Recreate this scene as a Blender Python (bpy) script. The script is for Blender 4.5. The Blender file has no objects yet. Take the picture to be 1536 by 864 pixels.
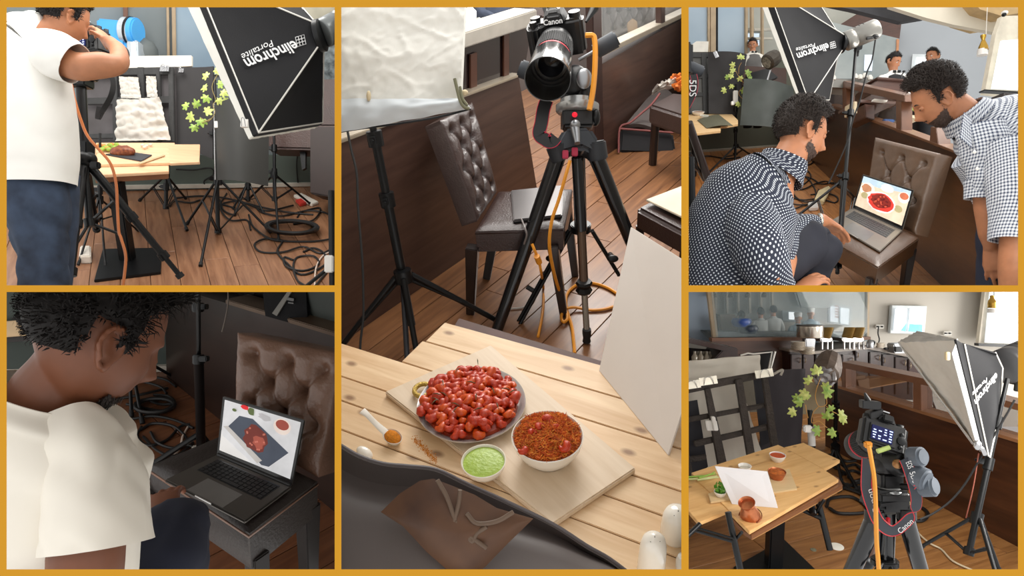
import bpy, bmesh, math, random
import numpy as np
from mathutils import Vector, Matrix, noise as mnoise
#HEAD
sc=bpy.context.scene; COL=sc.collection
cam_d=bpy.data.cameras.new('camera'); cam=bpy.data.objects.new('camera',cam_d); COL.objects.link(cam); sc.camera=cam
cam.location=(0,0,2.3); cam.rotation_euler=(math.radians(90-25),0,0)
cam_d.sensor_width=36.0; cam_d.sensor_fit='HORIZONTAL'; cam_d.lens=36.0*1000.0/1536.0; cam_d.clip_start=.02; cam_d.clip_end=200
sc.view_settings.view_transform='Standard'; sc.view_settings.look='None'; sc.view_settings.gamma=1
sc.view_settings.use_curve_mapping=False; sc.view_settings.exposure=0.0
w=bpy.data.worlds.new('world'); sc.world=w; w.use_nodes=True
w.node_tree.nodes['Background'].inputs[0].default_value=(1.0,.985,.96,1); w.node_tree.nodes['Background'].inputs[1].default_value=1.0
w.node_tree.nodes['Background'].inputs[1].default_value=1.22      # soft daylight all round
def lamp(name,px,py,d,tx,ty,td,size,power,color=(1,.97,.92)):    # added area lights, out of view, that brighten the booths
    c,s=math.cos(math.radians(25)),math.sin(math.radians(25))
    def q(x,y,z): x=(x-768)/1000*z; y=-(y-432)/1000*z; return Vector((x,z*c+y*s,2.3-z*s+y*c))
    l=bpy.data.lights.new(name,'AREA'); l.shape='SQUARE'; l.size=size; l.energy=power; l.color=color
    o=bpy.data.objects.new(name,l); COL.objects.link(o); a,b=q(px,py,d),q(tx,ty,td); o.location=a; o.rotation_euler=(b-a).to_track_quat('-Z','Y').to_euler()
lamp('fill_upper_left',150,-260,3.6,260,330,5.6,1.6,60)
lamp('fill_centre',760,-330,2.6,760,560,2.2,1.2,34)
lamp('fill_centre_back',900,-260,4.2,820,250,4.0,1.2,70)
lamp('fill_lower_left',120,1150,1.6,330,600,2.4,.5,2.5,(1,.9,.78))
lamp('fill_upper_right',1650,-260,5.2,1300,300,6.0,2.0,110)
lamp('fill_upper_right_back',1500,-330,8.0,1350,120,9.5,2.0,80)
lamp('fill_lower_right',1760,430,2.6,1150,690,3.4,1.3,60)
lamp('fill_lower_right_side',1800,480,5.0,1080,600,5.4,1.4,90)
lamp('fill_lower_right_back',1850,520,7.0,1250,520,8.0,2.0,150)
F=1000.0; CX,CY=768.0,432.0
PITCH=math.radians(25.0); CAMZ=2.3
A=lambda *a: np.array(a,float)
def unit(v):
    v=np.asarray(v,float); n=np.linalg.norm(v); return v/n if n>1e-12 else v
CAM=A(0,0,CAMZ)
cR=A(1,0,0); cF=A(0,math.cos(PITCH),-math.sin(PITCH)); cU=A(0,math.sin(PITCH),math.cos(PITCH))
def ray(px,py): return cF+cR*((px-CX)/F)-cU*((py-CY)/F)      # unit depth along the view axis
def P(px,py,d): return CAM+ray(px,py)*d
class Plane:
    def __init__(s,p,n): s.p=np.asarray(p,float); s.n=unit(n)
    def hit(s,px,py):
        r=ray(px,py); return CAM+r*(np.dot(s.p-CAM,s.n)/np.dot(r,s.n))
    def off(s,d): return Plane(s.p+s.n*d,s.n)
def plane3(a,b,c):
    n=unit(np.cross(b-a,c-a))
    if np.dot(n,CAM-a)<0: n=-n
    return Plane(a,n)
class Booth:
    def __init__(s,hy,slope,H,xc):
        hc=hy-slope*(xc-CX)-CY               # horizon: y-CY = hc + slope*(x-CX), passing (xc,hy)
        n=unit(cU*1.0*F+cR*slope*F - 0*cF) # placeholder
        # horizon rays: r=(x,-(hc+slope x),F); up normal u with u.r=0
        u=unit(cR*slope+cU*1.0+cF*(hc/F)); s.u=u; s.H=H
        s.r=unit(cR-u*np.dot(cR,u)); s.f=unit(np.cross(s.u,s.r)); s.o=CAM-u*H
    def f_(s,px,py,z=0.0): return Plane(s.o+s.u*z,s.u).hit(px,py)
    def lv(s,z=0.0): return Plane(s.o+s.u*z,s.u)
    def wall(s,a,b):     # vertical plane through two floor pixels
        a=s.f_(*a); b=s.f_(*b); n=unit(np.cross(b-a,s.u))
        if np.dot(n,CAM-a)<0: n=-n
        return Plane(a,n)
def dep(p): return float(np.dot(np.asarray(p)-CAM,cF))
def pix(p):
    q=np.asarray(p)-CAM; d=np.dot(q,cF); return (CX+F*np.dot(q,cR)/d, CY-F*np.dot(q,cU)/d)
B1=Booth(-60,.10,2.0,255); B3=Booth(0,.10,1.75,255)
B2=Booth(-200,-.06,1.9,768); B4=Booth(20,-.03,2.1,1280); B5=Booth(200,-.04,2.7,1280)
rnd=random.Random(7)
CUR=[1]; CLIPL=[]                      # booth being built; (object, booth)
def lin(c): return tuple(((x/255)/12.92 if x/255<=.04045 else ((x/255+.055)/1.055)**2.4) for x in c[:3])+(1.0,)
_mc={}
def nd(nt,t,**k):
    n=nt.nodes.new(t)
    for a,b in k.items():
        if a.startswith('i_'): n.inputs[a[2:].replace('_',' ')].default_value=b
        else: setattr(n,a,b)
    return n
def base(name):
    m=bpy.data.materials.new(name); m.use_nodes=True; nt=m.node_tree
    return m,nt,nt.nodes['Principled BSDF']
def bumpit(nt,b,src,st,dist=.01):
    bn=nd(nt,'ShaderNodeBump'); bn.inputs['Strength'].default_value=st; bn.inputs['Distance'].default_value=dist
    nt.links.new(src,bn.inputs['Height']); nt.links.new(bn.outputs[0],b.inputs['Normal'])
def pm(name,c,rough=.5,metal=0.0,var=.12,vs=8.0,bump=0.0,bs=60.0,emit=0.0,alpha=1.0,trans=0.0,coat=0.0,c2=None,spec=.5,sheen=0.0,sub=0.0):
    if name in _mc: return _mc[name]
    m,nt,b=base(name); _mc[name]=m; L=nt.links
    tc=nd(nt,'ShaderNodeTexCoord'); n=nd(nt,'ShaderNodeTexNoise'); n.inputs['Scale'].default_value=vs; n.inputs['Detail'].default_value=4
    L.new(tc.outputs['Object'],n.inputs['Vector'])
    mx=nd(nt,'ShaderNodeMix',data_type='RGBA'); l=lin(c)
    if c2 is None: a=tuple(x*(1-var) for x in l[:3])+(1,); e=tuple(min(1,x*(1+var)) for x in l[:3])+(1,)
    else: a=l; e=lin(c2)
    mr=nd(nt,'ShaderNodeMapRange'); mr.inputs[1].default_value=.3; mr.inputs[2].default_value=.7
    L.new(n.outputs[0],mr.inputs[0]); L.new(mr.outputs[0],mx.inputs[0]); mx.inputs[6].default_value=a; mx.inputs[7].default_value=e
    L.new(mx.outputs[2],b.inputs['Base Color']); b.inputs['Roughness'].default_value=rough; b.inputs['Metallic'].default_value=metal
    b.inputs['Specular IOR Level'].default_value=spec
    if coat: b.inputs['Coat Weight'].default_value=coat; b.inputs['Coat Roughness'].default_value=.15
    if sheen: b.inputs['Sheen Weight'].default_value=sheen
    if sub: b.inputs['Subsurface Weight'].default_value=sub; b.inputs['Subsurface Radius'].default_value=(.02,.008,.004); b.inputs['Subsurface Scale'].default_value=.3
    if emit: L.new(mx.outputs[2],b.inputs['Emission Color']); b.inputs['Emission Strength'].default_value=emit
    if alpha<1: b.inputs['Alpha'].default_value=alpha
    if trans: b.inputs['Transmission Weight'].default_value=trans
    if bump:
        n2=nd(nt,'ShaderNodeTexNoise'); n2.inputs['Scale'].default_value=bs; n2.inputs['Detail'].default_value=5; L.new(tc.outputs['Object'],n2.inputs['Vector']); bumpit(nt,b,n2.outputs[0],bump)
    return m
def wood(name,c1,c2,d=None,scale=1.0,rough=.45,coat=0.0,rand=.15,knots=0.0,stretch=14.0,bump=.15,contrast=1.0):
    """grain along local X (d None) or along world direction d"""
    if name in _mc: return _mc[name]
    m,nt,b=base(name); _mc[name]=m; L=nt.links
    if d is None: tc=nd(nt,'ShaderNodeTexCoord'); src=tc.outputs['Object']
    else: tc=nd(nt,'ShaderNodeNewGeometry'); src=tc.outputs['Position']
    mp=nd(nt,'ShaderNodeMapping'); mp.vector_type='TEXTURE' if d is not None else 'POINT'
    oi=nd(nt,'ShaderNodeObjectInfo')
    if d is not None:
        q=Vector(tuple(unit(d))).to_track_quat('X','Z').to_euler(); mp.inputs['Rotation'].default_value=q
        L.new(src,mp.inputs['Vector']); v=mp.outputs[0]
    else: v=src
    ad=nd(nt,'ShaderNodeVectorMath',operation='ADD'); ml=nd(nt,'ShaderNodeMath',operation='MULTIPLY'); ml.inputs[1].default_value=37.0
    L.new(oi.outputs['Random'],ml.inputs[0]); L.new(v,ad.inputs[0]); L.new(ml.outputs[0],ad.inputs[1])
    s=nd(nt,'ShaderNodeVectorMath',operation='MULTIPLY'); s.inputs[1].default_value=(1*scale,stretch*scale,stretch*scale); L.new(ad.outputs[0],s.inputs[0])
    n=nd(nt,'ShaderNodeTexNoise'); n.inputs['Scale'].default_value=2.2; n.inputs['Detail'].default_value=6; n.inputs['Roughness'].default_value=.6; n.inputs['Distortion'].default_value=.6
    L.new(s.outputs[0],n.inputs['Vector'])
    mr=nd(nt,'ShaderNodeMapRange'); mr.inputs[1].default_value=.5-.2/contrast; mr.inputs[2].default_value=.5+.2/contrast; L.new(n.outputs[0],mr.inputs[0])
    mx=nd(nt,'ShaderNodeMix',data_type='RGBA'); mx.inputs[6].default_value=lin(c1); mx.inputs[7].default_value=lin(c2); L.new(mr.outputs[0],mx.inputs[0])
    hs=nd(nt,'ShaderNodeHueSaturation'); mv=nd(nt,'ShaderNodeMapRange'); mv.inputs[3].default_value=1-rand; mv.inputs[4].default_value=1+rand
    L.new(oi.outputs['Random'],mv.inputs[0]); L.new(mv.outputs[0],hs.inputs['Value']); L.new(mx.outputs[2],hs.inputs['Color']); out=hs.outputs[0]
    if knots:
        s2=nd(nt,'ShaderNodeVectorMath',operation='MULTIPLY'); s2.inputs[1].default_value=(4,7,0); L.new(ad.outputs[0],s2.inputs[0])
        vo=nd(nt,'ShaderNodeTexVoronoi',voronoi_dimensions='2D'); vo.inputs['Scale'].default_value=1.0; L.new(s2.outputs[0],vo.inputs['Vector'])
        r=nd(nt,'ShaderNodeMapRange'); r.inputs[1].default_value=.03; r.inputs[2].default_value=.09; r.inputs[3].default_value=knots; r.inputs[4].default_value=0; L.new(vo.outputs['Distance'],r.inputs[0])
        m2=nd(nt,'ShaderNodeMix',data_type='RGBA'); L.new(r.outputs[0],m2.inputs[0]); L.new(out,m2.inputs[6]); m2.inputs[7].default_value=lin((110,66,34)); out=m2.outputs[2]
    L.new(out,b.inputs['Base Color']); b.inputs['Roughness'].default_value=rough
    if coat: b.inputs['Coat Weight'].default_value=coat; b.inputs['Coat Roughness'].default_value=.2
    if bump: bumpit(nt,b,n.outputs[0],bump,.003)
    return m
def uvpat(name,kind,c1,c2,size,rough=.8,c3=None):
    if name in _mc: return _mc[name]
    m,nt,b=base(name); _mc[name]=m; L=nt.links; b.inputs['Roughness'].default_value=rough
    uv=nd(nt,'ShaderNodeUVMap'); s=nd(nt,'ShaderNodeVectorMath',operation='SCALE'); s.inputs['Scale'].default_value=1/size; L.new(uv.outputs[0],s.inputs[0])
    mx=nd(nt,'ShaderNodeMix',data_type='RGBA'); mx.inputs[6].default_value=lin(c1); mx.inputs[7].default_value=lin(c2)
    if kind=='dots':
        def grid(off):
            a=nd(nt,'ShaderNodeVectorMath',operation='ADD'); a.inputs[1].default_value=off; L.new(s.outputs[0],a.inputs[0])
            f=nd(nt,'ShaderNodeVectorMath',operation='FRACTION'); L.new(a.outputs[0],f.inputs[0])
            d=nd(nt,'ShaderNodeVectorMath',operation='DISTANCE'); d.inputs[1].default_value=(.5,.5,0); L.new(f.outputs[0],d.inputs[0])
            c=nd(nt,'ShaderNodeMath',operation='LESS_THAN'); c.inputs[1].default_value=.17; L.new(d.outputs['Value'],c.inputs[0]); return c
        g1,g2=grid((0,0,0)),grid((.5,.5,0)); a=nd(nt,'ShaderNodeMath',operation='MAXIMUM'); L.new(g1.outputs[0],a.inputs[0]); L.new(g2.outputs[0],a.inputs[1]); L.new(a.outputs[0],mx.inputs[0])
    else:
        f=nd(nt,'ShaderNodeVectorMath',operation='FRACTION'); L.new(s.outputs[0],f.inputs[0]); sp=nd(nt,'ShaderNodeSeparateXYZ'); L.new(f.outputs[0],sp.inputs[0])
        o=[]
        for i in (0,1):
            c=nd(nt,'ShaderNodeMath',operation='LESS_THAN'); c.inputs[1].default_value=.45; L.new(sp.outputs[i],c.inputs[0]); o.append(c)
        a=nd(nt,'ShaderNodeMath',operation='ADD'); L.new(o[0].outputs[0],a.inputs[0]); L.new(o[1].outputs[0],a.inputs[1])
        h=nd(nt,'ShaderNodeMath',operation='MULTIPLY'); h.inputs[1].default_value=.5; L.new(a.outputs[0],h.inputs[0]); L.new(h.outputs[0],mx.inputs[0])
    L.new(mx.outputs[2],b.inputs['Base Color']); return m
def pn(x,y=0.0,z=0.0): return mnoise.noise(Vector((x,y,z)))
def perp(a,hint=None):
    a=unit(a); h=A(0,0,1) if hint is None else unit(hint)
    if abs(np.dot(a,h))>.97: h=A(1,0,0)
    u=unit(np.cross(a,h)); return u,unit(np.cross(u,a))
def spl(pts,n=6,closed=False):
    p=[np.asarray(q,float) for q in pts]; N=len(p); out=[]
    for i in range(N if closed else N-1):
        a=p[(i-1)%N] if (closed or i>0) else 2*p[0]-p[1]; b=p[i]; c=p[(i+1)%N]; d=p[(i+2)%N] if (closed or i+2<N) else 2*p[-1]-p[-2]
        for k in range(n):
            t=k/n; out.append(.5*(2*b+(c-a)*t+(2*a-5*b+4*c-d)*t*t+(3*b-3*c+d-a)*t**3))
    if not closed: out.append(p[-1])
    return out
class MB:
    def __init__(s): s.v=[];s.f=[];s.m=[];s.s=[];s.uv={}
    def add(s,vs,fs,mi=0,sm=False,uvs=None):
        o=len(s.v); s.v+= [tuple(map(float,x)) for x in vs]
        for f in fs: s.f.append(tuple(o+i for i in f)); s.m.append(mi); s.s.append(sm)
        if uvs is not None:
            for i,u in enumerate(uvs): s.uv[o+i]=u
        return s
    def box(s,c,ax,d,mi=0):
        c=np.asarray(c,float); X,Y,Z=[unit(a)*k/2 for a,k in zip(ax,d)]
        vs=[c+i*X+j*Y+k*Z for k in(-1,1) for j in(-1,1) for i in(-1,1)]
        fs=[(0,2,3,1),(4,5,7,6),(0,1,5,4),(2,6,7,3),(0,4,6,2),(1,3,7,5)]
        if np.dot(np.cross(X,Y),Z)<0: fs=[f[::-1] for f in fs]
        return s.add(vs,fs,mi)
    def prism(s,pts,vec,mi=0):
        pts=[np.asarray(p,float) for p in pts]; n=len(pts); vec=np.asarray(vec,float)
        nn=sum((np.cross(pts[i]-pts[0],pts[(i+1)%n]-pts[0]) for i in range(n)),A(0,0,0))
        if np.dot(nn,vec)>0: pts=pts[::-1]
        vs=pts+[p+vec for p in pts]
        return s.add(vs,[tuple(range(n)),tuple(range(2*n-1,n-1,-1))]+[((i+1)%n,i,n+i,n+(i+1)%n) for i in range(n)],mi)
    def tube(s,pts,r,n=8,mi=0,closed=False,sm=True,hint=None):
        pts=[np.asarray(p,float) for p in pts]; N=len(pts)
        rs=[r]*N if np.isscalar(r) else list(r)
        u,v=None,None; vs=[]
        for i,p in enumerate(pts):
            a=pts[(i+1)%N]-pts[i-1] if (closed or 0<i<N-1) else (pts[1]-pts[0] if i==0 else pts[-1]-pts[-2])
            a=unit(a)
            if u is None: u,v=perp(a,hint)
            else: u=unit(u-a*np.dot(u,a)); v=unit(np.cross(u,a))
            ru,rv=(rs[i],rs[i]) if np.isscalar(rs[i]) else rs[i]
            vs+=[p+u*ru*math.cos(2*math.pi*k/n)+v*rv*math.sin(2*math.pi*k/n) for k in range(n)]
        fs=[]
        for i in range(N if closed else N-1):
            a=i*n;b=((i+1)%N)*n
            fs+=[(a+k,a+(k+1)%n,b+(k+1)%n,b+k) for k in range(n)]
        if not closed: fs+=[tuple(range(n-1,-1,-1)),tuple((N-1)*n+k for k in range(n))]
        return s.add(vs,[f[::-1] for f in fs],mi,sm)
    def cyl(s,a,b,r,n=16,mi=0,sm=True): return s.tube([a,b],r,n,mi,sm=sm)
    def lathe(s,o,ax,prof,n=32,mi=0,sm=True,e=1.0,u=None):
        ax=unit(ax)
        if u is None: u,v=perp(ax)
        else: u=unit(u); v=unit(np.cross(ax,u))
        vs=[];fs=[];N=len(prof)
        for r,h in prof: vs+=[np.asarray(o)+ax*h+u*r*math.cos(2*math.pi*k/n)+v*r*e*math.sin(2*math.pi*k/n) for k in range(n)]
        for i in range(N-1): fs+=[(i*n+k,i*n+(k+1)%n,(i+1)*n+(k+1)%n,(i+1)*n+k) for k in range(n)]
        if prof[0][0]>1e-4: fs.append(tuple(range(n-1,-1,-1)))
        if prof[-1][0]>1e-4: fs.append(tuple((N-1)*n+k for k in range(n)))
        return s.add(vs,fs,mi,sm)
    def ell(s,c,ax,r,nu=16,nv=10,mi=0):
        c=np.asarray(c,float); X,Y,Z=[unit(a)*k for a,k in zip(ax,r)]; vs=[c-Z];fs=[]
        for j in range(1,nv):
            t=math.pi*j/nv
            vs+=[c-Z*math.cos(t)+(X*math.cos(2*math.pi*i/nu)+Y*math.sin(2*math.pi*i/nu))*math.sin(t) for i in range(nu)]
        vs.append(c+Z); L=len(vs)-1
        fs+=[(0,1+(i+1)%nu,1+i) for i in range(nu)]
        for j in range(nv-2): fs+=[(1+j*nu+i,1+j*nu+(i+1)%nu,1+(j+1)*nu+(i+1)%nu,1+(j+1)*nu+i) for i in range(nu)]
        fs+=[(L,1+(nv-2)*nu+i,1+(nv-2)*nu+(i+1)%nu) for i in range(nu)]
        return s.add(vs,fs,mi,True)
    def grid(s,G,thick=0.0,mi=0,sm=True,uv=None,back=None):
        G=np.asarray(G,float); a,b=G.shape[:2]
        def q(o,fl): return [((o+i*b+j,o+i*b+j+1,o+(i+1)*b+j+1,o+(i+1)*b+j)[::-1 if fl else 1]) for i in range(a-1) for j in range(b-1)]
        uvs=None
        if uv is not None: uvs=[(uv[0]*i/(a-1),uv[1]*j/(b-1)) for i in range(a) for j in range(b)]
        if not thick: return s.add(G.reshape(-1,3),q(0,False),mi,sm,uvs)
        du=np.gradient(G,axis=0);dv=np.gradient(G,axis=1); n=np.cross(du,dv); n/=np.maximum(np.linalg.norm(n,axis=2,keepdims=True),1e-9)
        vs=list(G.reshape(-1,3))+list(((G-n*thick) if back is None else np.asarray(back)).reshape(-1,3)); o=a*b
        fs=q(0,True)+q(o,False); fs=[f[::-1] for f in fs]
        rim=[i*b for i in range(a)]+[(a-1)*b+j for j in range(1,b)]+[i*b+b-1 for i in range(a-2,-1,-1)]+[j for j in range(b-2,0,-1)]
        fs+=[(rim[k],rim[(k+1)%len(rim)],o+rim[(k+1)%len(rim)],o+rim[k]) for k in range(len(rim))]
        return s.add(vs,fs,mi,sm,None if uvs is None else uvs+uvs)
def slabpx(mb,pl,px,t,mi=0,off=0.0):   # polygon given by picture points on a plane, solid of thickness t behind it
    q=pl.off(off); mb.prism([q.hit(*p) for p in px],-pl.n*t,mi); return mb
def bil(c00,c10,c11,c01,nu,nv,fn=None,nrm=None):
    G=np.zeros((nu+1,nv+1,3))
    for i in range(nu+1):
        for j in range(nv+1):
            u,v=i/nu,j/nv; p=(c00*(1-u)+c10*u)*(1-v)+(c01*(1-u)+c11*u)*v
            if fn: p=p+(nrm*fn(u,v))
            G[i,j]=p
    return G
def mesh(mb,name,mats,loc=(0,0,0),bev=0.0,seg=2,merge=False):
    me=bpy.data.meshes.new(name); L=np.asarray(loc,float)
    me.from_pydata([tuple(np.asarray(v)-L) for v in mb.v],[],mb.f)
    for m in (mats if isinstance(mats,(list,tuple)) else [mats]): me.materials.append(m)
    me.polygons.foreach_set('material_index',mb.m); me.polygons.foreach_set('use_smooth',mb.s)
    if mb.uv:
        ul=me.uv_layers.new(name='UVMap'); vi=np.zeros(len(me.loops),int); me.loops.foreach_get('vertex_index',vi)
        ul.data.foreach_set('uv',np.array([mb.uv.get(int(i),(0,0)) for i in vi],float).ravel())
    bm=bmesh.new(); bm.from_mesh(me)
    if merge: bmesh.ops.remove_doubles(bm,verts=bm.verts,dist=1e-5)
    bmesh.ops.recalc_face_normals(bm,faces=bm.faces)
    if bev:
        es=[e for e in bm.edges if len(e.link_faces)==2 and e.calc_face_angle(0)>.6]
        bmesh.ops.bevel(bm,geom=es,offset=bev,segments=seg,affect='EDGES',clamp_overlap=True)
    for e in bm.edges:
        if len(e.link_faces)==2 and e.calc_face_angle(0)>.95: e.smooth=False
    bm.to_mesh(me); bm.free(); me.update(); return me
def nm(n): return n
def thing(name,label,cat,loc,group=None):
    o=bpy.data.objects.new(name,None); COL.objects.link(o); o.empty_display_size=.05; o.location=tuple(loc); o['label']=label; o['category']=cat
    if group: o['group']=group
    o_loc[o.name]=np.asarray(loc,float); return o
o_loc={}
def part(par,name,mb,mats,bev=0.0,label=None,kind=None,seg=2,merge=False):
    L=o_loc.get(par.name,A(0,0,0)); me=mesh(mb,name,mats,L,bev,seg,merge)
    o=bpy.data.objects.new(name,me); COL.objects.link(o); o.parent=par; o_loc[o.name]=L
    if label: o['label']=label
    if kind: o['kind']=kind
    CLIPL.append((o,CUR[0])); return o
def one(name,label,cat,mb,mats,loc=None,bev=0.0,group=None,kind=None,seg=2,merge=False):
    if loc is None:
        v=np.array(mb.v); loc=A((v[:,0].min()+v[:,0].max())/2,(v[:,1].min()+v[:,1].max())/2,v[:,2].min())
    me=mesh(mb,name,mats,loc,bev,seg,merge); o=bpy.data.objects.new(name,me); COL.objects.link(o); o.location=tuple(loc)
    o['label']=label; o['category']=cat; o_loc[o.name]=np.asarray(loc,float)
    if group: o['group']=group
    if kind: o['kind']=kind
    CLIPL.append((o,CUR[0])); return o
def struct(name,mb,mats,bev=0.0,label=None):
    me=mesh(mb,name,mats,(0,0,0),bev); o=bpy.data.objects.new(name,me); COL.objects.link(o); o['kind']='structure'; o_loc[o.name]=A(0,0,0)
    if label: o['label']=label
    CLIPL.append((o,CUR[0])); return o
WIN={1:(10,11,502,428),2:(512,11,1022,854),3:(10,438,502,854),4:(1033,11,1527,428),5:(1033,438,1527,854)}
CL={1:[('x',505.5,-1),('y',431.5,-1)],3:[('x',505.5,-1),('y',434.5,1)],2:[('x',508.5,1),('x',1026,-1)],4:[('x',1029,1),('y',431.5,-1)],5:[('x',1029,1),('y',434.5,1)]}
def clip_all():
    bpy.context.view_layer.update()
    for o,k in [q for q in CLIPL if q[1]]:
        me=o.data; M=np.array(o.matrix_world); n=len(me.vertices)
        if n==0: continue
        co=np.zeros(n*3); me.vertices.foreach_get('co',co); co=co.reshape(-1,3)@M[:3,:3].T+M[:3,3]-CAM
        cross=[]; gone=False
        for ax,c,sg in CL[k]:
            nrm=(cR*F-cF*(c-CX)) if ax=='x' else (-cU*F-cF*(c-CY))
            nrm=unit(nrm)*sg; d=co@nrm
            if d.max()<=1e-5: gone=True
            elif d.min()<0: cross.append(nrm)
        df=co@cF
        if df.max()<.62: gone=True
        elif df.min()<.62: cross.append(None)
        if gone:
            bpy.data.objects.remove(o,do_unlink=True) if not o.children else me.clear_geometry(); continue
        if cross:
            if me.users>1: me=me.copy(); o.data=me
            bm=bmesh.new(); bm.from_mesh(me); Mi=o.matrix_world.inverted(); R=np.array(o.matrix_world.to_3x3())
            for nr in cross:
                pco,nn=(CAM,nr) if nr is not None else (CAM+cF*.62,cF)
                pl=Mi@Vector(tuple(pco)); ln=Vector(tuple(R.T@nn)).normalized()
                bmesh.ops.bisect_plane(bm,geom=bm.verts[:]+bm.edges[:]+bm.faces[:],plane_co=pl,plane_no=ln,clear_inner=True,dist=1e-6)
            bm.to_mesh(me); bm.free(); me.update()
# ---------- common builders
def dirp(B,p0,p1,z=0.0): return unit(B.f_(*p1,z)-B.f_(*p0,z))
def plank_floor(B,name,k,p0,p1,width,length,bounds,mats,basemat,z=0.0,xr=14.0):
    d=dirp(B,p0,p1); s=unit(np.cross(B.u,d)); o=B.f_(*p0); x0,y0,x1,y1=WIN[k]
    fb=MB(); fb.prism([B.f_(*p,-.012) for p in bounds],-B.u*.05); fl=struct(name,fb,basemat)
    me=None; R=Matrix((tuple(d),tuple(s),tuple(B.u))).transposed().to_4x4()
    pb=MB(); pb.box((0,0,-.006),((1,0,0),(0,1,0),(0,0,1)),(length-.004,width-.004,.012)); me=mesh(pb,'plank',mats,(0,0,0),.0015,1)
    n=0; rr=random.Random(k); cnt=0
    for j in range(-90,91):
        off=rr.random()*length
        for i in range(-16,17):
            c=o+d*(i*length+off)+s*(j*width)
            if dep(c)<.8 or dep(c)>xr: continue
            ps=[c+d*a*length/2+s*b*width/2 for a in(-1,0,1) for b in(-1,1)]
            if min(dep(q) for q in ps)<.4: continue
            q=[pix(a) for a in ps]; qx=[a[0] for a in q]; qy=[a[1] for a in q]
            if max(qx)<x0-2 or min(qx)>x1+2 or max(qy)<y0-2 or min(qy)>y1+25: continue
            poly=[pix(B.f_(*p)) for p in bounds]
            if not any(inpoly(a,poly) for a in q+[pix(c)]): continue
            ob=bpy.data.objects.new('plank',me); COL.objects.link(ob); ob.parent=fl
            ob.matrix_local=Matrix.Translation(tuple(c+B.u*z+B.u*rr.uniform(-.0006,.0006)))@R; CLIPL.append((ob,k)); cnt+=1
            if cnt>=300: return fl
    return fl
def inpoly(p,poly):
    c=False; n=len(poly)
    for i in range(n):
        (x1,y1),(x2,y2)=poly[i],poly[i-1]
        if (y1>p[1])!=(y2>p[1]) and p[0]<(x2-x1)*(p[1]-y1)/(y2-y1)+x1: c=not c
    return c
def cable(name,label,pts,r,mat,group=None,cat='cable',n=5,parent=None):
    mb=MB(); mb.tube(spl(pts,n),r,6)
    return one(name,label,cat,mb,mat,group=group) if parent is None else part(parent,name,mb,mat)
def fcable(B,label,px,r,mat,group=None,z=.0,name='power_cable',n=5):
    return cable(name,label,[B.f_(x,y,r+z+.004*(i%3)) for i,(x,y) in enumerate(px)],r,mat,group,n=n)
def vup(pos,py):      # point straight above a base point whose picture height is py
    B=(None,B1,B2,B3,B4,B5)[CUR[0]]
    lo,hi=0.0,4.0
    for _ in range(40):
        m=(lo+hi)/2
        if pix(pos+B.u*m)[1]>py: lo=m
        else: hi=m
    return pos+B.u*lo
def seg(a,b,t): return np.asarray(a)*(1-t)+np.asarray(b)*t
def lens_ax(a,b): return unit(np.asarray(b)-np.asarray(a))
def light_stand(label,top,col,feet,B,r=.014,mat=None,knobs=(.35,.65),group=None,legtop=None,foot_up=None,name='light_stand',brace=.45):
    """top: upper end of the column, col: lower end, feet: ends of the three legs"""
    mat=mat or BLK; t=thing(name,label,'light stand',col,group)
    m=MB(); ax=unit(col-top); Ln=np.linalg.norm(col-top)
    m.tube([top,seg(top,col,knobs[0])],r*.7,12); m.tube([seg(top,col,knobs[0]),seg(top,col,knobs[1])],r*.88,12); m.tube([seg(top,col,knobs[1]),col],r,12); part(t,'pole',m,mat)
    for kk in knobs:
        c=seg(top,col,kk); m=MB(); m.tube([c-ax*.03,c+ax*.035],r*1.55,12); u,v=perp(ax); m.box(c+u*r*2.1,(u,v,ax),(.03,.022,.03)); m.tube([c+u*r*2,c+u*(r*2+.03)],.008,10); part(t,'collar',m,mat,.002)
    lt=legtop if legtop is not None else seg(col,top,.12/Ln*2)
    m=MB(); m.tube([lt-ax*.03,lt+ax*.03],r*1.9,12); part(t,'leg_hub',m,mat,.002)
    m=MB(); m.tube([col-ax*.03,col+ax*.01],r*1.6,12); part(t,'brace_hub',m,mat,.002)
    for f in feet:
        m=MB(); o=unit(f-lt); st=lt+unit(o-ax*np.dot(o,ax))*r*1.6; m.tube([st,f],r*.62,10); lg=part(t,'leg',m,mat)
        m=MB(); m.tube([f-o*.02,f+o*.012],r*.85,10); part(lg,'rubber_foot',m,RUB)
        m=MB(); bp=seg(st,f,brace)
        u,_=perp(o,B.u)
        for s_ in(-1,1): m.tube([col+u*s_*r*.5,bp+u*s_*r*.5],r*.3,6)
        part(t,'brace',m,mat)
    return t
def tripod_legs(t,apex,feet,mat,r0=.022,spread=.05,locks=(.38,.7),spreader=None,B=None):
    for f in feet:
        o=unit(f-apex); L=np.linalg.norm(f-apex); st=apex+o*spread
        m=MB(); a=seg(st,f,locks[0]); b=seg(st,f,locks[1]); m.tube([st,a],r0,14); m.tube([a,b],r0*.82,14); m.tube([b,f],r0*.62,14); lg=part(t,'leg',m,mat)
        for c in(a,b):
            m=MB(); m.tube([c-o*.03,c+o*.02],r0*1.25,14); u,v=perp(o); m.box(c+u*r0*1.3,(u,v,o),(.018,.022,.04)); part(lg,'leg_lock',m,mat,.003)
        m=MB(); m.tube([f-o*.03,f],r0*.95,12); part(lg,'rubber_foot',m,RUB)
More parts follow.
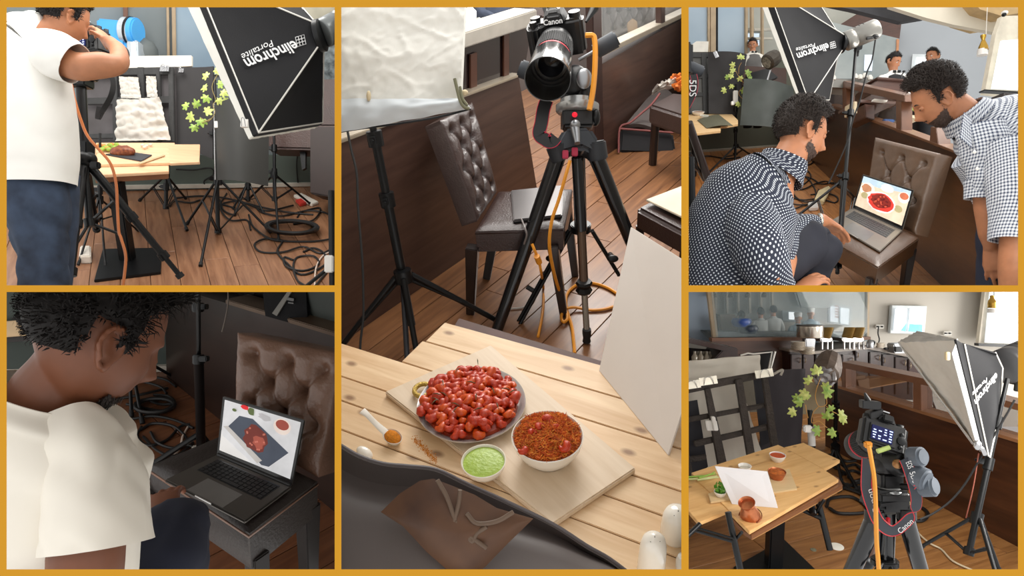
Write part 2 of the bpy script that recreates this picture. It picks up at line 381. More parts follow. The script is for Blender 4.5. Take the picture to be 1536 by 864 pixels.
def bowl(name,label,cat,c,up,r,h,mat,foot=.55,t=.004,fill=None,fillmat=None,filldome=.01,group=None,n=40,fillname='sauce'):
    th=thing(name,label,cat,c,group) if fill else None
    pr=[(r*foot,0),(r*foot*1.02,h*.03),(r*.82,h*.35),(r*.95,h*.7),(r,h),(r-t*.6,h+t*.3),(r-t,h-t*.3),(r*.95-t,h*.7),(r*.8-t,h*.36),(r*foot-t,h*.1),(0.0001,h*.08)]
    m=MB(); m.lathe(c,up,pr,n)
    if not fill: return one(name,label,cat,m,mat,loc=c,group=group)
    part(th,'bowl_shell',m,mat)
    if fill!='none':
        rf=r*.95-t*.6; hz=h*fill; m=MB(); m.lathe(c,up,[(rf*.8,hz*.4),(rf,hz),(rf*.8,hz+filldome*.6),(rf*.4,hz+filldome*.95),(.0001,hz+filldome)],n); part(th,fillname,m,fillmat)
    return th
def text(s,name,par,pos,X,Y,w,mat,ext=.0006,h=None,bold=0.0,shear=0.0):
    """flat lettering: lower-left at pos, running along X, upward Y, of width w"""
    c=bpy.data.curves.new(name,'FONT'); c.body=s; c.extrude=0; c.offset=bold; c.resolution_u=3; c.shear=shear
    to=bpy.data.objects.new('tmp',c); COL.objects.link(to); dg=bpy.context.evaluated_depsgraph_get(); dg.update()
    me=bpy.data.meshes.new_from_object(to.evaluated_get(dg)); co=np.zeros(len(me.vertices)*3); me.vertices.foreach_get('co',co); co=co.reshape(-1,3)
    bpy.data.objects.remove(to,do_unlink=True); mn=co.min(0); mx=co.max(0); k=w/(mx[0]-mn[0]); kh=k if h is None else h/(mx[1]-mn[1])
    X=unit(X); Y=unit(Y-X*np.dot(X,Y)); N=np.cross(X,Y); b=MB()
    vs=[pos+X*(q[0]-mn[0])*k+Y*(q[1]-mn[1])*kh+N*ext for q in co]
    b.add(vs,[tuple(p.vertices) for p in me.polygons]); bpy.data.meshes.remove(me); return part(par,name,b,mat)
def remesh(mb,voxel,smooth=2,sf=.5):
    me=mesh(mb,'tmp',[bpy.data.materials[0]] if bpy.data.materials else [],(0,0,0)); o=bpy.data.objects.new('tmp',me); COL.objects.link(o)
    r=o.modifiers.new('r','REMESH'); r.mode='VOXEL'; r.voxel_size=voxel; r.use_smooth_shade=True
    if smooth: s_=o.modifiers.new('s','SMOOTH'); s_.iterations=smooth; s_.factor=sf
    dg=bpy.context.evaluated_depsgraph_get(); dg.update(); e=o.evaluated_get(dg).to_mesh()
    n=len(e.vertices); co=np.zeros(n*3); e.vertices.foreach_get('co',co); out=MB(); out.v=[tuple(x) for x in co.reshape(-1,3)]
    out.f=[tuple(p.vertices) for p in e.polygons]; out.m=[0]*len(out.f); out.s=[True]*len(out.f)
    o.evaluated_get(dg).to_mesh_clear(); bpy.data.objects.remove(o,do_unlink=True); bpy.data.meshes.remove(me); return out
BLK=pm('black_metal',(15,16,18),.35,.3,.1); RUB=pm('black_rubber',(16,16,17),.7); CHR=pm('chrome',(190,190,192),.2,1.0,.03); STEEL=pm('brushed_steel',(150,152,155),.35,.9,.05)
BPL=pm('black_plastic',(16,16,18),.4,0,.1,bump=.1,bs=400); WHT=pm('white_ceramic',(235,232,226),.12,0,.02,coat=.5); CAB=pm('black_cable_rubber',(20,18,18),.55)
# ---------- shared object builders
SBK=pm('black_nylon',(24,24,27),.85,0,.1,bump=.15,bs=300); PIPE=pm('white_piping',(225,222,215),.6,0,.03); DIF=pm('diffuser_cloth',(236,234,226),.8,0,.04,bump=.4,bs=14)
def softbox(label,nt,nb,fb,ft,rc,rr,outd,lip,txt=None,difm=None,group=None,headl=.3,bul=.05,dent=None,skirt=None,headm=None,pipes=(0,1,2,3)):
    """nt/nb near corners, fb/ft far corners of the front rim; rc,rr the rear ring"""
    cs=[nt,nb,fb,ft]; cen=sum(cs)/4; t=thing('softbox',label,'softbox',rc,group)
    ax=unit(rc-cen); ring=[]
    for c in cs:
        o=c-rc; o=o-ax*np.dot(o,ax); ring.append(rc+unit(o)*rr)
    fwd=unit(np.cross(nb-nt,ft-nt)); fwd=fwd if np.dot(fwd,-ax)>0 else -fwd
    for i in range(4):
        a,b=cs[i],cs[(i+1)%4]; ra,rb=ring[i],ring[(i+1)%4]; n=unit(np.cross(b-a,ra-a)); 
        if np.dot(n,(a+b)/2-cen)<0:n=-n
        G=bil(a,b,rb,ra,12,10,lambda u,v:-.035*math.sin(math.pi*u)*math.sin(math.pi*min(1,v*.9))+.004*pn(u*5+i*7,v*6,3),n)
        m=MB(); m.grid(G,.004); part(t,'side_panel',m,SBK)
    m=MB()
    for i in range(4):
        m.tube(bil(cs[i],cs[i],ring[i],ring[i],1,10)[0],.0045,6) if i in pipes else 0
        m.tube([cs[i],cs[(i+1)%4]],.0045,6)
    part(t,'piping',m,PIPE)
    m=MB(); lp=[c+outd*lip for c in cs]
    for i in range(4):
        G=bil(cs[i],cs[(i+1)%4],lp[(i+1)%4],lp[i],10,2); m.grid(G,.004)
    part(t,'front_lip',m,SBK)
    if skirt:
        m=MB(); tw=[skirt[0],skirt[1],skirt[1],skirt[0]]; sp_=[p+outd*w_ for p,w_ in zip(lp,tw)]
        for i in range(4): m.grid(bil(lp[i],lp[(i+1)%4],sp_[(i+1)%4],sp_[i],24,3,lambda u,v:.006*pn(u*14,v*3,i),unit(np.cross(lp[(i+1)%4]-lp[i],outd))),.004)
        part(t,'diffuser_skirt',m,DIF); lp=sp_
    m=MB(); f=dent or (lambda u,v:bul*math.sin(math.pi*u)*math.sin(math.pi*v)+.006*pn(u*9,v*9,1))
    m.grid(bil(lp[0],lp[1],lp[2],lp[3],28,28,f,outd),.003); part(t,'diffuser',m,difm or DIF)
    m=MB(); m.lathe(rc-ax*.01,ax,[(rr*1.02,0),(rr*1.12,.005),(rr*1.12,.03),(rr*.98,.035)],32); part(t,'speed_ring',m,BLK)
    if txt:
        for k in txt: text(k[0],'lettering',t,*k[1:])
    return t,ax
def flash_head(label,rc,ax,r,L,mat,B,top=None,group=None):
    t=thing('flash_head',label,'studio light',rc+ax*L,group)
    m=MB(); m.lathe(rc+ax*.03,ax,[(r*.9,0),(r,.01),(r,L*.25),(r*.93,L*.27),(r*.93,L*.3),(r*1.02,L*.32),(r*1.02,L*.9),(r*.9,L*.96),(.0001,L*.97)],36); h=part(t,'housing',m,mat)
    m=MB(); u,v=perp(ax,B.u); m.lathe(rc+ax*(.03+L*.97),ax,[(r*.7,0),(r*.7,.008),(.0001,.01)],24); part(h,'rear_panel',m,BPL)
    m=MB()
    for k in range(3): m.tube([rc+ax*(L*(.45+k*.12))+v*r*1.0-u*.02,rc+ax*(L*(.45+k*.12))+v*r*1.0+u*.02],.004,6)
    part(h,'vent',m,BPL)
    m=MB(); c=rc+ax*L*.55; dn=-B.u; m.box(c+dn*(r*1.05+.015),(u,ax,B.u),(.04,.06,.04)); m.tube([c+dn*(r+.02),c+dn*(r+.09)],.014,14); m.tube([c+dn*(r+.05)-u*.05,c+dn*(r+.05)+u*.02],.008,10); part(t,'tilt_bracket',m,BPL,.003)
    return t
def tuft(c00,c10,c11,c01,th,cols,rows,nrm=None,depth=.02,crown=.02):
    """tufted cushion: front surface with buttons; returns front MB, buttons positions, folds"""
    n=unit(np.cross(c10-c00,c01-c00)); n=n if nrm is None or np.dot(n,nrm)>0 else -n
    W=np.linalg.norm(c10-c00);H=np.linalg.norm(c01-c00); bt=[]
    for j in range(rows):
        k=cols if j%2==0 else cols-1
        for i in range(k): bt.append(((i+.5+(0 if j%2==0 else .5))/cols,1-(j+.7)/(rows+.25)))
    segs=[(a,b) for i,a in enumerate(bt) for b in bt[i+1:] if abs(a[1]-b[1])*H>.01 and abs(a[1]-b[1])<1.3/(rows+.25) and abs(a[0]-b[0])<.7/cols]
    def f(u,v):
        e=min(u,1-u)*W; e2=min(v,1-v)*H; z=crown*(min(1,e/.035)**.5)*(min(1,e2/.035)**.5)
        for a in bt:
            r=math.hypot((u-a[0])*W,(v-a[1])*H); z-=depth*math.exp(-(r/.022)**2)+depth*.4*math.exp(-(r/.05)**2)
        for a,b in segs:
            ax_,ay=a[0]*W,a[1]*H; dx,dy=(b[0]-a[0])*W,(b[1]-a[1])*H; L2=dx*dx+dy*dy
            t=max(0,min(1,((u*W-ax_)*dx+(v*H-ay)*dy)/L2)); r=math.hypot(u*W-ax_-t*dx,v*H-ay-t*dy); z-=depth*.4*math.exp(-(r/.0065)**2)+depth*.18*math.exp(-(r/.02)**2)
        return z+.002*pn(u*12,v*14,2)
    m=MB(); G=bil(c00,c10,c11,c01,70,80,f,n); m.grid(G,th,back=bil(c00,c10,c11,c01,70,80,lambda u,v:-th+.02*(1-min(1,min(u,1-u)*12))*0,n))
    return m,[(c00*(1-a[0])+c10*a[0])*(1-a[1])+(c01*(1-a[0])+c11*a[0])*a[1]+n*f(*a) for a in bt],n
def chair(label,B,seat,ztop,back,th_back,leath,legm,legs,cols=3,rows=4,seat_h=.1,bdep=.02,group=None,btn=True,cat='chair',front_n=None,name='dining_chair',skirt=0.0):
    """seat: 4 points rear-left, rear-right, front-right, front-left at the seat's upper level; back: bottom-left,bottom-right,top-right,top-left"""
    rl,rr_,fr,fl=seat; c=(rl+rr_+fr+fl)/4; t=thing(name,label,cat,c-B.u*ztop,group)
    def f(u,v): e=min(u,1-u,v,1-v); return .018*min(1,e/.12)**.6+.0015*pn(u*9,v*9,5)
    m=MB(); G=bil(fl,fr,rr_,rl,26,26,f,B.u); m.grid(G,seat_h,back=bil(fl,fr,rr_,rl,26,26,lambda u,v:-seat_h,B.u)); s=part(t,'seat',m,leath)
    m=MB(); o=A(0,0,0)-B.u*.012; m.tube([fl+o,fr+o,rr_+o,rl+o],.005,6,closed=True,sm=True); part(s,'piping',m,leath)
    if back is not None:
        m,bt,n=tuft(*back,th_back,cols,rows,front_n if front_n is not None else (c-(rl+rr_)/2),bdep); b=part(t,'backrest',m,leath)
        if btn:
            for q in bt:
                m=MB(); u,v=perp(n); m.ell(q+n*.002,(u,v,n),(.009,.009,.004),10,6); part(b,'button',m,leath)
    for a,f_,r0,r1 in legs:
        m=MB(); ax=unit(f_-a); u=unit(fr-fl); v=unit(np.cross(ax,u)); u=np.cross(v,ax); vs=[]
        for p,r in((a,r0),(seg(a,f_,.5),(r0*.45+r1*.55)),(f_,r1)): vs+=[p-u*r-v*r,p+u*r-v*r,p+u*r+v*r,p-u*r+v*r]
        fs=[(0,1,2,3),(8,11,10,9)]+[(k*4+i,k*4+4+i,k*4+4+(i+1)%4,k*4+(i+1)%4) for k in(0,1) for i in range(4)]
        m.add(vs,fs); part(t,'leg',m,legm,.004)
    return t
def laptop(label,B,base,lid_top,screen_items,alu,group=None,par_keys=True,t=.012):
    """base: hinge-left,hinge-right,front-right,front-left on its top face; lid_top: top-right,top-left"""
    hl,hr,fr,fl=base; c=(hl+hr+fr+fl)/4; th=thing('laptop',label,'laptop',c-B.u*t,group)
    m=MB(); m.prism([hl,hr,fr,fl],-B.u*t); b=part(th,'base',m,alu,.004)
    U=lambda u,v,e=.0:((hl*(1-u)+hr*u)*(1-v)+(fl*(1-u)+fr*u)*v)+B.u*e
    X=unit(hr-hl); Y=unit(fl-hl)
    m=MB(); m.prism([U(.09,.1,.0004),U(.91,.1,.0004),U(.91,.52,.0004),U(.09,.52,.0004)],-B.u*.002); kb=part(b,'keyboard_well',m,BPL)
    m=MB(); rows=5
    for j in range(rows):
        n=14
        for i in range(n):
            if j==4 and 4<i<9: continue
            u0=.1+.8*i/n; v0=.14+.37*j/rows; m.prism([U(u0,v0,.0022),U(u0+.8/n*.84,v0,.0022),U(u0+.8/n*.84,v0+.37/rows*.84,.0022),U(u0,v0+.37/rows*.84,.0022)],-B.u*.002)
    m.prism([U(.1+.8*5/14,.14+.37*.8,.0022),U(.1+.8*8.84/14,.14+.37*.8,.0022),U(.1+.8*8.84/14,.5,.0022),U(.1+.8*5/14,.5,.0022)],-B.u*.002)
    part(kb,'keys',m,pm('key_black',(20,20,22),.5),kind='stuff')
    m=MB(); m.prism([U(.1,.105,.0012),U(.9,.105,.0012),U(.9,.13,.0012),U(.1,.13,.0012)],-B.u*.002); part(kb,'touch_bar',m,pm('touch_bar_glass',(60,62,66),.15))
    m=MB(); m.prism([U(.28,.58,.0006),U(.72,.58,.0006),U(.72,.97,.0006),U(.28,.97,.0006)],-B.u*.001); part(b,'trackpad',m,pm('trackpad_grey',(112,110,108),.3,.3))
    m=MB(); m.prism([U(.4,.985,.0006),U(.6,.985,.0006),U(.6,1.003,.0006),U(.4,1.003,.0006)],-B.u*.003); part(b,'finger_notch',m,pm('notch_bright',(205,205,205),.2,.8))
    tr,tl=lid_top; N=unit(np.cross(hr-hl,tl-hl)); N=N if np.dot(N,fl-hl)>0 else -N
    m=MB(); m.prism([hl,hr,tr,tl],-N*.006); lid=part(th,'lid',m,alu,.004)
    V=lambda u,v,e=0.0:((hl*(1-u)+hr*u)*(1-v)+(tl*(1-u)+tr*u)*v)+N*e
    m=MB(); m.prism([V(.006,.01,.0006),V(.994,.01,.0006),V(.994,.99,.0006),V(.006,.99,.0006)],-N*.001); part(lid,'bezel',m,pm('bezel_black',(14,14,16),.12))
    m=MB(); m.prism([V(.035,.085,.001),V(.965,.085,.001),V(.965,.95,.001),V(.035,.95,.001)],-N*.001); s=part(lid,'screen',m,screen_items[0])
    for k,(nm_,pts,mt) in enumerate(screen_items[1:]):
        m=MB(); m.prism([V(.035+.93*a,.085+.865*b_,.0012+.00012*k) for a,b_ in pts],-N*.0001); part(lid,nm_,m,mt)
    m=MB(); m.tube([V(.02,0,.0),V(.98,0,.0)],.006,10); part(th,'hinge',m,BPL)
    return th
def em(name,c,e=.9): return pm(name,c,.3,0,.12,14,emit=e,spec=.2)
def disc(cx,cy,rx,ry,n=18,a0=0,wob=0.0,ph=0.0): return [(cx+rx*math.cos(2*math.pi*k/n+a0)*(1+wob*math.sin(3*k+ph)),cy+ry*math.sin(2*math.pi*k/n+a0)*(1+wob*math.cos(5*k+ph))) for k in range(n)]
LEAF=[(0,0),(.1,.22),(.42,.18),(.5,.32),(.34,.45),(.5,.62),(.42,.8),(.2,.68),(.06,1.0),(0,1.05),(-.06,1.0),(-.2,.68),(-.42,.8),(-.5,.62),(-.34,.45),(-.5,.32),(-.42,.18),(-.1,.22)]
def ivy(label,base,stems,leaves,d,size,mats,B,stemm,group=None,dj=.06):
    """stems: lists of picture points; leaves: picture points with tip direction (deg)"""
    t=thing('ivy_plant',label,'plant',base,group)
    for st in stems:
        m=MB(); m.tube(spl([P(x,y,d+dj*pn(x*.05,y*.05,1)) for x,y in st],4),.0028,6); part(t,'stem',m,stemm)
    r=random.Random(3)
    for (x,y,a,s) in leaves:
        c=P(x,y,d+dj*pn(x*.05,y*.05,1)-.01); a=math.radians(a); tip=unit(cR*math.cos(a)+cU*math.sin(a)-cF*r.uniform(-.35,.4)); n=unit(-cF+cR*r.uniform(-.5,.5)+cU*r.uniform(-.2,.5)); n=unit(n-tip*np.dot(n,tip)); sd=np.cross(tip,n)
        z=size*s; m=MB(); vs=[c+tip*q[1]*z+sd*q[0]*z*1.05+n*(-.18*abs(q[0])*z-.12*q[1]**2*z) for q in LEAF]; ctr=c+tip*.45*z+n*.03*z
        vs2=[v-n*.0012 for v in vs]; L=len(vs); m.add(vs+[ctr]+vs2,[(i,(i+1)%L,L) for i in range(L)]+[tuple(L+1+i for i in range(L-1,-1,-1))]+[(i,L+1+i,L+1+(i+1)%L,(i+1)%L) for i in range(L)]); part(t,'leaf',m,mats[r.randrange(len(mats))])
    return t
IVY=[pm('ivy_leaf_green',(112,150,58),.45,0,.2,30,c2=(176,196,96)),pm('ivy_leaf_pale',(158,180,84),.45,0,.2,30,c2=(214,216,130))]; IST=pm('ivy_stem',(150,132,80),.6)
def clip_binder(label,c,up,nrm,w,mat,group=None,h=.035):
    t=thing('binder_clip',label,'clip',c,group); x=unit(np.cross(up,nrm)); m=MB()
    m.add([c-x*w/2+nrm*.012-up*h*.5,c+x*w/2+nrm*.012-up*h*.5,c+x*w/2-nrm*.012-up*h*.5,c-x*w/2-nrm*.012-up*h*.5,c-x*w/2+nrm*.002+up*h*.5,c+x*w/2+nrm*.002+up*h*.5,c+x*w/2-nrm*.002+up*h*.5,c-x*w/2-nrm*.002+up*h*.5],[(0,3,2,1),(4,5,6,7),(0,1,5,4),(1,2,6,5),(2,3,7,6),(3,0,4,7)]); part(t,'clamp',m,mat,.001)
    m=MB(); q=c+nrm*.014-up*h*.45; m.tube(spl([q-x*w*.28,q-x*w*.16+up*h*.9+nrm*.01,q+x*w*.16+up*h*.9+nrm*.01,q+x*w*.28],5),.0022,6); part(t,'handle',m,CHR); return t
def dslr(label,c,fwd,up,s,screen=True,group=None,lens_l=.13,lens_r=.04,strap=None,hood=0.0,hot=True,front=False,tether=None):
    """c: body centre, fwd: viewing direction of the lens, up: camera up; s: scale (1 = 15 cm wide)"""
    f=unit(fwd); u=unit(up-f*np.dot(up,f)); r=unit(np.cross(f,u)); t=thing('dslr_camera',label,'camera',c-u*.06*s)
    Q=lambda x,y,z:c+(r*x+f*y+u*z)*s
    bp=BPL; m=MB()
    pts=[(-.072,.0),(-.07,-.026),(.066,-.028),(.074,-.01),(.074,.03),(.06,.05),(.045,.05),(.036,.026),(-.05,.024),(-.068,.018)]
    m.prism([Q(x,y,-.052) for x,y in pts],u*.092*s); b=part(t,'body',m,bp,.009*s,seg=3)
    m=MB(); ring=lambda z,k,w,g:[Q(-.028*w,-.02*k,z),Q(.028*w,-.02*k,z),Q(.022*w,.03*k+g,z),Q(-.022*w,.03*k+g,z)]
    m.add(ring(.036,1.2,1.25,.0)+ring(.062,1.1,.85,.0)+ring(.074,.6,.6,0),[(0,1,2,3),(8,11,10,9)]+[(k*4+i,k*4+4+i,k*4+4+(i+1)%4,k*4+(i+1)%4) for k in(0,1) for i in range(4)]); part(t,'viewfinder_housing',m,bp,.006*s,seg=3)
    m=MB(); m.box(Q(0,-.032,.05),(r,f,u),(.032*s,.012*s,.022*s)); part(t,'eyepiece',m,RUB,.003*s)
    if hot: m=MB(); m.box(Q(0,-.004,.077),(r,f,u),(.02*s,.02*s,.004*s)); part(t,'hot_shoe',m,CHR)
    for (x,y,z,q,h) in((.052,.036,.04,.009,.012),(.05,.0,.041,.013,.01),(-.05,.0,.041,.015,.012)):
        m=MB(); m.lathe(Q(x,y,z),u,[(q*s,0),(q*s,h*s),(.0001,h*s)],20); part(t,'dial',m,bp)
    m=MB(); m.lathe(Q(0,.024,-.004),f,[(.036*s,0),(.036*s,.006*s),(.031*s,.008*s)],32); part(t,'lens_mount',m,CHR)
    R=lens_r*s; l=lens_l*s; ln=Q(0,.03,-.004)
    m=MB(); m.lathe(ln,f,[(R*.85,0),(R*.88,l*.1),(R,l*.16),(R,l*.3),(R*.95,l*.32)],40); o_=part(t,'lens',m,bp)
    m=MB(); n=48
    for k in range(n): a=2*math.pi*k/n; m.tube([ln+f*l*.32+(r*math.cos(a)+u*math.sin(a))*R*1.0,ln+f*l*.68+(r*math.cos(a)+u*math.sin(a))*R*1.0],R*.05,4)
    m.lathe(ln,f,[(R*.97,l*.32),(R*.99,l*.34),(R*.99,l*.68),(R*.97,l*.7)],40); part(o_,'zoom_ring',m,RUB)
    m=MB(); m.lathe(ln,f,[(R*1.0,l*.72),(R*1.035,l*.73),(R*1.035,l*.755),(R*1.0,l*.765)],40); part(o_,'red_ring',m,pm('lens_red',(196,30,50),.35))
    m=MB(); m.lathe(ln,f,[(R*1.0,l*.765),(R*1.05,l*.8),(R*1.05,l*1.0),(R*.9,l*1.0),(R*.88,l*.93),(.0001,l*.93)],40); part(o_,'front_barrel',m,bp)
    m=MB(); m.lathe(ln,f,[(R*.86,l*.935),(R*.5,l*.97),(.0001,l*.985)],32); part(o_,'front_glass',m,pm('lens_glass',(14,14,20),.12,0,0,spec=.3))
    if hood: 
        m=MB(); m.lathe(ln,f,[(R*1.06,l*.8),(R*1.1,l*.82),(R*1.22,l+hood*s),(R*1.17,l+hood*s),(R*1.0,l*.95)],44); part(o_,'lens_hood',m,pm('glossy_hood',(34,32,30),.18,.2,.1,coat=.6))
    if screen:
        m=MB(); m.box(Q(-.008,-.0285,-.008),(r,f,u),(.084*s,.006*s,.062*s)); part(t,'rear_plate',m,bp,.002)
        m=MB(); m.box(Q(-.012,-.033,-.008),(r,f,u),(.066*s,.004*s,.046*s)); sc_=part(t,'screen',m,em('camera_screen_blue',(22,26,70),.5))
        m=MB(); q=random.Random(2)
        for j in range(5):
            for i in range(4):
                if q.random()<.85: m.box(Q(-.012-.026+.0165*i+.002,-.0355,-.008+.017-.0085*j),(r,f,u),((.006+.006*q.random())*s,.0006*s,.0034*s))
        part(sc_,'readout',m,em('camera_readout',(190,205,250),1.1))
        for (x,z,q_) in((.048,.012,.006),(.048,-.03,.006),(.05,-.008,.014)):
            m=MB(); m.lathe(Q(x,-.028,z),-f,[(q_*s,0),(q_*s,.004*s),(q_*.5*s,.0055*s),(.0001,.0055*s)],20); part(t,'button',m,BLK)
    return t,Q
def strapb(name,par,pts,w,nh,mat,edge=None,t=.0016,txt=None):
    """flat band through pts, width direction follows nh"""
    p=spl(pts,8); n=len(p); G=np.zeros((n,2,3)); 
    for i in range(n):
        a=unit(p[min(i+1,n-1)]-p[max(i-1,0)]); k=nh[min(int(i/n*len(nh)),len(nh)-1)]; k=np.asarray(k,float); x=unit(k-a*np.dot(k,a)); G[i,0]=p[i]-x*w/2;G[i,1]=p[i]+x*w/2
    for _ in range(6): G[1:-1]=(G[:-2]+G[2:]+2*G[1:-1])/4
    m=MB(); m.grid(G,t); o=part(par,name,m,mat)
    if edge:
        for j in(0,1):
            m=MB(); m.tube(list(G[:,j]),t*1.1,6); part(o,'edge_stitching',m,edge)
    return o,G
def pebbles(par,name,c,X,Y,Z,rx,ry,n,size,mats,dome,rr,curl=True,h0=0.0,kind=None):
    for k in range(n):
        a=rr.random()*6.283; q=math.sqrt(rr.random()); x,y=q*math.cos(a),q*math.sin(a); p=c+X*x*rx+Y*y*ry+Z*(h0+dome*(1-q*q)+rr.uniform(-.1,.3)*size)
        d=unit(X*rr.uniform(-1,1)+Y*rr.uniform(-1,1)+Z*rr.uniform(-.3,.3)); e=unit(np.cross(d,Z)+Z*rr.uniform(-.6,.6)); s=size*rr.uniform(.75,1.25); m=MB()
        if curl: pts=[p+d*s*math.cos(t)*.75+e*s*math.sin(t)*.75 for t in np.linspace(0,rr.uniform(3.2,5.0),9)]; m.tube(pts,[s*.18,s*.36,s*.46,s*.5,s*.48,s*.44,s*.38,s*.28,s*.12],8)
        else: m.ell(p,(d,e,unit(np.cross(d,e))),(s*.6,s*.45,s*.4),8,6)
        part(par,name,m,mats[rr.randrange(len(mats))])
# ---------- people
def head(c,face,up,s,hair,beard,skin,style='short',ear=True,seed=1,par=None,body=None,long_top=0.0,eye=True,hair_len=.012,chin=0.0,hairline=.35,fade=0.0,q=1.0):
    """adds the head to body MB; returns callables that add hair and beard as children. c centre of skull, s head height"""
    y=unit(face); z=unit(up-y*np.dot(up,y)); x=unit(np.cross(y,z)); k=s/.235
    def surf(dx,dy,dz):
        r=1/math.sqrt((dx/.076)**2+(dy/.095)**2+(dz/.115)**2); X,Y,Z=dx*r,dy*r,dz*r
        if Z<0:
            t=min(1,-Z/.115); X*=1-.24*t**1.5; Y=Y*(1-.04*t)+.010*t
            if dy<0: Y*=1-.55*t**1.2
        g=lambda cx,cz,sx,sz:math.exp(-((X-cx)/sx)**2-((Z-cz)/sz)**2)
        if dy>0:
            fl=max(0,dy)**.5
            Y-=.006*fl*math.exp(-((Z)/.06)**2)
            Y+=fl*(.026*g(0,-.036,.0125,.013)+.016*g(0,-.018,.0085,.018)+.006*g(0,.0,.007,.014))        # nose
            Y+=fl*(.008*(g(.03,.018,.022,.008)+g(-.03,.018,.022,.008))+.004*g(0,.02,.012,.012))          # brow
            Y-=fl*(.009*(g(.031,.0,.014,.011)+g(-.031,.0,.014,.011)))                                # sockets
            Y+=fl*(.0065*g(0,-.063,.022,.006)+.0055*g(0,-.074,.019,.006)-.003*g(0,-.0685,.022,.002)-.004*g(0,-.086,.02,.006)+.010*g(0,-.104,.02,.014))
            Y+=fl*.004*(g(.045,-.03,.018,.02)+g(-.045,-.03,.018,.02))
        return X,Y,Z
    nu,nv=64,56; vs=[];rest=[]
    for j in range(nv+1):
        t=math.pi*j/nv
        for i in range(nu):
            a=2*math.pi*i/nu; d=(math.sin(t)*math.cos(a),math.sin(t)*math.sin(a),-math.cos(t)); X,Y,Z=surf(*d); rest.append((X,Y,Z)); vs.append(c+(x*X+y*Y+z*Z)*k)
    fs=[(j*nu+i,j*nu+(i+1)%nu,(j+1)*nu+(i+1)%nu,(j+1)*nu+i) for j in range(nv) for i in range(nu)]
    if body is not None:
        body.add(vs,fs,0,True)
        if ear:
            for sg in(-1,1):
                o=c+(x*sg*.073-y*.008-z*.012)*k; oz=unit(z*1+y*-.15); oy=unit(y-oz*np.dot(y,oz)); ox=x*sg
                body.ell(o+ox*.004*k,(unit(oy-ox*.35),oz,unit(ox+oy*.3)),(.017*k,.03*k,.006*k),14,10)
                rim=[o+(oy*.019*math.cos(a)*(1 if math.sin(a)>-.3 else .75)+oz*(.031*math.sin(a)))*k+(ox*(.016-.008*math.cos(a)))*k for a in np.linspace(math.radians(-60),math.radians(262),16)]
                body.tube(rim,[.003*k]+[.0048*k]*13+[.005*k,.006*k],8)
                body.tube([o+(oz*.016-oy*.002+ox*.010)*k,o+(oz*.002+oy*-.006+ox*.011)*k,o+(-oz*.012-oy*.0+ox*.010)*k],.0038*k,6)
                body.ell(o+(-oz*.028+oy*.004+ox*.008)*k,(oy,oz,ox),(.009*k,.010*k,.006*k),10,8)
    def hm(X,Y,Z):      # hair mask
        if style=='none': return 0
        line=hairline*.1+.028 if Y>.02 else 0
        f=.078-.02*(abs(X)/.07)**2
        if Y>.035: return max(0,min(1,(Z-f+hairline*.02)/.012))
        if Y>.0: lim=.020+(Y)*1.0
        elif Y>-.035: lim=.018 if abs(X)>.05 else .0
        else: lim=-.055+(Y+.095)*.25
        if abs(X)>.055 and -.002<Y<.022: lim=-.015
        return max(0,min(1,(Z-lim)/.014))
    def bmk(X,Y,Z):
        a=abs(X)
        if Y<.008: return 0
        lo=-.064+max(0,a-.04)*.75
        j=max(0,min(1,(lo-Z)/.01))
        if chin: return j if (Y>.035 and Z<-.075) else 0
        if a>.056 and .010<Y<.021 and Z<.010: j=max(j,.6)
        if a<.026 and -.066>Z>-.080: j*=.1
        if -.062<Z<-.050 and a<.028 and Y>.05: j=max(j,.8)
        return j
    rg=random.Random(seed)
    def shell(maskf,th,nm_,mat,strands,ln,flow,thfn=None):
        m=MB(); keep={}; 
        for q,(X,Y,Z) in enumerate(rest):
            w=maskf(X,Y,Z)
            if w>.02:
                n=unit(A(X/.076**2,Y/.095**2,Z/.115**2)); tt=th*w*(1+.28*pn(X*40+seed,Y*40,Z*40)+.14*pn(X*140,Y*140,Z*140)); tt*=(thfn(X,Y,Z) if thfn else 1); keep[q]=(A(X,Y,Z)+n*(tt+.0012),n,w)
        idx={}; V=[]
        for q,(p,n,w) in keep.items(): idx[q]=len(V); V.append(c+(x*p[0]+y*p[1]+z*p[2])*k)
        F_=[tuple(idx[i] for i in f) for f in fs if all(i in idx for i in f)]; m.add(V,F_,0,True)
        ks=list(keep.items())
        for _ in range(int(strands*q_)):
            q,(p,n,w)=ks[rg.randrange(len(ks))]
            if rg.random()>w: continue
            p=p+A(rg.uniform(-1,1),rg.uniform(-1,1),rg.uniform(-1,1))*.003; fl=flow(p); fl=unit(fl-n*np.dot(fl,n)+A(rg.uniform(-1,1),rg.uniform(-1,1),rg.uniform(-1,1))*.22)
            tk=th*w*(thfn(*p) if thfn else 1); l=ln*rg.uniform(.5,1.2)*(thfn(*p) if thfn else 1); sd=unit(np.cross(fl,n))*.0011; a=p+n*tk*.2; b=p+n*(tk*.75+l*.12)+fl*l*.5; e=p+n*(tk*.6+l*.16)+fl*l*1.05
            rq=lambda v_:math.sqrt((v_[0]/.076)**2+(v_[1]/.095)**2+(v_[2]/.115)**2)
            r0=rq(p+n*tk*.95); b=p+fl*l*.5; b=b*(r0*1.0+rg.uniform(-.01,.02))/rq(b); e=p+fl*l*1.05; e=e*(r0+rg.uniform(-.02,.035))/rq(e)
            T=lambda v_:c+(x*v_[0]+y*v_[1]+z*v_[2])*k
            m.add([T(a-sd),T(a+sd),T(b+sd*.8),T(b-sd*.8),T(e)],[(0,1,2,3),(3,2,4)],0,False)
        return part(par,nm_,m,mat)
    q_=q
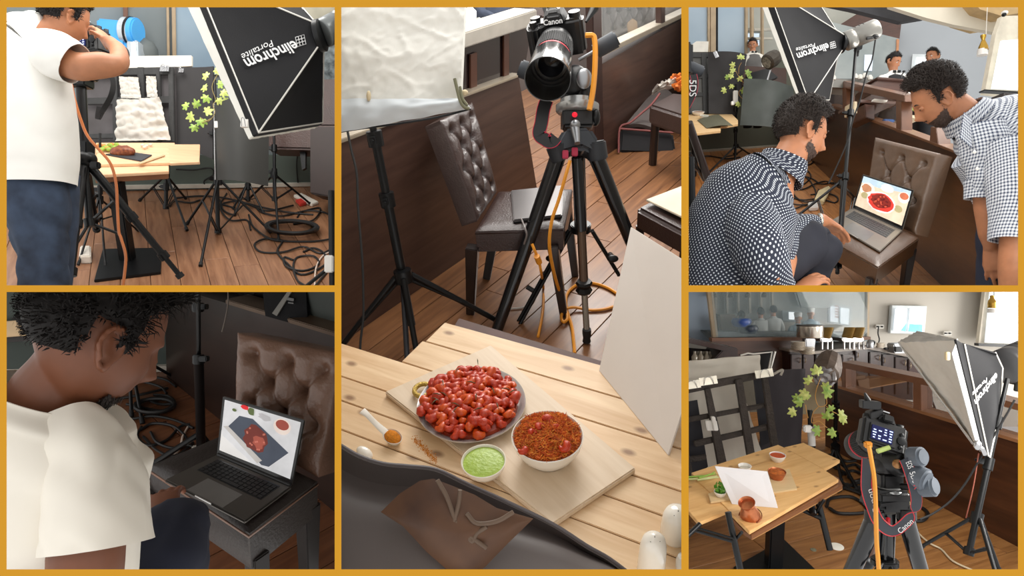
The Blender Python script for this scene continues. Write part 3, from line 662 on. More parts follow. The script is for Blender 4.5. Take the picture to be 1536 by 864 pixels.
    def mk():
        if hair is not None:
            def thf(X,Y,Z): return (1+long_top*max(0,min(1,(Z-.02)/.06)))*(1-fade*max(0,min(1,(.02-Z)/.05)))
            shell(hm,hair_len,'hair',hair,4200,hair_len*1.5,lambda p:A(p[0]*.8,p[1]*1.2+.03,.02-max(0,.08-p[2])*1.2),thf)
        if beard is not None: shell(bmk,.0022,'beard',beard,1300,.005,lambda p:A(0,.3,-1))
        if eye:
            for sg in(-1,1):
                m=MB(); o=c+(x*sg*.031+y*.0725+z*.0)*k
                if eye=='closed':
                    m.ell(o,(x,y,z),(.0155*k,.0125*k,.0105*k),16,10); e=part(par,'eyelid',m,skin); m=MB(); m.tube([o+(x*a_+y*(.0125-abs(a_)*.25)-z*(.0045-abs(a_)*.2))*k for a_ in(-.014,-.007,0,.007,.014)],.0011*k,6); part(e,'eyelashes',m,BLK)
                    m=MB(); m.tube([c+(x*sg*a+y*(.088-3.0*(a-.022)**2*8*.5)+z*b)*k for a,b in((.013,.017),(.025,.023),(.038,.024),(.05,.018))],[.0016*k,.0028*k,.0024*k,.0008*k],8); part(par,'eyebrow',m,hair or BLK); continue
                m.ell(o,(x,y,z),(.0125*k,.0115*k,.011*k),14,10); e=part(par,'eye',m,pm('eye_white',(225,218,210),.2))
                m=MB(); m.ell(o+(y*.0075-z*.003)*k,(x,z,y),(.0058*k,.0058*k,.0045*k),12,8); part(e,'iris',m,pm('iris_dark',(32,20,14),.1))
                m=MB(); m.grid(np.array([[o+(x*math.cos(a)*.0145+z*(math.sin(a)*.012+ .001)+y*(.0125*math.cos(b)*.9))*k*1.0 for a in np.linspace(.1,3.04,8)] for b in np.linspace(1.5,.2,5)]),.001*k)
                part(e,'eyelid',m,skin)
                m=MB(); m.tube([c+(x*sg*a+y*(.086-.35*(a-.03)**2*30*.1-.0*a)+z*b)*k for a,b in((.013,.017),(.025,.023),(.038,.024),(.05,.018))],[.0022*k,.0034*k,.003*k,.001*k],8); part(par,'eyebrow',m,hair or BLK)
    return mk
def finger(m,a,d,n,L,r,curl,k=3):
    """chain of phalanges from a along d, bending towards -n"""
    p=a; pts=[a-d*.02]; rs=[r]; dd=d; pts.append(a); rs.append(r*1.02)
    for i,f in enumerate((.45,.3,.25)[:k]):
        an=curl*(.7 if i==0 else 1.0); x=np.cross(dd,n); c_,s_=math.cos(an),math.sin(an); nd_=dd*c_-n*s_; nn=n*c_+dd*s_; dd,n=unit(nd_),unit(nn)
        pts.append(p+dd*L*f*.5); rs.append(r*.9); p=p+dd*L*f; pts.append(p); rs.append(r*(.97-.1*i))
    rs[-1]=r*.5; m.tube(pts,rs,10)
def hand(m,wrist,d,n,side,s=1.0,curl=(.3,.35,.4,.45),thumb=.5,spread=.12,tang=.9):
    """d: wrist to knuckles, n: back-of-hand normal, side: direction of the thumb"""
    d=unit(d);n=unit(n-d*np.dot(n,d)); sd=unit(np.cross(d,n)); sd=sd if np.dot(sd,side)>0 else -sd
    pal=.095*s; m.tube([wrist-d*.03*s,wrist,wrist+d*pal*.35,wrist+d*pal*.75,wrist+d*pal*1.0],[(.026*s,.018*s),(.028*s,.019*s),(.036*s,.018*s),(.042*s,.016*s),(.038*s,.012*s)],14,hint=n)
    for i,(o,L) in enumerate(((.030,.072),(.010,.080),(-.010,.075),(-.029,.058))):
        a=wrist+(d*(.092 if i<3 else .084)+sd*o)*s; finger(m,a,unit(d+sd*spread*(1.5-i)*.6),n,L*s,(.0092 if i<3 else .008)*s,curl[i])
    a=wrist+(d*.035+sd*.028-n*.004)*s; finger(m,a,unit(d*.75+sd*tang-n*.15),unit(n*.7+sd*.3),.062*s,.0108*s,thumb,2)
def limb(m,pts,rs,n=16,sub=5,hint=None):
    p=spl(pts,sub); N=len(pts); r=[]
    R=[(q,q) if np.isscalar(q) else q for q in rs]
    for i in range(len(p)):
        t=i/sub; j=min(int(t),N-2); f=t-j; f=f*f*(3-2*f) if True else f; r.append((R[j][0]*(1-f)+R[j+1][0]*f,R[j][1]*(1-f)+R[j+1][1]*f))
    m.tube(p,r,n,hint=hint)
def garment(m,pts,rs,nrm,n=48,sub=8,wr=.008,wf=9.0,seed=0,uvs=1.0,tk=.003,open0=True,hem=0.0,diag=0.0):
    """cloth tube with folds; pts path, rs (half width, half depth), nrm: direction of the first radius. UV in metres"""
    p=spl(pts,sub); N=len(pts); R=[(q,q) if np.isscalar(q) else q for q in rs]; G=[];UV=[];acc=0
    for i,c in enumerate(p):
        t=i/sub; j=min(int(t),N-2); f=t-j; f=f*f*(3-2*f); a=unit(p[min(i+1,len(p)-1)]-p[max(i-1,0)]); k=nrm[min(j,len(nrm)-1)] if isinstance(nrm,list) else nrm
        if isinstance(nrm,list) and j+1<len(nrm): k=np.asarray(nrm[j])*(1-f)+np.asarray(nrm[j+1])*f
        u=unit(k-a*np.dot(k,a)); v=unit(np.cross(a,u)); ru=R[j][0]*(1-f)+R[j+1][0]*f; rv=R[j][1]*(1-f)+R[j+1][1]*f
        if i: acc+=np.linalg.norm(p[i]-p[i-1])
        row=[]
        for q in range(n+1):
            th=2*math.pi*q/n; cs,sn=math.cos(th),math.sin(th); e=.82; cs_=abs(cs)**e*(1 if cs>0 else -1); sn_=abs(sn)**e*(1 if sn>0 else -1)
            o=u*ru*cs_+v*rv*sn_; b=c+o; s1=pn(b[0]*wf+seed,b[1]*wf,b[2]*wf*.6+acc*diag)+.5*pn(b[0]*wf*2.3,b[1]*wf*2.3+seed,b[2]*wf*1.3)-1.1*max(0,.16-abs(pn((b[0]+b[2])*wf*.9+seed*3,b[1]*wf*.5,(b[2]-b[0])*wf*.45)))*3; row.append(b+unit(o)*s1*wr); UV.append((2*math.pi*(ru+rv)/2*q/n*uvs,acc*uvs))
        row[-1]=row[0]; G.append(row)
    G=np.array(G); a,b=G.shape[:2]; ctr=np.array(p)[:,None,:]; IN=G-(G-ctr)/np.linalg.norm(G-ctr,axis=2,keepdims=True)*tk; o=len(m.v)
    vs=list(G.reshape(-1,3))+list(IN.reshape(-1,3)); L=a*b
    fs=[(i*b+j,i*b+j+1,(i+1)*b+j+1,(i+1)*b+j) for i in range(a-1) for j in range(b-1)]+[(L+i*b+j,L+(i+1)*b+j,L+(i+1)*b+j+1,L+i*b+j+1) for i in range(a-1) for j in range(b-1)]
    for r_ in(0,a-1): fs+=[(r_*b+j,r_*b+j+1,L+r_*b+j+1,L+r_*b+j) for j in range(b-1)]
    m.add(vs,fs,0,True,UV+UV); return G
SKIN=pm('skin_brown',(176,118,84),.5,0,.08,20,sub=.1); SKIN2=pm('skin_dark_brown',(118,70,46),.5,0,.08,20,sub=.1); HAIR=pm('hair_black',(22,18,17),.6,0,.3,60,spec=.25); HAIR2=pm('hair_dark_brown',(42,34,30),.6,0,.3,60,spec=.25); BEARD=pm('beard_dark',(62,44,35),.6,0,.2,60)
def txt_on(pl,t,s,a,b,h,up,mat,bold=.0,sh=0):   # lettering from picture point a to b
    pa,pb=pl.hit(*a),pl.hit(*b); text(s,'lettering',t,pa,pb-pa,pl.hit(a[0]+up[0],a[1]+up[1])-pa,np.linalg.norm(pb-pa),mat,h=h,bold=bold,shear=sh)
# ================= PICTURE 1: photographer at the table (upper left)
def picture1():
    CUR[0]=1; B=B1; R=random.Random(1)
    W=B.wall((150,287),(430,280)); d_back=7
    fm=wood('floor_oak_brown',(124,82,56),(168,122,90),None,1.0,.36,.15,.08,stretch=12)
    plank_floor(B,'floor',1,(330,400),(300,300),.18,1.3,[(-60,290),(540,277),(600,520),(-60,520)],fm,pm('floor_gap_dark',(60,38,26),.8))
    m=MB(); slabpx(m,W,[(-40,235),(560,232),(560,281),(-40,290)],.08); struct('wall_back',m,pm('wall_sage_grey',(92,103,96),.6,0,.08,3))
    m=MB(); slabpx(m,W,[(-40,-30),(560,-30),(560,232),(-40,235)],.05,off=-.03); struct('window_1',m,pm('window_frosted_grey',(128,135,138),.25,0,.1,1.2,c2=(112,122,124)))
    m=MB(); slabpx(m,W,[(262,-20),(345,-20),(345,112),(262,112)],.02,off=.0); struct('window_2',m,pm('window_frosted_blue',(124,146,164),.2,0,.1,1.2,c2=(152,170,184)))
    m=MB(); slabpx(m,W,[(-40,282),(560,273),(560,278),(-40,288)],.04,off=.03); struct('baseboard_back',m,pm('baseboard_white',(206,200,188),.5))
    fr=pm('mullion_tan',(166,146,120),.45); fb=pm('mullion_brown',(116,82,66),.5)
    for k,(a,b,mt) in enumerate(((184,191,fb),(249,253,fr),(257,263,fr))):
        m=MB(); slabpx(m,W,[(a,-20),(b,-20),(b+2,112),(a+2,112)],.05,off=.03); struct('trim_%d'%(k+1),m,mt,.004)
    m=MB(); slabpx(m,W,[(392,-20),(530,-20),(530,66),(392,30)],.04,off=.06); struct('trim_4',m,pm('blind_beige',(186,182,164),.7))
    m=MB(); slabpx(m,W,[(486,60),(530,60),(530,128),(486,122)],.02,off=.08); struct('window_3',m,pm('window_bright',(170,182,186),.2,0,.5,14,c2=(60,66,70)))
    # dark seating booth on the right
    lea=pm('leather_oxblood',(70,42,34),.4,0,.15,9,bump=.2,bs=90); dk=pm('panel_dark_brown',(46,30,26),.5,0,.15,6)
    d=6.05; t=thing('padded_bench','dark brown leather bench against the grey wall behind the big softbox','bench',P(430,250,d))
    m=MB(); a=[P(x,y,d) for x,y in((398,188),(520,188),(520,226),(398,223))]; m.prism(a,cF*.35); part(t,'seat',m,lea,.02)
    m=MB(); a=[P(x,y,d+.35) for x,y in((398,118),(520,118),(520,190),(398,190))]; m.prism(a,cF*.1); part(t,'backrest',m,lea,.02)
    m=MB(); m.prism([P(x,y,d+.1) for x,y in((449,224),(458,224),(458,252),(453,255))],cF*.05); part(t,'leg',m,BLK)
    m=MB(); m.prism([P(x,y,5.9) for x,y in((465,190),(520,190),(520,300),(465,290))],cF*.4); one('cabinet','dark brown cabinet end at the right edge beside the bench','cabinet',m,dk,bev=.01)
    # water dispenser in blue behind the rack
    d=5.5; t=thing('water_dispenser','bright blue appliance box with a silver and blue drum standing above the white board','appliance',P(180,90,d)); blue=pm('appliance_blue',(70,158,220),.35,0,.08,3); sil=pm('appliance_silver',(190,198,204),.25,.4,.1,20)
    m=MB(); m.prism([P(x,y,d) for x,y in((143,26),(186,30),(189,90),(143,90))],cF*.15); part(t,'body',m,blue,.02)
    m=MB(); c=P(186,46,d+.05); e=P(203,48,d+.05); m.tube([c,e],.11,28); part(t,'drum',m,sil,.006); m=MB(); m.tube([P(197,47,d+.05),P(208,48,d+.05)],.112,28); part(t,'drum_cap',m,blue,.012)
    m=MB(); m.tube([P(195,46.5,d+.05),P(198,47,d+.05)],.117,28); part(t,'ring',m,BLK)
    m=MB(); m.prism([P(x,y,d) for x,y in((189,59),(206,60),(207,90),(190,90))],cF*.2); part(t,'side_panel',m,sil,.01); m=MB(); m.prism([P(x,y,d-.005) for x,y in((197,64),(204,64),(205,86),(198,86))],-cF*.01); part(t,'window_strip',m,pm('bright_panel',(232,240,240),.3))
    m=MB(); m.lathe(P(219,88,5.7),B.u,[(.1,0),(.1,.08),(.07,.14),(.0001,.17)],24); one('dark_lamp_dome','dark rounded shape on the ledge right of the blue appliance','lamp',m,pm('shade_grey',(86,92,92),.6))
    # white board behind, rack with cloth, black board
    m=MB(); d=5.45; m.prism([P(x,y,d) for x,y in((178,84),(287,83),(287,99),(178,106))],cF*.03); one('foam_board','long white foam board standing across the top of the black rack','board',m,pm('foam_white',(222,218,208),.8),bev=.003)
    fbk=pm('rack_black',(48,48,48),.6,0,.2,20,bump=.3,bs=120); d=5.38
    t=thing('lattice_rack','black lattice rack holding up a crumpled grey cloth behind the table','rack',P(200,240,d))
    m=MB(); m.prism([P(x,y,d+.04) for x,y in((120,104),(262,100),(264,232),(120,232))],cF*.02); part(t,'backing_sheet',m,pm('backing_grey',(92,88,90),.8,0,.15,5,c2=(70,66,66)))
    for y0,y1 in((103,113),(146,156),(200,207)): m=MB(); m.prism([P(x,y,d) for x,y in((132,y0+2),(262,y0-1),(263,y1),(132,y1+2))],-cF*.025); part(t,'crossbar',m,fbk,.004)
    for x0,x1 in((170,178),(208,218),(236,242),(254,262)): m=MB(); m.prism([P(x,y,d-.005) for x,y in((x0,102),(x1,102),(x1+2,214),(x0+2,214))],-cF*.025); part(t,'upright',m,fbk,.004)
    cl=pm('cloth_grey_white',(196,192,184),.85,0,.08,10)
    def cloth(name,lab,px,d,mat,amp=.012,f=8,nu=24,nv=24,grp=None,par=None,ph=0):
        q=[P(x,y,d) for x,y in px]; m=MB(); m.grid(bil(*q,nu,nv,lambda u,v:amp*(pn(u*f*.5+ph,v*f,ph)+.6*pn(u*f*1.7,v*f*1.7,ph+4)),-cF),.004)
        return one(name,lab,'cloth',m,mat,group=grp) if par is None else part(par,name,m,mat)
    t=thing('grey_cloth','crumpled light grey cloth clipped to the lattice rack above the food','cloth',P(212,212,5.3))
    cloth('cloth_drape','',[(176,150),(240,146),(256,210),(173,212)],5.3,cl,.03,7,30,30,par=t); cloth('cloth_flap','',[(179,115),(207,116),(212,148),(182,147)],5.32,cl,.01,par=t); cloth('cloth_flap','',[(219,114),(234,115),(236,146),(221,146)],5.32,cl,.01,par=t,ph=3)
    clip_binder('silver clip gripping the white board at the right end of the rack',P(247,103,5.33),cU,-cF,.07,CHR,h=.05)
    clip_binder('small silver clip at the upper left corner of the tall black board',P(272,106,5.4),cU,-cF,.04,CHR)
    m=MB(); m.grid(bil(*[P(x,y,5.45) for x,y in((258,101),(321,100),(320,239),(262,214))],10,10,lambda u,v:-.02*math.sin(3*u)+.004*pn(u*5,v*5),-cF),.012); one('black_board','tall black card standing between the rack and the plant','board',m,pm('card_black',(46,44,45),.7,0,.12,4))
    # table
    tz=.66; pine=wood('pine_board',(216,172,132),(232,194,156),cR,1.0,.5,0,.05,knots=.0,stretch=9); t=thing('dining_table','square restaurant table with a pine top on a black column and square foot','table',B.f_(192,396))
    pl=B.lv(tz)
    m=MB(); m.prism([pl.hit(x,y) for x,y in((142,222),(253,221),(253,257),(142,263))],-B.u*.02); part(t,'tabletop',m,pine,.003)
    m=MB(); q=B.lv(tz-.022); m.prism([q.hit(x,y) for x,y in((142,226),(252,224),(252,258),(142,264))],-B.u*.05); part(t,'apron',m,pm('table_edge_brown',(150,100,66),.5),.003)
    bc=B.f_(192,392); tc=P(192,262,dep(bc)-.02); ax=B.u; top=bc+ax*(tz-.07); m=MB(); a=unit(top-bc); m.box((bc+top)/2,(cR,np.cross(a,cR),a),(.085,.085,np.linalg.norm(top-bc))); part(t,'column',m,BLK,.008)
    m=MB(); m.prism([B.f_(x,y,.02) for x,y in((141,420),(154,373),(243,371),(241,408))],-B.u*.02); part(t,'base_plate',m,BLK,.004)
    for i,(a,b,c_,d_) in enumerate((((144,214),(262,214),(262,228),(144,229)),((146,229),(262,228),(300,243),(140,247)),((252,216.5),(300,216.5),(299,243),(255,245)))):
        m=MB(); q=B.lv(tz+.018+i*.002); m.prism([q.hit(*p) for p in(a,b,c_,d_)],-B.u*.018); one('pine_board',['rear pale pine board laid on the table under the greens','front pine board laid on the table under the slate','short pine board jutting out past the right table edge'][i],'board',m,pine,bev=.002)
    q=B.lv(tz+.03); m=MB(); m.prism([q.hit(x,y) for x,y in((158,231),(185,226),(228,232),(212,241))],-B.u*.008); one('slate_plate','dark slate plate holding a chunk of grilled meat on the table','plate',m,pm('slate',(52,54,58),.6),bev=.002)
    m=MB(); c=q.hit(184,231)+B.u*.015; m.ell(c,(cR,B.f,B.u),(.09,.05,.045),18,12); o=MB(); 
    o.v=[tuple(np.array(v)+unit(np.array(v)-c)*.012*pn(v[0]*40,v[1]*40,v[2]*40)) for v in m.v]; o.f=m.f;o.m=m.m;o.s=m.s; one('grilled_meat','reddish-brown roasted piece of meat on the slate plate','food',o,pm('roast_meat',(150,84,48),.4,0,.4,60,c2=(96,40,24)))
    for k in range(16):
        m=MB(); c=q.hit(150+k*1.9,222+R.uniform(-3,6))+B.u*.01; m.ell(c,(cR,B.f,B.u),(.022,.02,.016),7,5)
        one('salad_leaf','leafy green garnish heaped on the boards left of the slate','garnish',m,pm('salad_green',(150,176,70),.6,0,.3,50) if k%3 else pm('salad_orange',(214,140,60),.6),group='salad leaves left of the slate')
    m=MB(); q=B.lv(tz+.025); m.prism([q.hit(*p) for p in((208,245),(210,247),(248,234),(245,233))],B.u*.006); one('table_knife','steel knife lying slantwise on the pine boards right of the slate','knife',m,pm('knife_wood',(196,170,130),.4))
    for k,(x,y) in enumerate(((214,220),(220,221),(226,219),(217,223))): m=MB(); m.ell(q.hit(x,y)+B.u*.01,(cR,B.f,B.u),(.016,.014,.012),10,7); one('garlic_clove','small pale garlic clove on the pine boards behind the knife','garlic',m,pm('garlic',(226,206,186),.6),group='garlic cloves behind the knife')
    # stands
    def st(lab,top,hub,foot,feet,dt,**k): 
        f=[B.f_(*p,.015) for p in feet]; h=P(*hub,dt); return light_stand(lab,P(*top,dt),P(*foot,dt),f,B,legtop=h,**k)
    st('black light stand behind the curved black flag, carrying the plant',(322,120),(327,272),(327,348),((254+27,335),(301,397),(405,347)),dep(B.f_(327,352)),r=.017)
    st('black light stand right of the curved flag under the big softbox',(411,180),(411,263),(412,300),((372,300),(466,306),(418,360)),5.9,r=.016)
    st('black light stand standing behind the table to the right of its column',(250,220),(249,264),(249,312),((210,300),(278,297),(280,344)),5.75,r=.016)
    st('black light stand with low legs behind the curved flag',(372,200),(372,280),(372,300),((350,312),(395,318),(352,322)),6.0,r=.014)
    st('black light stand half hidden behind the camera tripod',(150,200),(150,300),(150,330),((118,395),(158,398),(206,345)),4.9,r=.012)
    d=4.9; w=[P(x,y,d) for x,y in((322,158),(404,152),(401,279),(324,270))]; m=MB(); m.grid(bil(*w,20,12,lambda u,v:.12*math.sin(math.pi*u)-.01*v,-cF),.006); t=thing('black_flag','curved black card hanging in front of a stand below the big softbox','flag',P(362,275,d)); part(t,'card',m,pm('flag_charcoal',(48,48,46),.55,0,.12,3))
    m=MB(); m.tube([w[0]+cU*.01-cF*.01,w[3]-cF*.01],.006,8); part(t,'edge_rod',m,CHR); m=MB(); m.box(P(325,187,d-.03),(cR,cF,cU),(.03,.02,.05)); part(t,'clamp',m,WHT,.003)
    ivy('sprig of ivy with yellow-green leaves clipped above the black flag',P(330,165,4.8),[[(338,156),(330,150),(320,156),(322,170),(312,182),(300,176)],[(324,150),(318,130),(326,112)],[(316,178),(304,184),(294,182)]],
        [(313,116,150,1),(322,112,60,1),(312,128,200,1.1),(324,126,0,1),(330,136,-30,1),(313,142,240,1.1),(325,146,-60,1),(332,150,-10,.9),(284,160,165,1),(297,164,110,1.2),(304,168,20,1.2),(292,172,200,1.2),(300,176,-70,1.2),(294,186,250,1.0),(334,126,30,.9)],4.8,.062,IVY,B,IST)
    # softbox
    nt,nb,fb_,ft=P(289,-42,3.3),P(388,199,3.3),P(484,184,3.85),P(400,-48,3.85); rc=P(478,54,3.55); out=unit(np.cross(nb-nt,ft-nt)); out=out if np.dot(out,cR)<0 else -out
    X=unit(P(365,97,3.4)-P(446,66,3.4)); 
    t,ax=softbox('huge black softbox tilted over the scene at the upper right, glowing side to the left',nt,nb,fb_,ft,rc,.075,out,.04,None,skirt=(.075,.03))
    pl=plane3(nt,nb,rc).off(.012); 
    txt=txt_on
    LT=pm('print_white',(225,225,225),.6,0,.02)
    txt(pl,t,'elinchrom',(441,60),(364,89),.062,(4,12),LT,.02); txt(pl,t,'Portalite',(407,60),(360,82),.032,(4,12),LT,0,.3)
    a=[pl.hit(x,y) for x,y in((443,56),(456,52),(459,66),(446,70))]; m=MB(); m.tube(a,.0022,4,closed=True,sm=False)
    for q in((.33,),(.66,)): m.tube([seg(a[0],a[1],q[0]),seg(a[3],a[2],q[0])],.002,4); m.tube([seg(a[0],a[3],q[0]),seg(a[1],a[2],q[0])],.002,4)
    part(t,'logo_mark',m,LT)
    ha=unit(P(540,20,3.75)-rc); flash_head('grey studio flash head fixed behind the big softbox at the right edge',rc,ha,.075,.4,pm('head_grey',(120,124,124),.3,.5,.1),B)
    clip_binder('white clip on the lower lip of the big softbox',P(367,185,3.25),cU,-cF,.035,WHT,h=.04)
    # floor things
    for k,px in enumerate(([(262,297),(300,294),(330,296),(352,300),(390,310),(430,318),(470,322)],[(330,300),(336,316),(352,322),(350,312),(334,306),(352,302),(372,306),(400,316),(440,308)],[(384,310),(392,318),(420,324),(450,318),(480,312),(470,330),(440,336)],
        [(373,322),(380,340),(405,358),(430,362),(470,362),(500,358)],[(432,362),(400,358),(382,366),(392,378),(425,378),(455,370),(480,380),(500,372)],[(424,362),(416,378),(432,396),(452,412),(480,402),(500,386)],[(440,390),(426,386),(430,400),(456,406),(478,396),(470,384),(446,386),(440,400),(446,420),(460,430)],[(455,378),(470,372),(486,380),(494,400),(480,420),(470,432)],[(446,326),(452,318),(470,316),(490,320),(500,330)],[(340,290),(330,310),(345,330),(370,330),(376,345)],[(300,300),(286,304),(262,302),(255,310)])):
        fcable(B,'black power cable lying in the tangle right of the table foot',px,.008,CAB,'cables tangled on the floor of the upper left room')
    cable('wall_cable','thin black cable hanging against the grey wall behind the flag',[W.off(.02).hit(x,y) for x,y in((264,254),(290,255),(316,252),(320,262),(306,272),(312,284))],.007,CAB)
    cable('wall_cable','thin black cable hanging down the grey wall beside the bench leg',[W.off(.02).hit(x,y) for x,y in((447,226),(445,250),(448,284))],.006,CAB)
    t=thing('cable_coil','thick coil of black cable on the floor right of the flag stand','cable',B.f_(440,340)); 
    for k in range(7): m=MB(); c=B.f_(438,340,.02+.022*(k//2)); m.tube([c+B.r*(.19+.012*(k%3))*math.cos(a)+B.f*(.15+.01*(k%2))*math.sin(a) for a in np.linspace(0,6.28,25)[:-1]],.014,6,closed=True); part(t,'loop',m,CAB)
    m=MB(); q=B.lv(.03); m.prism([q.hit(x,y) for x,y in((440,292),(452,289),(478,302),(468,306))],-B.u*.03); one('power_strip','white power strip on the floor between the cables near the wall','power strip',m,pm('strip_white',(226,218,206),.5),bev=.006)
    m=MB(); m.prism([q.hit(x,y) for x,y in((443,299),(452,297),(460,303),(450,306))],-B.u*.03); one('red_box','small red object on the floor beside the white power strip','box',m,pm('red_plastic',(206,60,50),.5),bev=.006)
    m=MB(); q=B.lv(.06); m.prism([q.hit(x,y) for x,y in((120,368),(136,368),(136,384),(118,384))],-B.u*.06); one('plug_box','white plug box on the floor between the tripod legs','power strip',m,pm('strip_white',(226,218,206),.5),bev=.008)
    fcable(B,'pale cable curling down the floor at the lower right edge',[(500,376),(484,384),(474,402),(472,430)],.006,pm('cable_white',(220,200,185),.5))
    t=thing('light_stand','black stand column at the right edge with a white plug on it','light stand',P(498,428,3.9)); m=MB(); m.tube([P(497,286,3.9),P(499,440,3.9)],.02,12); part(t,'pole',m,BLK); m=MB(); m.tube([P(498,398,3.9),P(456,432,3.9)],.012,8); part(t,'leg',m,BLK); m=MB(); m.box(P(494,396,3.86),(cR,cF,cU),(.05,.04,.1)); part(t,'plug',m,WHT,.006)
    # tripod and camera
    dt=3.95; hub=P(126,238,dt); t=thing('tripod','black camera tripod standing in front of the man','tripod',P(128,430,dt))
    m=MB(); m.tube([P(121,118,dt),P(127,236,dt)],.028,16); m.tube([P(127,236,dt),P(134,335,dt)],.02,14); part(t,'centre_column',m,BLK)
    m=MB(); m.ell(hub,(cR,cF,cU),(.07,.07,.05),20,12); m.box(P(124,225,dt),(cR,cF,cU),(.1,.09,.09)); m.box(P(112,246,dt-.03),(cR,cF,cU),(.05,.04,.05)); m.box(P(143,248,dt-.03),(cR,cF,cU),(.05,.04,.04)); part(t,'shoulder',m,BLK,.006)
    tripod_legs(t,hub,[P(101,452,dt-.25),P(272,416,dt+.35),P(145,345,dt+.75)],BLK,.026,.04,(.45,.8))
    m=MB(); m.tube([P(133,328,dt),P(135,340,dt)],.03,14); part(t,'spreader_hub',m,BLK)
    for p,dd in(((112,370),-.1),((182,352),.1),((172,300),.2)): m=MB(); m.tube([P(134,334,dt),P(*p,dt+dd)],.009,8); part(t,'spreader_arm',m,BLK)
    m=MB(); m.box(P(122,112,dt),(cR,cF,cU),(.15,.1,.06)); m.box(P(122,125,dt),(cR,cF,cU),(.1,.1,.05)); part(t,'head_plate',m,BLK,.006)
    cam,Q=dslr('black digital camera on the tripod held by the man in the white T-shirt',P(132,62,dt-.05),unit(cF+cR*.25),unit(cU+cR*-.05),1.5,hot=True)
    strapt=thing('camera_strap','black camera strap hanging in a loop below the elbow','strap',P(150,180,dt)); strapb('band',strapt,[P(x,y,dt-.03) for x,y in((152,100),(166,112),(170,128),(166,146),(154,166),(146,180),(149,160))],.03,[cR,cR+cF,cR],BPL)
    cable('tether_cable','orange tether cable running down from the camera past the tripod','cable' and [P(x,y,dt-.12) for x,y in((106,122),(112,150),(122,182),(132,205),(150,226),(166,246),(174,275),(176,310),(178,346),(181,356),(188,380),(188,400),(183,440))],.008,pm('cable_orange',(190,108,54),.45))
    # the man
    dm=3.45; t=thing('person','man in a white T-shirt and blue jeans bending to look through the tripod camera','person',P(60,470,dm))
    b=MB(); hc=P(98,25,dm+.02); fv=unit(cR*.5+cF*.8-cU*.3); mk=head(hc,fv,unit(cU*.95+cR*.25+cF*.1),.275,HAIR,None,SKIN,seed=3,par=t,body=b,eye=False,hair_len=.011)
    limb(b,[P(46,76,dm),P(62,54,dm),P(76,48,dm),P(90,38,dm)],[.06,(.07,.065),(.068,.066),.06],20)
    limb(b,[P(50,100,dm),P(58,200,dm),P(56,300,dm)],[(.13,.09),(.12,.09),(.10,.08)],20)
    limb(b,[P(70,80,dm-.05),P(112,99,dm-.1),P(150,98,dm-.08),P(176,96,dm-.02),P(178,78,dm+.08),P(168,66,dm+.16),P(161,60,dm+.2)],[.08,.07,.066,.052,.043,.034,.029],18)
    hand(b,P(162,66,dm+.2),unit(P(150,44,dm+.28)-P(162,66,dm+.2)),unit(cR+cU*.5-cF*.2),cU,1.25,(.5,.55,.6,.6),.2)
    part(t,'body',remesh(b,.008,3),SKIN); mk()
    m=MB(); J=pm('jeans_blue',(26,33,48),.85,0,.2,8,c2=(54,68,90)); 
    garment(m,[P(52,262,dm),P(56,300,dm),P(60,350,dm),P(64,400,dm),P(66,480,dm)],[(.15,.11),(.16,.12),(.14,.11),(.12,.1),(.11,.1)],cR,wr=.022,wf=6,seed=4,diag=3); 
    garment(m,[P(82,262,dm+.1),P(84,330,dm+.1),P(76,400,dm+.1),P(72,480,dm+.1)],[(.11,.11),(.10,.1),(.085,.1),(.09,.1)],cR,wr=.012,wf=5,seed=9); part(t,'jeans',m,J)
    TS=pm('tshirt_white',(238,236,230),.85,0,.02,bump=.05,bs=900); m=MB()
    garment(m,[P(72,50,dm),P(58,50,dm),P(40,66,dm),P(43,110,dm),P(52,170,dm),P(57,225,dm),P(58,276,dm)],[(.06,.06),(.115,.09),(.175,.12),(.185,.14),(.185,.15),(.18,.15),(.17,.145)],[unit(cU+cR*.3),unit(cU+cR*.3),unit(cR+cU*.6),cR,cR,cR,cR],wr=.008,wf=5,seed=2,diag=1.5)
    garment(m,[P(60,70,dm-.02),P(78,80,dm-.08),P(98,90,dm-.1),P(112,97,dm-.1)],[(.09,.08),(.115,.1),(.115,.1),(.105,.095)],unit(cU-cR*.3),wr=.008,wf=7,seed=5); part(t,'tshirt',m,TS)
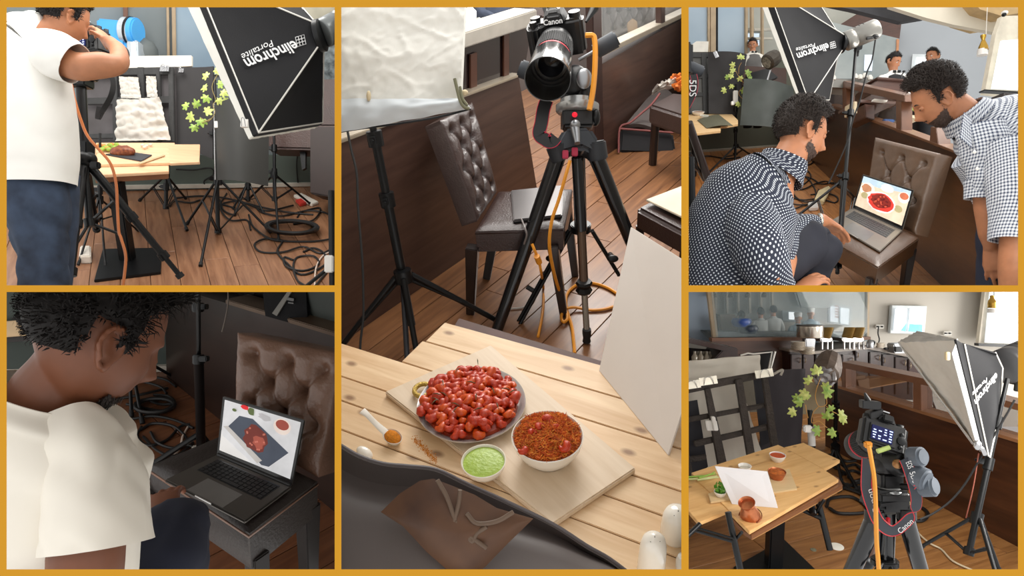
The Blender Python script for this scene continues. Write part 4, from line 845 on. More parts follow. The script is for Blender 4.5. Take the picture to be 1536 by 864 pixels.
# ================= PICTURE 2: food on the table, chair and tripod (centre)
def picture2():
    CUR[0]=2; B=B2; R=random.Random(2); txt=txt_on
    fm=wood('floor_oak_warm',(104,66,40),(146,100,64),None,1.0,.38,.1,.07,stretch=12)
    plank_floor(B,'floor',2,(530,520),(640,440),.17,1.25,[(480,560),(480,420),(900,60),(1080,60),(1080,620),(820,560)],fm,pm('floor_gap_dark',(60,38,26),.8))
    # half walls
    wd=wood('wall_walnut_grey',(66,46,40),(90,66,56),B.f_(701,384)-B.f_(512,515),1.0,.4,.25,.05,stretch=9)
    WL=B.wall((512,515),(701,384)); m=MB(); slabpx(m,WL,[(470,229),(778,114.5),(811,317),(470,543)],.12); struct('wall_left',m,wd)
    m=MB(); c=pm('rail_metal',(176,164,146),.3,.4,.1); slabpx(m,WL,[(470,224),(782,110.5),(782,114.5),(470,231)],.12,off=.012); struct('trim_1',m,c,.003)
    dg=pm('dark_glass',(46,28,26),.08,0,.3,3,coat=.5,c2=(24,16,18))
    m=MB(); slabpx(m,WL.off(-.05),[(600,95),(800,24),(786,111),(600,180)],.02); struct('window_4',m,dg)
    m=MB(); slabpx(m,WL,[(600,80),(806,14),(806,37),(600,104)],.16,off=.03); struct('trim_2',m,pm('ledge_stone',(172,166,156),.4,0,.08,12),.006)
    for k,(a,b) in enumerate((((706,96),(716,150)),((756,52),(764,120)))): m=MB(); slabpx(m,WL.off(-.035),[(a[0],a[1]-14),(b[0],a[1]-18),(b[0],b[1]),(a[0],b[1]+3)],.012); struct('trim_%d'%(3+k),m,pm('window_post_brown',(84,50,36),.4),.002)
    WR=B.wall((905,236),(1010,168)); m=MB(); slabpx(m,WR,[(903,96),(1060,8),(1060,135),(906,236)],.1); struct('wall_right',m,wood('wall_walnut_right',(78,58,52),(104,80,70),WR.hit(1010,80)-WR.hit(903,130),1.0,.4,.25,.05,stretch=9))
    m=MB(); slabpx(m,WR,[(902,-20),(889,-20),(893,222),(906,237)],.06,off=.01); struct('trim_5',m,pm('post_dark_brown',(66,46,42),.45),.004)
    m=MB(); slabpx(m,WR,[(902,78),(1060,3),(1060,9),(902,86)],.1,off=.012); struct('trim_6',m,pm('rail_beige',(178,168,152),.35,.3),.003)
    m=MB(); slabpx(m,WR.off(.0),[(992,-20),(998,-20),(998,42),(992,44)],.05,off=.01); struct('trim_7',m,pm('post_dark_brown',(66,46,42),.45),.003)
    m=MB(); slabpx(m,WR.off(-.1),[(902,-30),(1060,-30),(1060,0),(902,84)],.01); struct('window_5',m,pm('glass_clear_grey',(200,205,205),.03,0,0,alpha=.16))
    back=B.wall((700,40),(1100,-10)); back=Plane(P(900,20,7.4),-cF+cU*.4); m=MB(); slabpx(m,back,[(480,-60),(1100,-60),(1100,260),(480,260)],.05); struct('wall_back_centre',m,pm('far_interior_dark',(72,58,54),.7,0,.5,1.5,c2=(98,86,80)))
    lea=pm('leather_chocolate',(56,40,37),.36,0,.14,9,bump=.25,bs=120,coat=.15); leg=pm('leg_espresso',(32,22,20),.35,0,.1,coat=.3)
    # diners and chairs beyond the ledge
    d=5.2; t=thing('tufted_chair','tufted brown chair seen through the glass above the right half wall','chair',P(940,60,6.6)); 
    q=[P(x,y,6.3) for x,y in((905,60),(982,40),(982,-6),(905,-2))]; m,bt,n=tuft(*q,.08,5,2,-cF,.03); part(t,'backrest',m,lea)
    m=MB(); m.prism([P(x,y,6.2) for x,y in((941,34),(949,27),(956,32),(957,52),(943,52))],cF*.04); part(t,'wooden_tag',m,pm('tag_wood',(150,116,72),.5,0,.2,30),.004)
    for k,(px,l) in enumerate((([(742,33),(742,22),(770,12),(772,30)],'low brown chair back behind the stone ledge, left one'),([(780,34),(778,14),(812,6),(818,26)],'low brown chair back behind the stone ledge, near the camera top'))):
        m=MB(); m.prism([P(x,y,5.0) for x,y in px],cF*.08); one('padded_chair',l,'chair',m,lea,bev=.02)
    t=thing('person','seated diner in dark blue clothing seen beyond the stone ledge','person',P(737,40,5.4)); m=MB(); garment(m,[P(733,-30,5.5),P(733,-5,5.5),P(735,15,5.5),P(738,34,5.5)],[(.08,.07),(.14,.1),(.16,.11),(.15,.12)],cR,seed=3,wr=.015); garment(m,[P(722,0,5.4),P(722,20,5.3),P(742,29,5.15)],[.05,.045,.035],cR,seed=6); part(t,'clothing',m,pm('cloth_navy',(52,60,78),.8,0,.15,9))
    b=MB(); limb(b,[P(733,-20,5.5),P(733,-50,5.5)],[.06,.06]); limb(b,[P(740,28,5.17),P(752,30,5.1),P(757,30,5.08)],[.033,.028,.02]); part(t,'body',remesh(b,.012,1),SKIN)
    bo=lambda lab,x,y0,y1,r,mt,dd=4.75:one('bottle',lab,'bottle',(lambda m:(m.lathe(P(x,y1,dd),cU,[(r,0),(r*1.02,(y1-y0)*.0035),(r*.5,(y1-y0)*.0042),(r*.45,(y1-y0)*.0047),(.0001,(y1-y0)*.0047)],18),m)[1])(MB()),mt)
    bo('tall white bottle standing on the stone ledge beside the diffuser',705,8,43,.045,pm('white_plastic',(225,222,214),.4)); bo('small yellow sauce bottle beside the white bottle on the ledge',712,32,45,.022,pm('sauce_yellow',(206,176,40),.4)); bo('clear glass jar beside the yellow bottle on the ledge',718,27,43,.03,pm('jar_glass',(160,160,150),.15,0,.1)); bo('pale salt pot on the ledge right of the glass jar',727,33,42,.028,pm('white_plastic',(225,222,214),.4))
    # doorway strip between the walls
    # chair with laptop
    S=B.lv(.47); rl,rr_,fr,fl=S.hit(748,288),S.hit(713,347),S.hit(845,343),S.hit(858,284)
    top_l,top_r=P(660,181,dep(S.hit(713,347))-.05),P(708,153,dep(S.hit(748,289))+.0)
    bl,br=S.hit(716,338)+B.u*.02,S.hit(746,292)+B.u*.02
    D=lambda a,b:(a,B.f_(*b,.0))
    u=-B.u*.08
    t=chair('brown button-tufted leather dining chair with a closed laptop on its seat',B,(rr_,rl,fl,fr),.47,(bl,br,top_r,top_l),.085,lea,leg,
        [(rr_+u+unit(fr-rr_)*-.02,B.f_(706,470),.03,.02),(rl+u,B.f_(730,418),.028,.02),(fr+u-unit(fr-rr_)*.05,B.f_(846,474),.026,.018),(fl+u-unit(fl-rl)*.03,B.f_(863,414),.026,.018)],3,5,seat_h=.11,bdep=.022,front_n=unit(fr-rr_))
    m=MB(); q=B.lv(.505); z=[q.hit(x,y) for x,y in((766,285),(846,277),(843,322),(770,330))]; m.prism(z,-B.u*.016); t=thing('closed_laptop','closed dark grey laptop lying on the seat of the tufted leather chair','laptop',sum(z)/4-B.u*.016); b=part(t,'lid',m,pm('alu_dark_grey',(84,80,80),.35,.5,.05),.005)
    m=MB(); m.prism([p-B.u*.017 for p in z],-B.u*.004); part(t,'base',m,RUB,.002)
    cable('laptop_cable','thin grey cable hanging from the closed laptop over the seat edge','cable' and [q.hit(782,328),P(786,338,2.93),P(790,352,2.9),P(786,366,2.95)],.004,pm('cable_grey',(120,112,110),.5))
    # left stand and diffuser
    hub=P(604,414,3.05); light_stand('black light stand under the white diffuser with splayed legs, left side',P(553,160,2.75),hub,[B.f_(500,535,.01),B.f_(628,545,.01),B.f_(748,482,.01)],B,r=.022,knobs=(.17,.52),legtop=P(605,414,3.03),brace=.55)
    m=MB(); m.tube([hub,B.f_(611,542,.01)],.013,10); one('stand_tube','slim grey centre tube running down below the stand hub','stand tube',m,pm('tube_dark_grey',(70,72,78),.35,.5))
    cable('hanging_cable','thin dark cable hanging along the left edge in front of the panelled half wall',[P(x,y,2.7) for x,y in((520,190),(527,225),(535,260),(537,310),(541,360),(544,400),(545,440),(545,475),(541,510),(540,530))],.005,CAB)
    d=2.3; t=thing('diffuser_screen','crumpled white fabric diffuser filling the upper left corner above the stand','diffuser',P(600,190,d)); W_=pm('diffuser_fabric',(240,238,230),.8,0,.05,6,bump=.2,bs=20)
    def fold(u,v): return .012*pn(u*3,v*4,1)+.03*max(0,.22-abs(pn(u*4+v*3,v*3-u,2)))+.02*max(0,.2-abs(pn(u*9-v*4,v*7,4)))+.003*pn(u*18,v*18,3)-.05*math.exp(-((u-.93)**2+(v-.05)**2)/.01)
    m=MB(); m.grid(bil(P(470,150,d),P(690,152,d),P(699,-20,d),P(470,-20,d),70,60,fold,-cF),.004); part(t,'front_cloth',m,W_)
    m=MB(); m.grid(bil(P(470,206,d-.02),P(706,163,d-.02),P(690,148,d-.03),P(470,148,d-.03),50,12,lambda u,v:.012*pn(u*8,v*3,5)+.02*math.sin(3.14*v)-(.08*(u-.92)*0),-cF),.004); part(t,'bottom_band',m,pm('band_bluish',(212,218,222),.75,0,.04,6))
    m=MB(); m.tube(spl([P(x,y,d-.01) for x,y in((470,207),(520,196),(600,185),(660,175),(706,163))],4),.004,6); part(t,'hem_wire',m,BLK)
    m=MB(); m.grid(bil(P(690,150,d),P(694,140,d+.02),P(701,-20,d+.02),P(697,-20,d),3,20,None,None),.01); part(t,'side_hem',m,W_)
    m=MB(); m.tube(spl([P(x,y,d-.05) for x,y in((682,118),(686,135),(690,150),(696,160),(704,163))],5),.006,8); m.tube(spl([P(x,y,d-.05) for x,y in((690,130),(694,148),(701,158))],5),.005,8); part(t,'tie_cord',m,pm('tie_olive',(120,118,92),.7)); m=MB(); m.ell(P(697,139,d-.03),(cR,cF,cU),(.012,.012,.01),12,8); m.ell(P(553,144,d-.04),(cR,cF,cU),(.008,.01,.018),10,8); part(t,'knot',m,pm('tape_beige',(214,196,160),.8))
    # tripod
    base=B.f_(868,452); hub=vup(base,205); dt=dep(hub); t=thing('tripod','tall black camera tripod in front of the leather chair','tripod',base)
    m=MB(); sp=P(871,341,dt+.25); m.tube([P(866,175,dt),sp],.03,16); m.tube([P(862,235,dt-.03),P(869,335,dt+.16)],.006,6); part(t,'centre_column',m,BLK)
    m=MB(); m.tube([sp-B.u*.02,sp+B.u*.02],.05,20); part(t,'spreader_ring',m,BLK,.004)
    for a,b,kk in(((855,346),(772,496),(834,394)),((888,346),(928,412),(915,382))): 
        m=MB(); A_,B_=P(*a,dt+.25),P(*b,dt+.35); u_,v_=perp(B_-A_); [m.tube([A_+u_*s,B_+u_*s],.009,8) for s in(-.012,.012)]; ar=part(t,'spreader_arm',m,BLK)
        m=MB(); c_=P(*kk,dt+.28); m.tube([c_,c_+u_*.05-cF*.03],.014,10); m.ell(c_+u_*.055-cF*.03,(cR,cF,cU),(.028,.014,.018),12,8); part(ar,'lock_knob',m,BLK)
    for nm_,a,b in(('',(838,232),(742,505)),('',(893,232),(962,400))):
        f_=P(*b,dt+.3); m=MB(); a_=P(*a,dt); m.tube([a_,f_],[.036,.028],18); lg=part(t,'leg',m,pm('tripod_black_gloss',(24,25,28),.18,.3,.05,coat=.5))
    f_=B.f_(880,512,.01); m=MB(); a_=P(866,236,dt-.04); e=P(876,430,dep(f_)-.03); m.tube([a_,P(872,345,dt+.1)],.026,16); part(t,'leg',m,pm('tripod_black_gloss',(24,25,28),.18,.3,.05))
    m=MB(); m.tube([P(872,345,dt+.12),e],.021,16); lg=part(t,'leg',m,pm('tripod_bronze',(104,84,70),.25,.7,.05)); m=MB(); m.lathe(e-B.u*.03,B.u,[(.034,0),(.04,.01),(.03,.03),(.04,.05),(.034,.06)],8,sm=False); part(lg,'lock_collar',m,BLK)
    m=MB(); m.tube([e,f_+B.u*.05],.015,14); part(lg,'lower_tube',m,pm('tripod_silver',(160,150,138),.22,.8,.05)); m=MB(); m.tube([f_+B.u*.07,f_+B.u*.045,f_+B.u*.02,f_],[.02,.021,.017,.02],14); part(lg,'rubber_foot',m,RUB)
    m=MB(); m.prism([P(x,y,dt-.09) for x,y in((846,192),(886,190),(900,212),(892,232),(872,222),(850,228),(836,232),(826,226))],cF*.16); part(t,'shoulder',m,pm('tripod_casting',(54,57,62),.4,.3,.05),.02,seg=3)
    for a,b in(((833,216),(842,240)),((893,212),(897,240))): m=MB(); m.tube([P(*a,dt-.06),P(*b,dt-.04)],.045,16); part(t,'leg_socket',m,pm('tripod_casting',(54,57,62),.4,.3,.05),.006)
    m=MB(); m.box(P(866,181,dt-.02),(cR,cF,cU),(.14,.12,.08)); part(t,'head_base',m,BPL,.012,seg=3)
    m=MB(); m.lathe(P(866,170,dt-.02),cU,[(.085,0),(.095,.01),(.095,.035),(.075,.04),(.075,.06)],32); part(t,'silver_disc',m,pm('disc_silver',(182,184,184),.25,.6,.04))
    m=MB(); m.box(P(867,140,dt),(cR,cF,cU),(.15,.1,.13)); m.ell(P(862,122,dt-.04),(cR,cF,cU),(.07,.06,.07),18,12); m.tube([P(877,130,dt-.05),P(877,160,dt-.05)],.035,16); part(t,'pan_head',m,BPL,.014,seg=3)
    m=MB(); m.ell(P(876,118,dt-.1),(cR,cF,cU),(.035,.012,.045),18,10); part(t,'adjust_knob',m,STEEL)
    m=MB(); m.tube([P(862,188,dt-.12),P(866,215,dt-.16)],[.022,.012],12); m.ell(P(863,187,dt-.13),(cR,cF,cU),(.022,.02,.022),12,10); part(t,'quick_lever',m,STEEL)
    m=MB(); m.tube([P(880,176,dt-.04),P(895,175,dt-.04)],.022,12); m.ell(P(893,176,dt-.05),(cR,cF,cU),(.022,.03,.04),12,8); part(t,'side_knob',m,BLK)
    m=MB(); a,b=P(868,90,dt-.05),P(925,58,dt-.1); m.tube([a,seg(a,b,.6)],.008,8); pn_=part(t,'pan_handle',m,STEEL); m=MB(); m.tube([seg(a,b,.42),seg(a,b,1.02)],.036,18); part(pn_,'foam_grip',m,pm('foam_charcoal',(56,60,66),.7),.008)
    m=MB(); a,b=P(795,108,dt+.05),P(779,102,dt+.05); m.tube([a,b],.04,18); part(t,'foam_grip',m,pm('foam_charcoal',(56,60,66),.7),.008)
    m=MB(); a,b=P(879,33,dt+.02),P(892,12,dt+.05); m.tube([a,seg(a,b,1)],[.006,.02],8); part(t,'tilt_lever',m,BLK)
    for x,y in((848,232),(862,228)): m=MB(); m.box(P(x,y,dt-.1),(cR,cF,cU),(.026,.02,.036)); part(t,'red_clip',m,pm('clip_magenta',(186,30,70),.4),.003)
    m=MB(); m.lathe(P(862,172,dt-.11),-cF,[(.012,0),(.001,.004)],10); part(t,'red_button',m,em('led_red',(240,40,60),.5))
    fw=unit(P(819,133,dt-.40)-P(837,55,dt)); cam,Q=dslr('large black camera on the tall tripod pointing down at the food',P(836,52,dt),fw,unit(cU*.92+cR*-.12+cF*-.3),1.72,screen=False,lens_l=.16,lens_r=.044,hood=.075,hot=True)
    a=Q(-.024,.034,.047); rr=unit(Q(1,0,0)-Q(0,0,0)); text('Canon','brand_lettering',cam,Q(.024,.047,.043),-rr,unit(Q(0,-.35,1)-Q(0,0,0)),.082,pm('print_white',(225,225,225),.6),ext=.002,bold=.02)
    m=MB(); m.tube([P(818,10,dt-.05),P(838,14,dt-.02)],[.03,.03],12); m.box(P(832,18,dt),(cR,cF,cU),(.05,.05,.03)); part(cam,'flash_trigger',m,BPL,.008)
    st=thing('camera_strap','black strap edged in red hanging below the camera lens','strap',P(810,200,dt)); strapb('band',st,[P(x,y,dt-.15) for x,y in((820,150),(815,165),(812,185),(808,202),(816,208),(826,214),(834,205))],.055,[cR,cR,cR,cR+cU,cU],BPL,pm('strap_red',(190,32,64),.6))
    og=pm('cable_orange_bright',(232,152,44),.4,0,.05)
    cable('tether_cable','orange tether cable dropping beside the camera and pan handle','cable' and [P(x,y,dt-.14) for x,y in((878,53),(889,53),(892,60),(893,80),(892,110),(889,140),(884,165))],.012,og)
    cable('tether_cable','orange cable falling from the tripod shoulder past the chair seat to the floor loops',[P(x,y,dd) for x,y,dd in((855,241,2.75),(848,265,2.75),(838,300,2.78),(828,330,2.8),(824,365,2.85),(829,400,3.0),(837,430,3.2))]+[B.f_(x,y,.012) for x,y in((848,458),(853,474),(858,490),(861,515),(862,530))],.008,og)
    cable('tether_cable','orange cable with a plug hanging under the seat to the floor',[P(x,y,dd) for x,y,dd in((798,366,3.0),(803,378,3.0),(808,390,3.05),(812,410,3.1))]+[B.f_(x,y,.012) for x,y in((815,430),(815,455),(812,480),(807,505))],.007,og)
    m=MB(); m.tube([P(805,384,3.0),P(809,394,3.04)],.014,10); one('cable_plug','small orange plug joining the cable under the chair seat','plug',m,og)
    cable('tether_cable','orange cable lying in a loop on the floor around the tripod foot',[B.f_(x,y,z) for x,y,z in((925,440,.01),(912,432,.01),(895,426,.01),(875,424,.01),(858,432,.01),(849,445,.015),(850,465,.02),(851,478,.02),(845,483,.02),(842,474,.02),(848,464,.03),(862,461,.02),(885,465,.01),(905,464,.01),(920,460,.01))],.008,og)
    cable('thin_white_cable','thin white cable on the floor left of the tripod legs','cable' and [B.f_(x,y,.006) for x,y in((766,463),(785,461),(798,454),(803,446))],.004,pm('cable_pale',(196,190,182),.5))
    m=MB(); m.tube([P(790,430,3.1),P(800,436,3.1)],.012,8); one('spare_knob','small black knob beside the left spreader arm','knob',m,BLK)
    # other seats and bag
    q=B.lv(.47); z=[q.hit(*p) for p in((953,311),(1030,272),(1100,318),(1030,352))]; m=MB(); m.prism(z,-B.u*.12); t=thing('stool','brown leather stool at the right edge with a cream card lying on it','stool',sum(z)/4-B.u*.47); part(t,'seat',m,lea,.02,seg=3)
    for p in(z[0],z[3]): m=MB(); c=seg(p,sum(z)/4,.12); m.tube([c-B.u*.1,c-B.u*.47],.022,8); part(t,'leg',m,leg)
    z=[B.lv(.5).hit(*p) for p in((969,299),(1040,272),(1110,320),(1030,328))]; m=MB(); m.prism([z[0],z[1],z[2],z[3]],-B.u*.01); one('cream_card','cream card lying on the brown stool at the right edge','card',m,pm('card_cream',(226,212,188),.8),bev=.002)
    q=B.lv(.47); z=[q.hit(*p) for p in((973,157),(1008,139),(1090,147),(1060,185))]; m=MB(); m.prism(z,-B.u*.14); t=thing('stool','brown leather stool standing far right in front of the black bag','stool',sum(z)/4-B.u*.47); part(t,'seat',m,lea,.02,seg=3)
    m=MB(); c=B.f_(979,247); m.tube([vup(c,178),c],.03,8,sm=False); part(t,'leg',m,leg)
    bd=dep(B.f_(935,230)); t=thing('equipment_bag','black equipment bag with red piping and an open grey lid behind the far right stool','bag',B.f_(965,228)); m=MB(); m.prism([P(x,y,bd) for x,y in((931,192),(1010,198),(1015,232),(928,229))],cF*.45); part(t,'body',m,pm('bag_black',(30,29,33),.7),.02)
    m=MB(); m.grid(bil(*[P(x,y,bd+z_) for x,y,z_ in((937,188,0),(985,196,-.02),(1012,146,.4),(985,130,.4))],10,10,lambda u,v:.03*math.sin(3*u),cU),.03); part(t,'lid',m,pm('bag_grey',(98,90,88),.7))
    m=MB(); m.tube(spl([P(x,y,bd-.02) for x,y in((928,229),(930,192),(945,184),(962,170),(978,156),(990,140))],4),.008,6); m.tube([P(931,193,bd-.02),P(1010,199,bd-.02)],.008,6); part(t,'piping',m,pm('piping_dusty_red',(150,86,84),.6))
    m=MB(); m.grid(bil(*[P(x,y,bd+.1) for x,y in((978,138),(1030,128),(1030,112),(1000,122))],16,10,lambda u,v:.08*pn(u*5,v*5,2)+.05*math.sin(3*v),-cF),.02); one('plastic_bag','crumpled white plastic bag on the far right stool','bag',m,pm('plastic_white',(220,214,206),.4,0,.05))
    t=thing('orange_sticks','pile of orange sticks in the white bag at the upper right edge','snack',P(1018,130,bd)) 
    for k in range(26): m=MB(); c=P(R.uniform(1009,1032),R.uniform(112,134),bd+R.uniform(-.05,.1)); dd=unit(A(R.uniform(-1,1),R.uniform(-1,1),R.uniform(-1,1))); m.box(c,(dd,perp(dd)[0],perp(dd)[1]),(.06,.02,.02)); part(t,'stick',m,pm('snack_orange',(232,128,54),.6),.003)
    # table
    tz=.75; T=B.lv(tz); pd=unit(T.hit(771,552)-T.hit(641,514)); sd=unit(np.cross(B.u,pd)); o=T.hit(700,530); off=lambda p:np.dot(p-o,sd)
    ys=[492,530,573,628,668,716,790,880,990]; ss=[off(T.hit(700,y)) for y in ys]; sg=[-1 if ss[-1]<0 else 1][0]
    along=lambda p:np.dot(p-o,pd)
    pine=wood('pine_plank_food',(206,168,124),(230,200,160),None,1.3,.5,.05,.06,knots=.75,stretch=9,contrast=1.1); t=thing('plank_table','table top of pale knotty pine planks carrying the food','table',o-B.u*tz)
    left=[along(T.hit(668.5,482)),along(T.hit(633,512)),along(T.hit(505,519)),None,None,None,None,None]
    for i in range(len(ys)-1):
        a,b=ss[i],ss[i+1]; x0=left[i] if left[i] is not None else along(T.hit(470,640))-.2; x1=along(T.hit(1060,620))+.25; w_=abs(a-b)-.003; c=o+pd*(x0+x1)/2+sd*(a+b)/2-B.u*.011
        m=MB(); L=x1-x0
        if i<2: m.prism([A(-L/2,w_/2*-1,.011),A(L/2,-w_/2,.011),A(L/2,w_/2,.011),A(-L/2+(-.0 if i else .0),w_/2,.011)],A(0,0,-.022))
        else: m.box((0,0,0),((1,0,0),(0,1,0),(0,0,1)),(L,w_,.022))
        me=mesh(m,'plank',pine,(0,0,0),.0015,2); ob=bpy.data.objects.new('plank',me); COL.objects.link(ob); ob.parent=t; z_=B.u*(-.0 if i!=1 else -.0)
        ob.matrix_local=Matrix.Translation(tuple(c+z_-np.array(t.location)))@Matrix((tuple(pd),tuple(sd),tuple(B.u))).transposed().to_4x4(); CLIPL.append((ob,2))
    m=MB(); q=B.lv(tz-.03); m.prism([q.hit(*p) for p in((688,476),(905,541),(1080,600),(1080,900),(500,900),(560,700))],-B.u*.03); part(t,'table_slab',m,pm('table_brown_gloss',(84,58,52),.5,0,.15,20,spec=.2),.004)
    m=MB(); c=o-B.u*.06+pd*.2-sd*sg*-.2; m.tube([c,c-B.u*(tz-.06)],.04,12); part(t,'column',m,BLK)
    z=[B.lv(tz+.016).hit(*p) for p in((577,587),(736,517),(954,702),(829,786))]; m=MB(); m.prism(z,-B.u*.016); one('cutting_board','large pale wooden serving board lying askew under the food','cutting board',m,wood('board_ash',(208,184,154),(224,204,178),z[2]-z[1],1.2,.5,0,.0,stretch=16,bump=.08),bev=.003)
    # prawns plate
    Q_=B.lv(tz+.018); c=Q_.hit(708,612); X=unit(Q_.hit(790,604)-Q_.hit(626,616)); Y=np.cross(B.u,X); rx=np.linalg.norm(Q_.hit(789,604)-Q_.hit(627,616))/2; ry=np.linalg.norm(Q_.hit(706,553)-Q_.hit(712,664))/2
    t=thing('serving_plate','oval steel plate heaped with red prawns on the serving board','plate',c); m=MB(); m.lathe(c,B.u,[(rx*.82,0),(rx*.86,.004),(rx*.97,.016),(rx,.018),(rx*.995,.021),(rx*.96,.019),(rx*.84,.008),(.0001,.006)],56,e=ry/rx,u=X); part(t,'dish',m,pm('plate_steel',(196,194,192),.3,.5,.05))
    m=MB(); hc=B.lv(tz+.03).hit(634,585); m.tube([hc+unit(X)*.021*math.cos(a)+Y*.024*math.sin(a) for a in np.linspace(0,6.28,26)[:-1]],.0065,8,closed=True); part(t,'ring_handle',m,pm('brass_handle',(196,166,84),.35,.6,.3,160,bump=.5,bs=300))
    m=MB(); m.lathe(c+B.u*.006,B.u,[(rx*.86,0),(rx*.84,.012),(rx*.5,.026),(.0001,.03)],40,e=ry/rx,u=X); part(t,'sauce',m,pm('prawn_sauce',(132,34,14),.3,0,.4,60,c2=(170,60,20)))
    pm_=[pm('prawn_red',(204,60,14),.4,0,.3,70,c2=(164,30,4),coat=.12,bump=.3,bs=180),pm('prawn_orange',(224,96,22),.4,0,.3,90,c2=(192,56,10),coat=.12),pm('prawn_deep_red',(166,30,8),.4,0,.3,90,c2=(204,66,16),coat=.12)]
    for ob_n in range(1):
        for k in range(118):
            rr=R; a=k*2.39996; q=math.sqrt((k+.5)/118)*.92; x,y=q*math.cos(a),q*math.sin(a); p=c+X*x*rx*.93+Y*y*ry*.93+B.u*(.022+.022*(1-q*q)+R.uniform(-.002,.006))
            d_=unit(X*R.uniform(-1,1)+Y*R.uniform(-1,1)+B.u*R.uniform(-.2,.2)); e=unit(np.cross(d_,B.u)+B.u*R.uniform(-.4,.4)); s=R.uniform(.010,.0145)*1.12
            m=MB(); n=8; tt=np.linspace(0,R.uniform(3.6,5.4),n); m.tube([p+d_*s*math.cos(z)*.72+e*s*math.sin(z)*.72 for z in tt],[s*f*R.uniform(.88,1.12) for f in(.25,.62,.8,.82,.72,.62,.46,.2)],8)
            one('prawn','red spiced prawn heaped on the oval steel plate','prawn',m,pm_[k%3],group='prawns on the oval steel plate')
    for k in range(16):
        a=R.random()*6.28;q=math.sqrt(R.random())*.8; p=c+X*q*math.cos(a)*rx+Y*q*math.sin(a)*ry+B.u*(.05+.012*(1-q*q)); d_=unit(X*R.uniform(-1,1)+Y*R.uniform(-1,1)); m=MB(); m.tube([p,p+d_*.012+B.u*.003,p+d_*.024],[.0006,.0016,.0005],5); one('curry_leaf','thin dark green curry leaf shred among the prawns','herb',m,pm('herb_dark',(74,70,28),.5),group='curry leaf shreds on the prawns')
    # rice bowl, chutney, spoon
    c=Q_.hit(822,683); rb=np.linalg.norm(T.hit(874,650)-T.hit(769,650))/2*.96; wc=pm('bowl_white',(238,232,220),.15,0,.02,coat=.5)
    rm=pm('rice_red',(222,120,44),.45,0,.4,70,c2=(190,80,24))
    t=bowl('rice_bowl','white round bowl filled with orange-red rice on the serving board','bowl',c,B.u,rb,.062,wc,.6,.004,.8,rm,.022,fillname='rice_bed')
    m=MB(); rr=random.Random(5)
    for k in range(2600):
        a=rr.random()*6.28;q=math.sqrt(rr.random())*.9; p=c+(B.r*math.cos(a)+B.f*math.sin(a))*q*rb+B.u*(.054+.030*(1-q*q)+.010*pn(q*math.cos(a)*3,q*math.sin(a)*3)+rr.uniform(-.002,.004)); d_=unit(A(rr.uniform(-1,1),rr.uniform(-1,1),rr.uniform(-.6,.6))); l=rr.uniform(.005,.011); u_,v_=perp(d_); m.add([p-d_*l,p+u_*.0016,p+v_*.0016,p-u_*.0016,p-v_*.0016,p+d_*l],[(0,1,2),(0,2,3),(0,3,4),(0,4,1),(5,2,1),(5,3,2),(5,4,3),(5,1,4)],k%3,True)
    part(t,'rice_grains',m,[pm('rice_orange',(232,150,60),.45,0,.2,60),pm('rice_redorange',(214,106,36),.45,0,.2,60),pm('rice_brown',(190,82,28),.45,0,.2,60)],kind='stuff')
    for (x,y,s) in((820,628,.013),(830,634,.011),(812,636,.011),(845,664,.012),(783,670,.010),(800,645,.009)): m=MB(); p=B.lv(tz+.10).hit(x,y+4); d_=unit(A(R.uniform(-1,1),R.uniform(-1,1),.2)); e=unit(np.cross(d_,B.u)); m.tube([p+d_*s*math.cos(z)*.7+e*s*math.sin(z)*.7 for z in np.linspace(0,4.4,8)],[s*f for f in(.25,.6,.8,.8,.7,.6,.4,.2)],8); one('prawn_piece','red prawn piece sitting in the orange rice','prawn',m,pm('prawn_red',(206,64,22),.3),group='prawn pieces in the rice bowl')
    c=Q_.hit(727,708); rb=np.linalg.norm(T.hit(760,688)-T.hit(694,688))/2*.97; bowl('chutney_bowl','small white bowl of bright green chutney on the serving board','bowl',c,B.u,rb,.036,wc,.6,.003,.86,pm('chutney_green',(150,178,62),.4,0,.1,80,c2=(166,192,78),bump=.3,bs=90),.004,fillname='chutney')
    t=thing('spoon','white ceramic spoon of orange spice powder left of the serving board','spoon',T.hit(588,662)); sc_=B.lv(tz+.006).hit(590,661); X=unit(sc_-B.lv(tz+.03).hit(542,630)); Y=unit(np.cross(B.u,X)); m=MB(); m.lathe(sc_-B.u*.004,B.u,[(.010,0),(.019,.006),(.025,.018),(.024,.019),(.018,.009),(.0001,.004)],30,e=.82,u=X); part(t,'bowl',m,wc)
    m=MB(); m.tube(spl([sc_-X*.02+B.u*.012,sc_-X*.05+B.u*.022,sc_-X*.072+B.u*.034,sc_-X*.088+B.u*.038],5),[(.010-.0025*math.sin(i/15*3.1),.003) for i in range(16)],12,hint=B.u); part(t,'handle',m,wc)
    m=MB(); m.ell(sc_+B.u*.011,(X,Y,B.u),(.021,.017,.010),20,10); o_=MB(); o_.v=[tuple(np.array(v)+B.u*.003*pn(v[0]*200,v[1]*200,v[2]*200)) for v in m.v]; o_.f=m.f;o_.m=m.m;o_.s=m.s; part(t,'spice_powder',o_,pm('spice_orange',(214,130,24),.9,0,.2,200,bump=.6,bs=400))
    m=MB(); rr=random.Random(9)
    for k in range(420): 
        u_=rr.random(); p=T.hit(622+u_*32+rr.gauss(0,2.2),658+u_*34+rr.gauss(0,3)); s=rr.uniform(.0006,.0016); m.ell(p,(B.r,B.f,B.u),(s,s,s*.6),5,4)
    one('spilled_spice','orange spice powder spilled along the lower left edge of the serving board','spice',m,pm('spice_orange',(214,130,24),.9),kind='stuff')
    m=MB(); m.ell(T.hit(548,684)+B.u*.01,(X,Y,B.u),(.022,.014,.012),16,10); one('white_dish','small white ceramic piece poking out behind the dark foreground sheet','dish',m,wc)
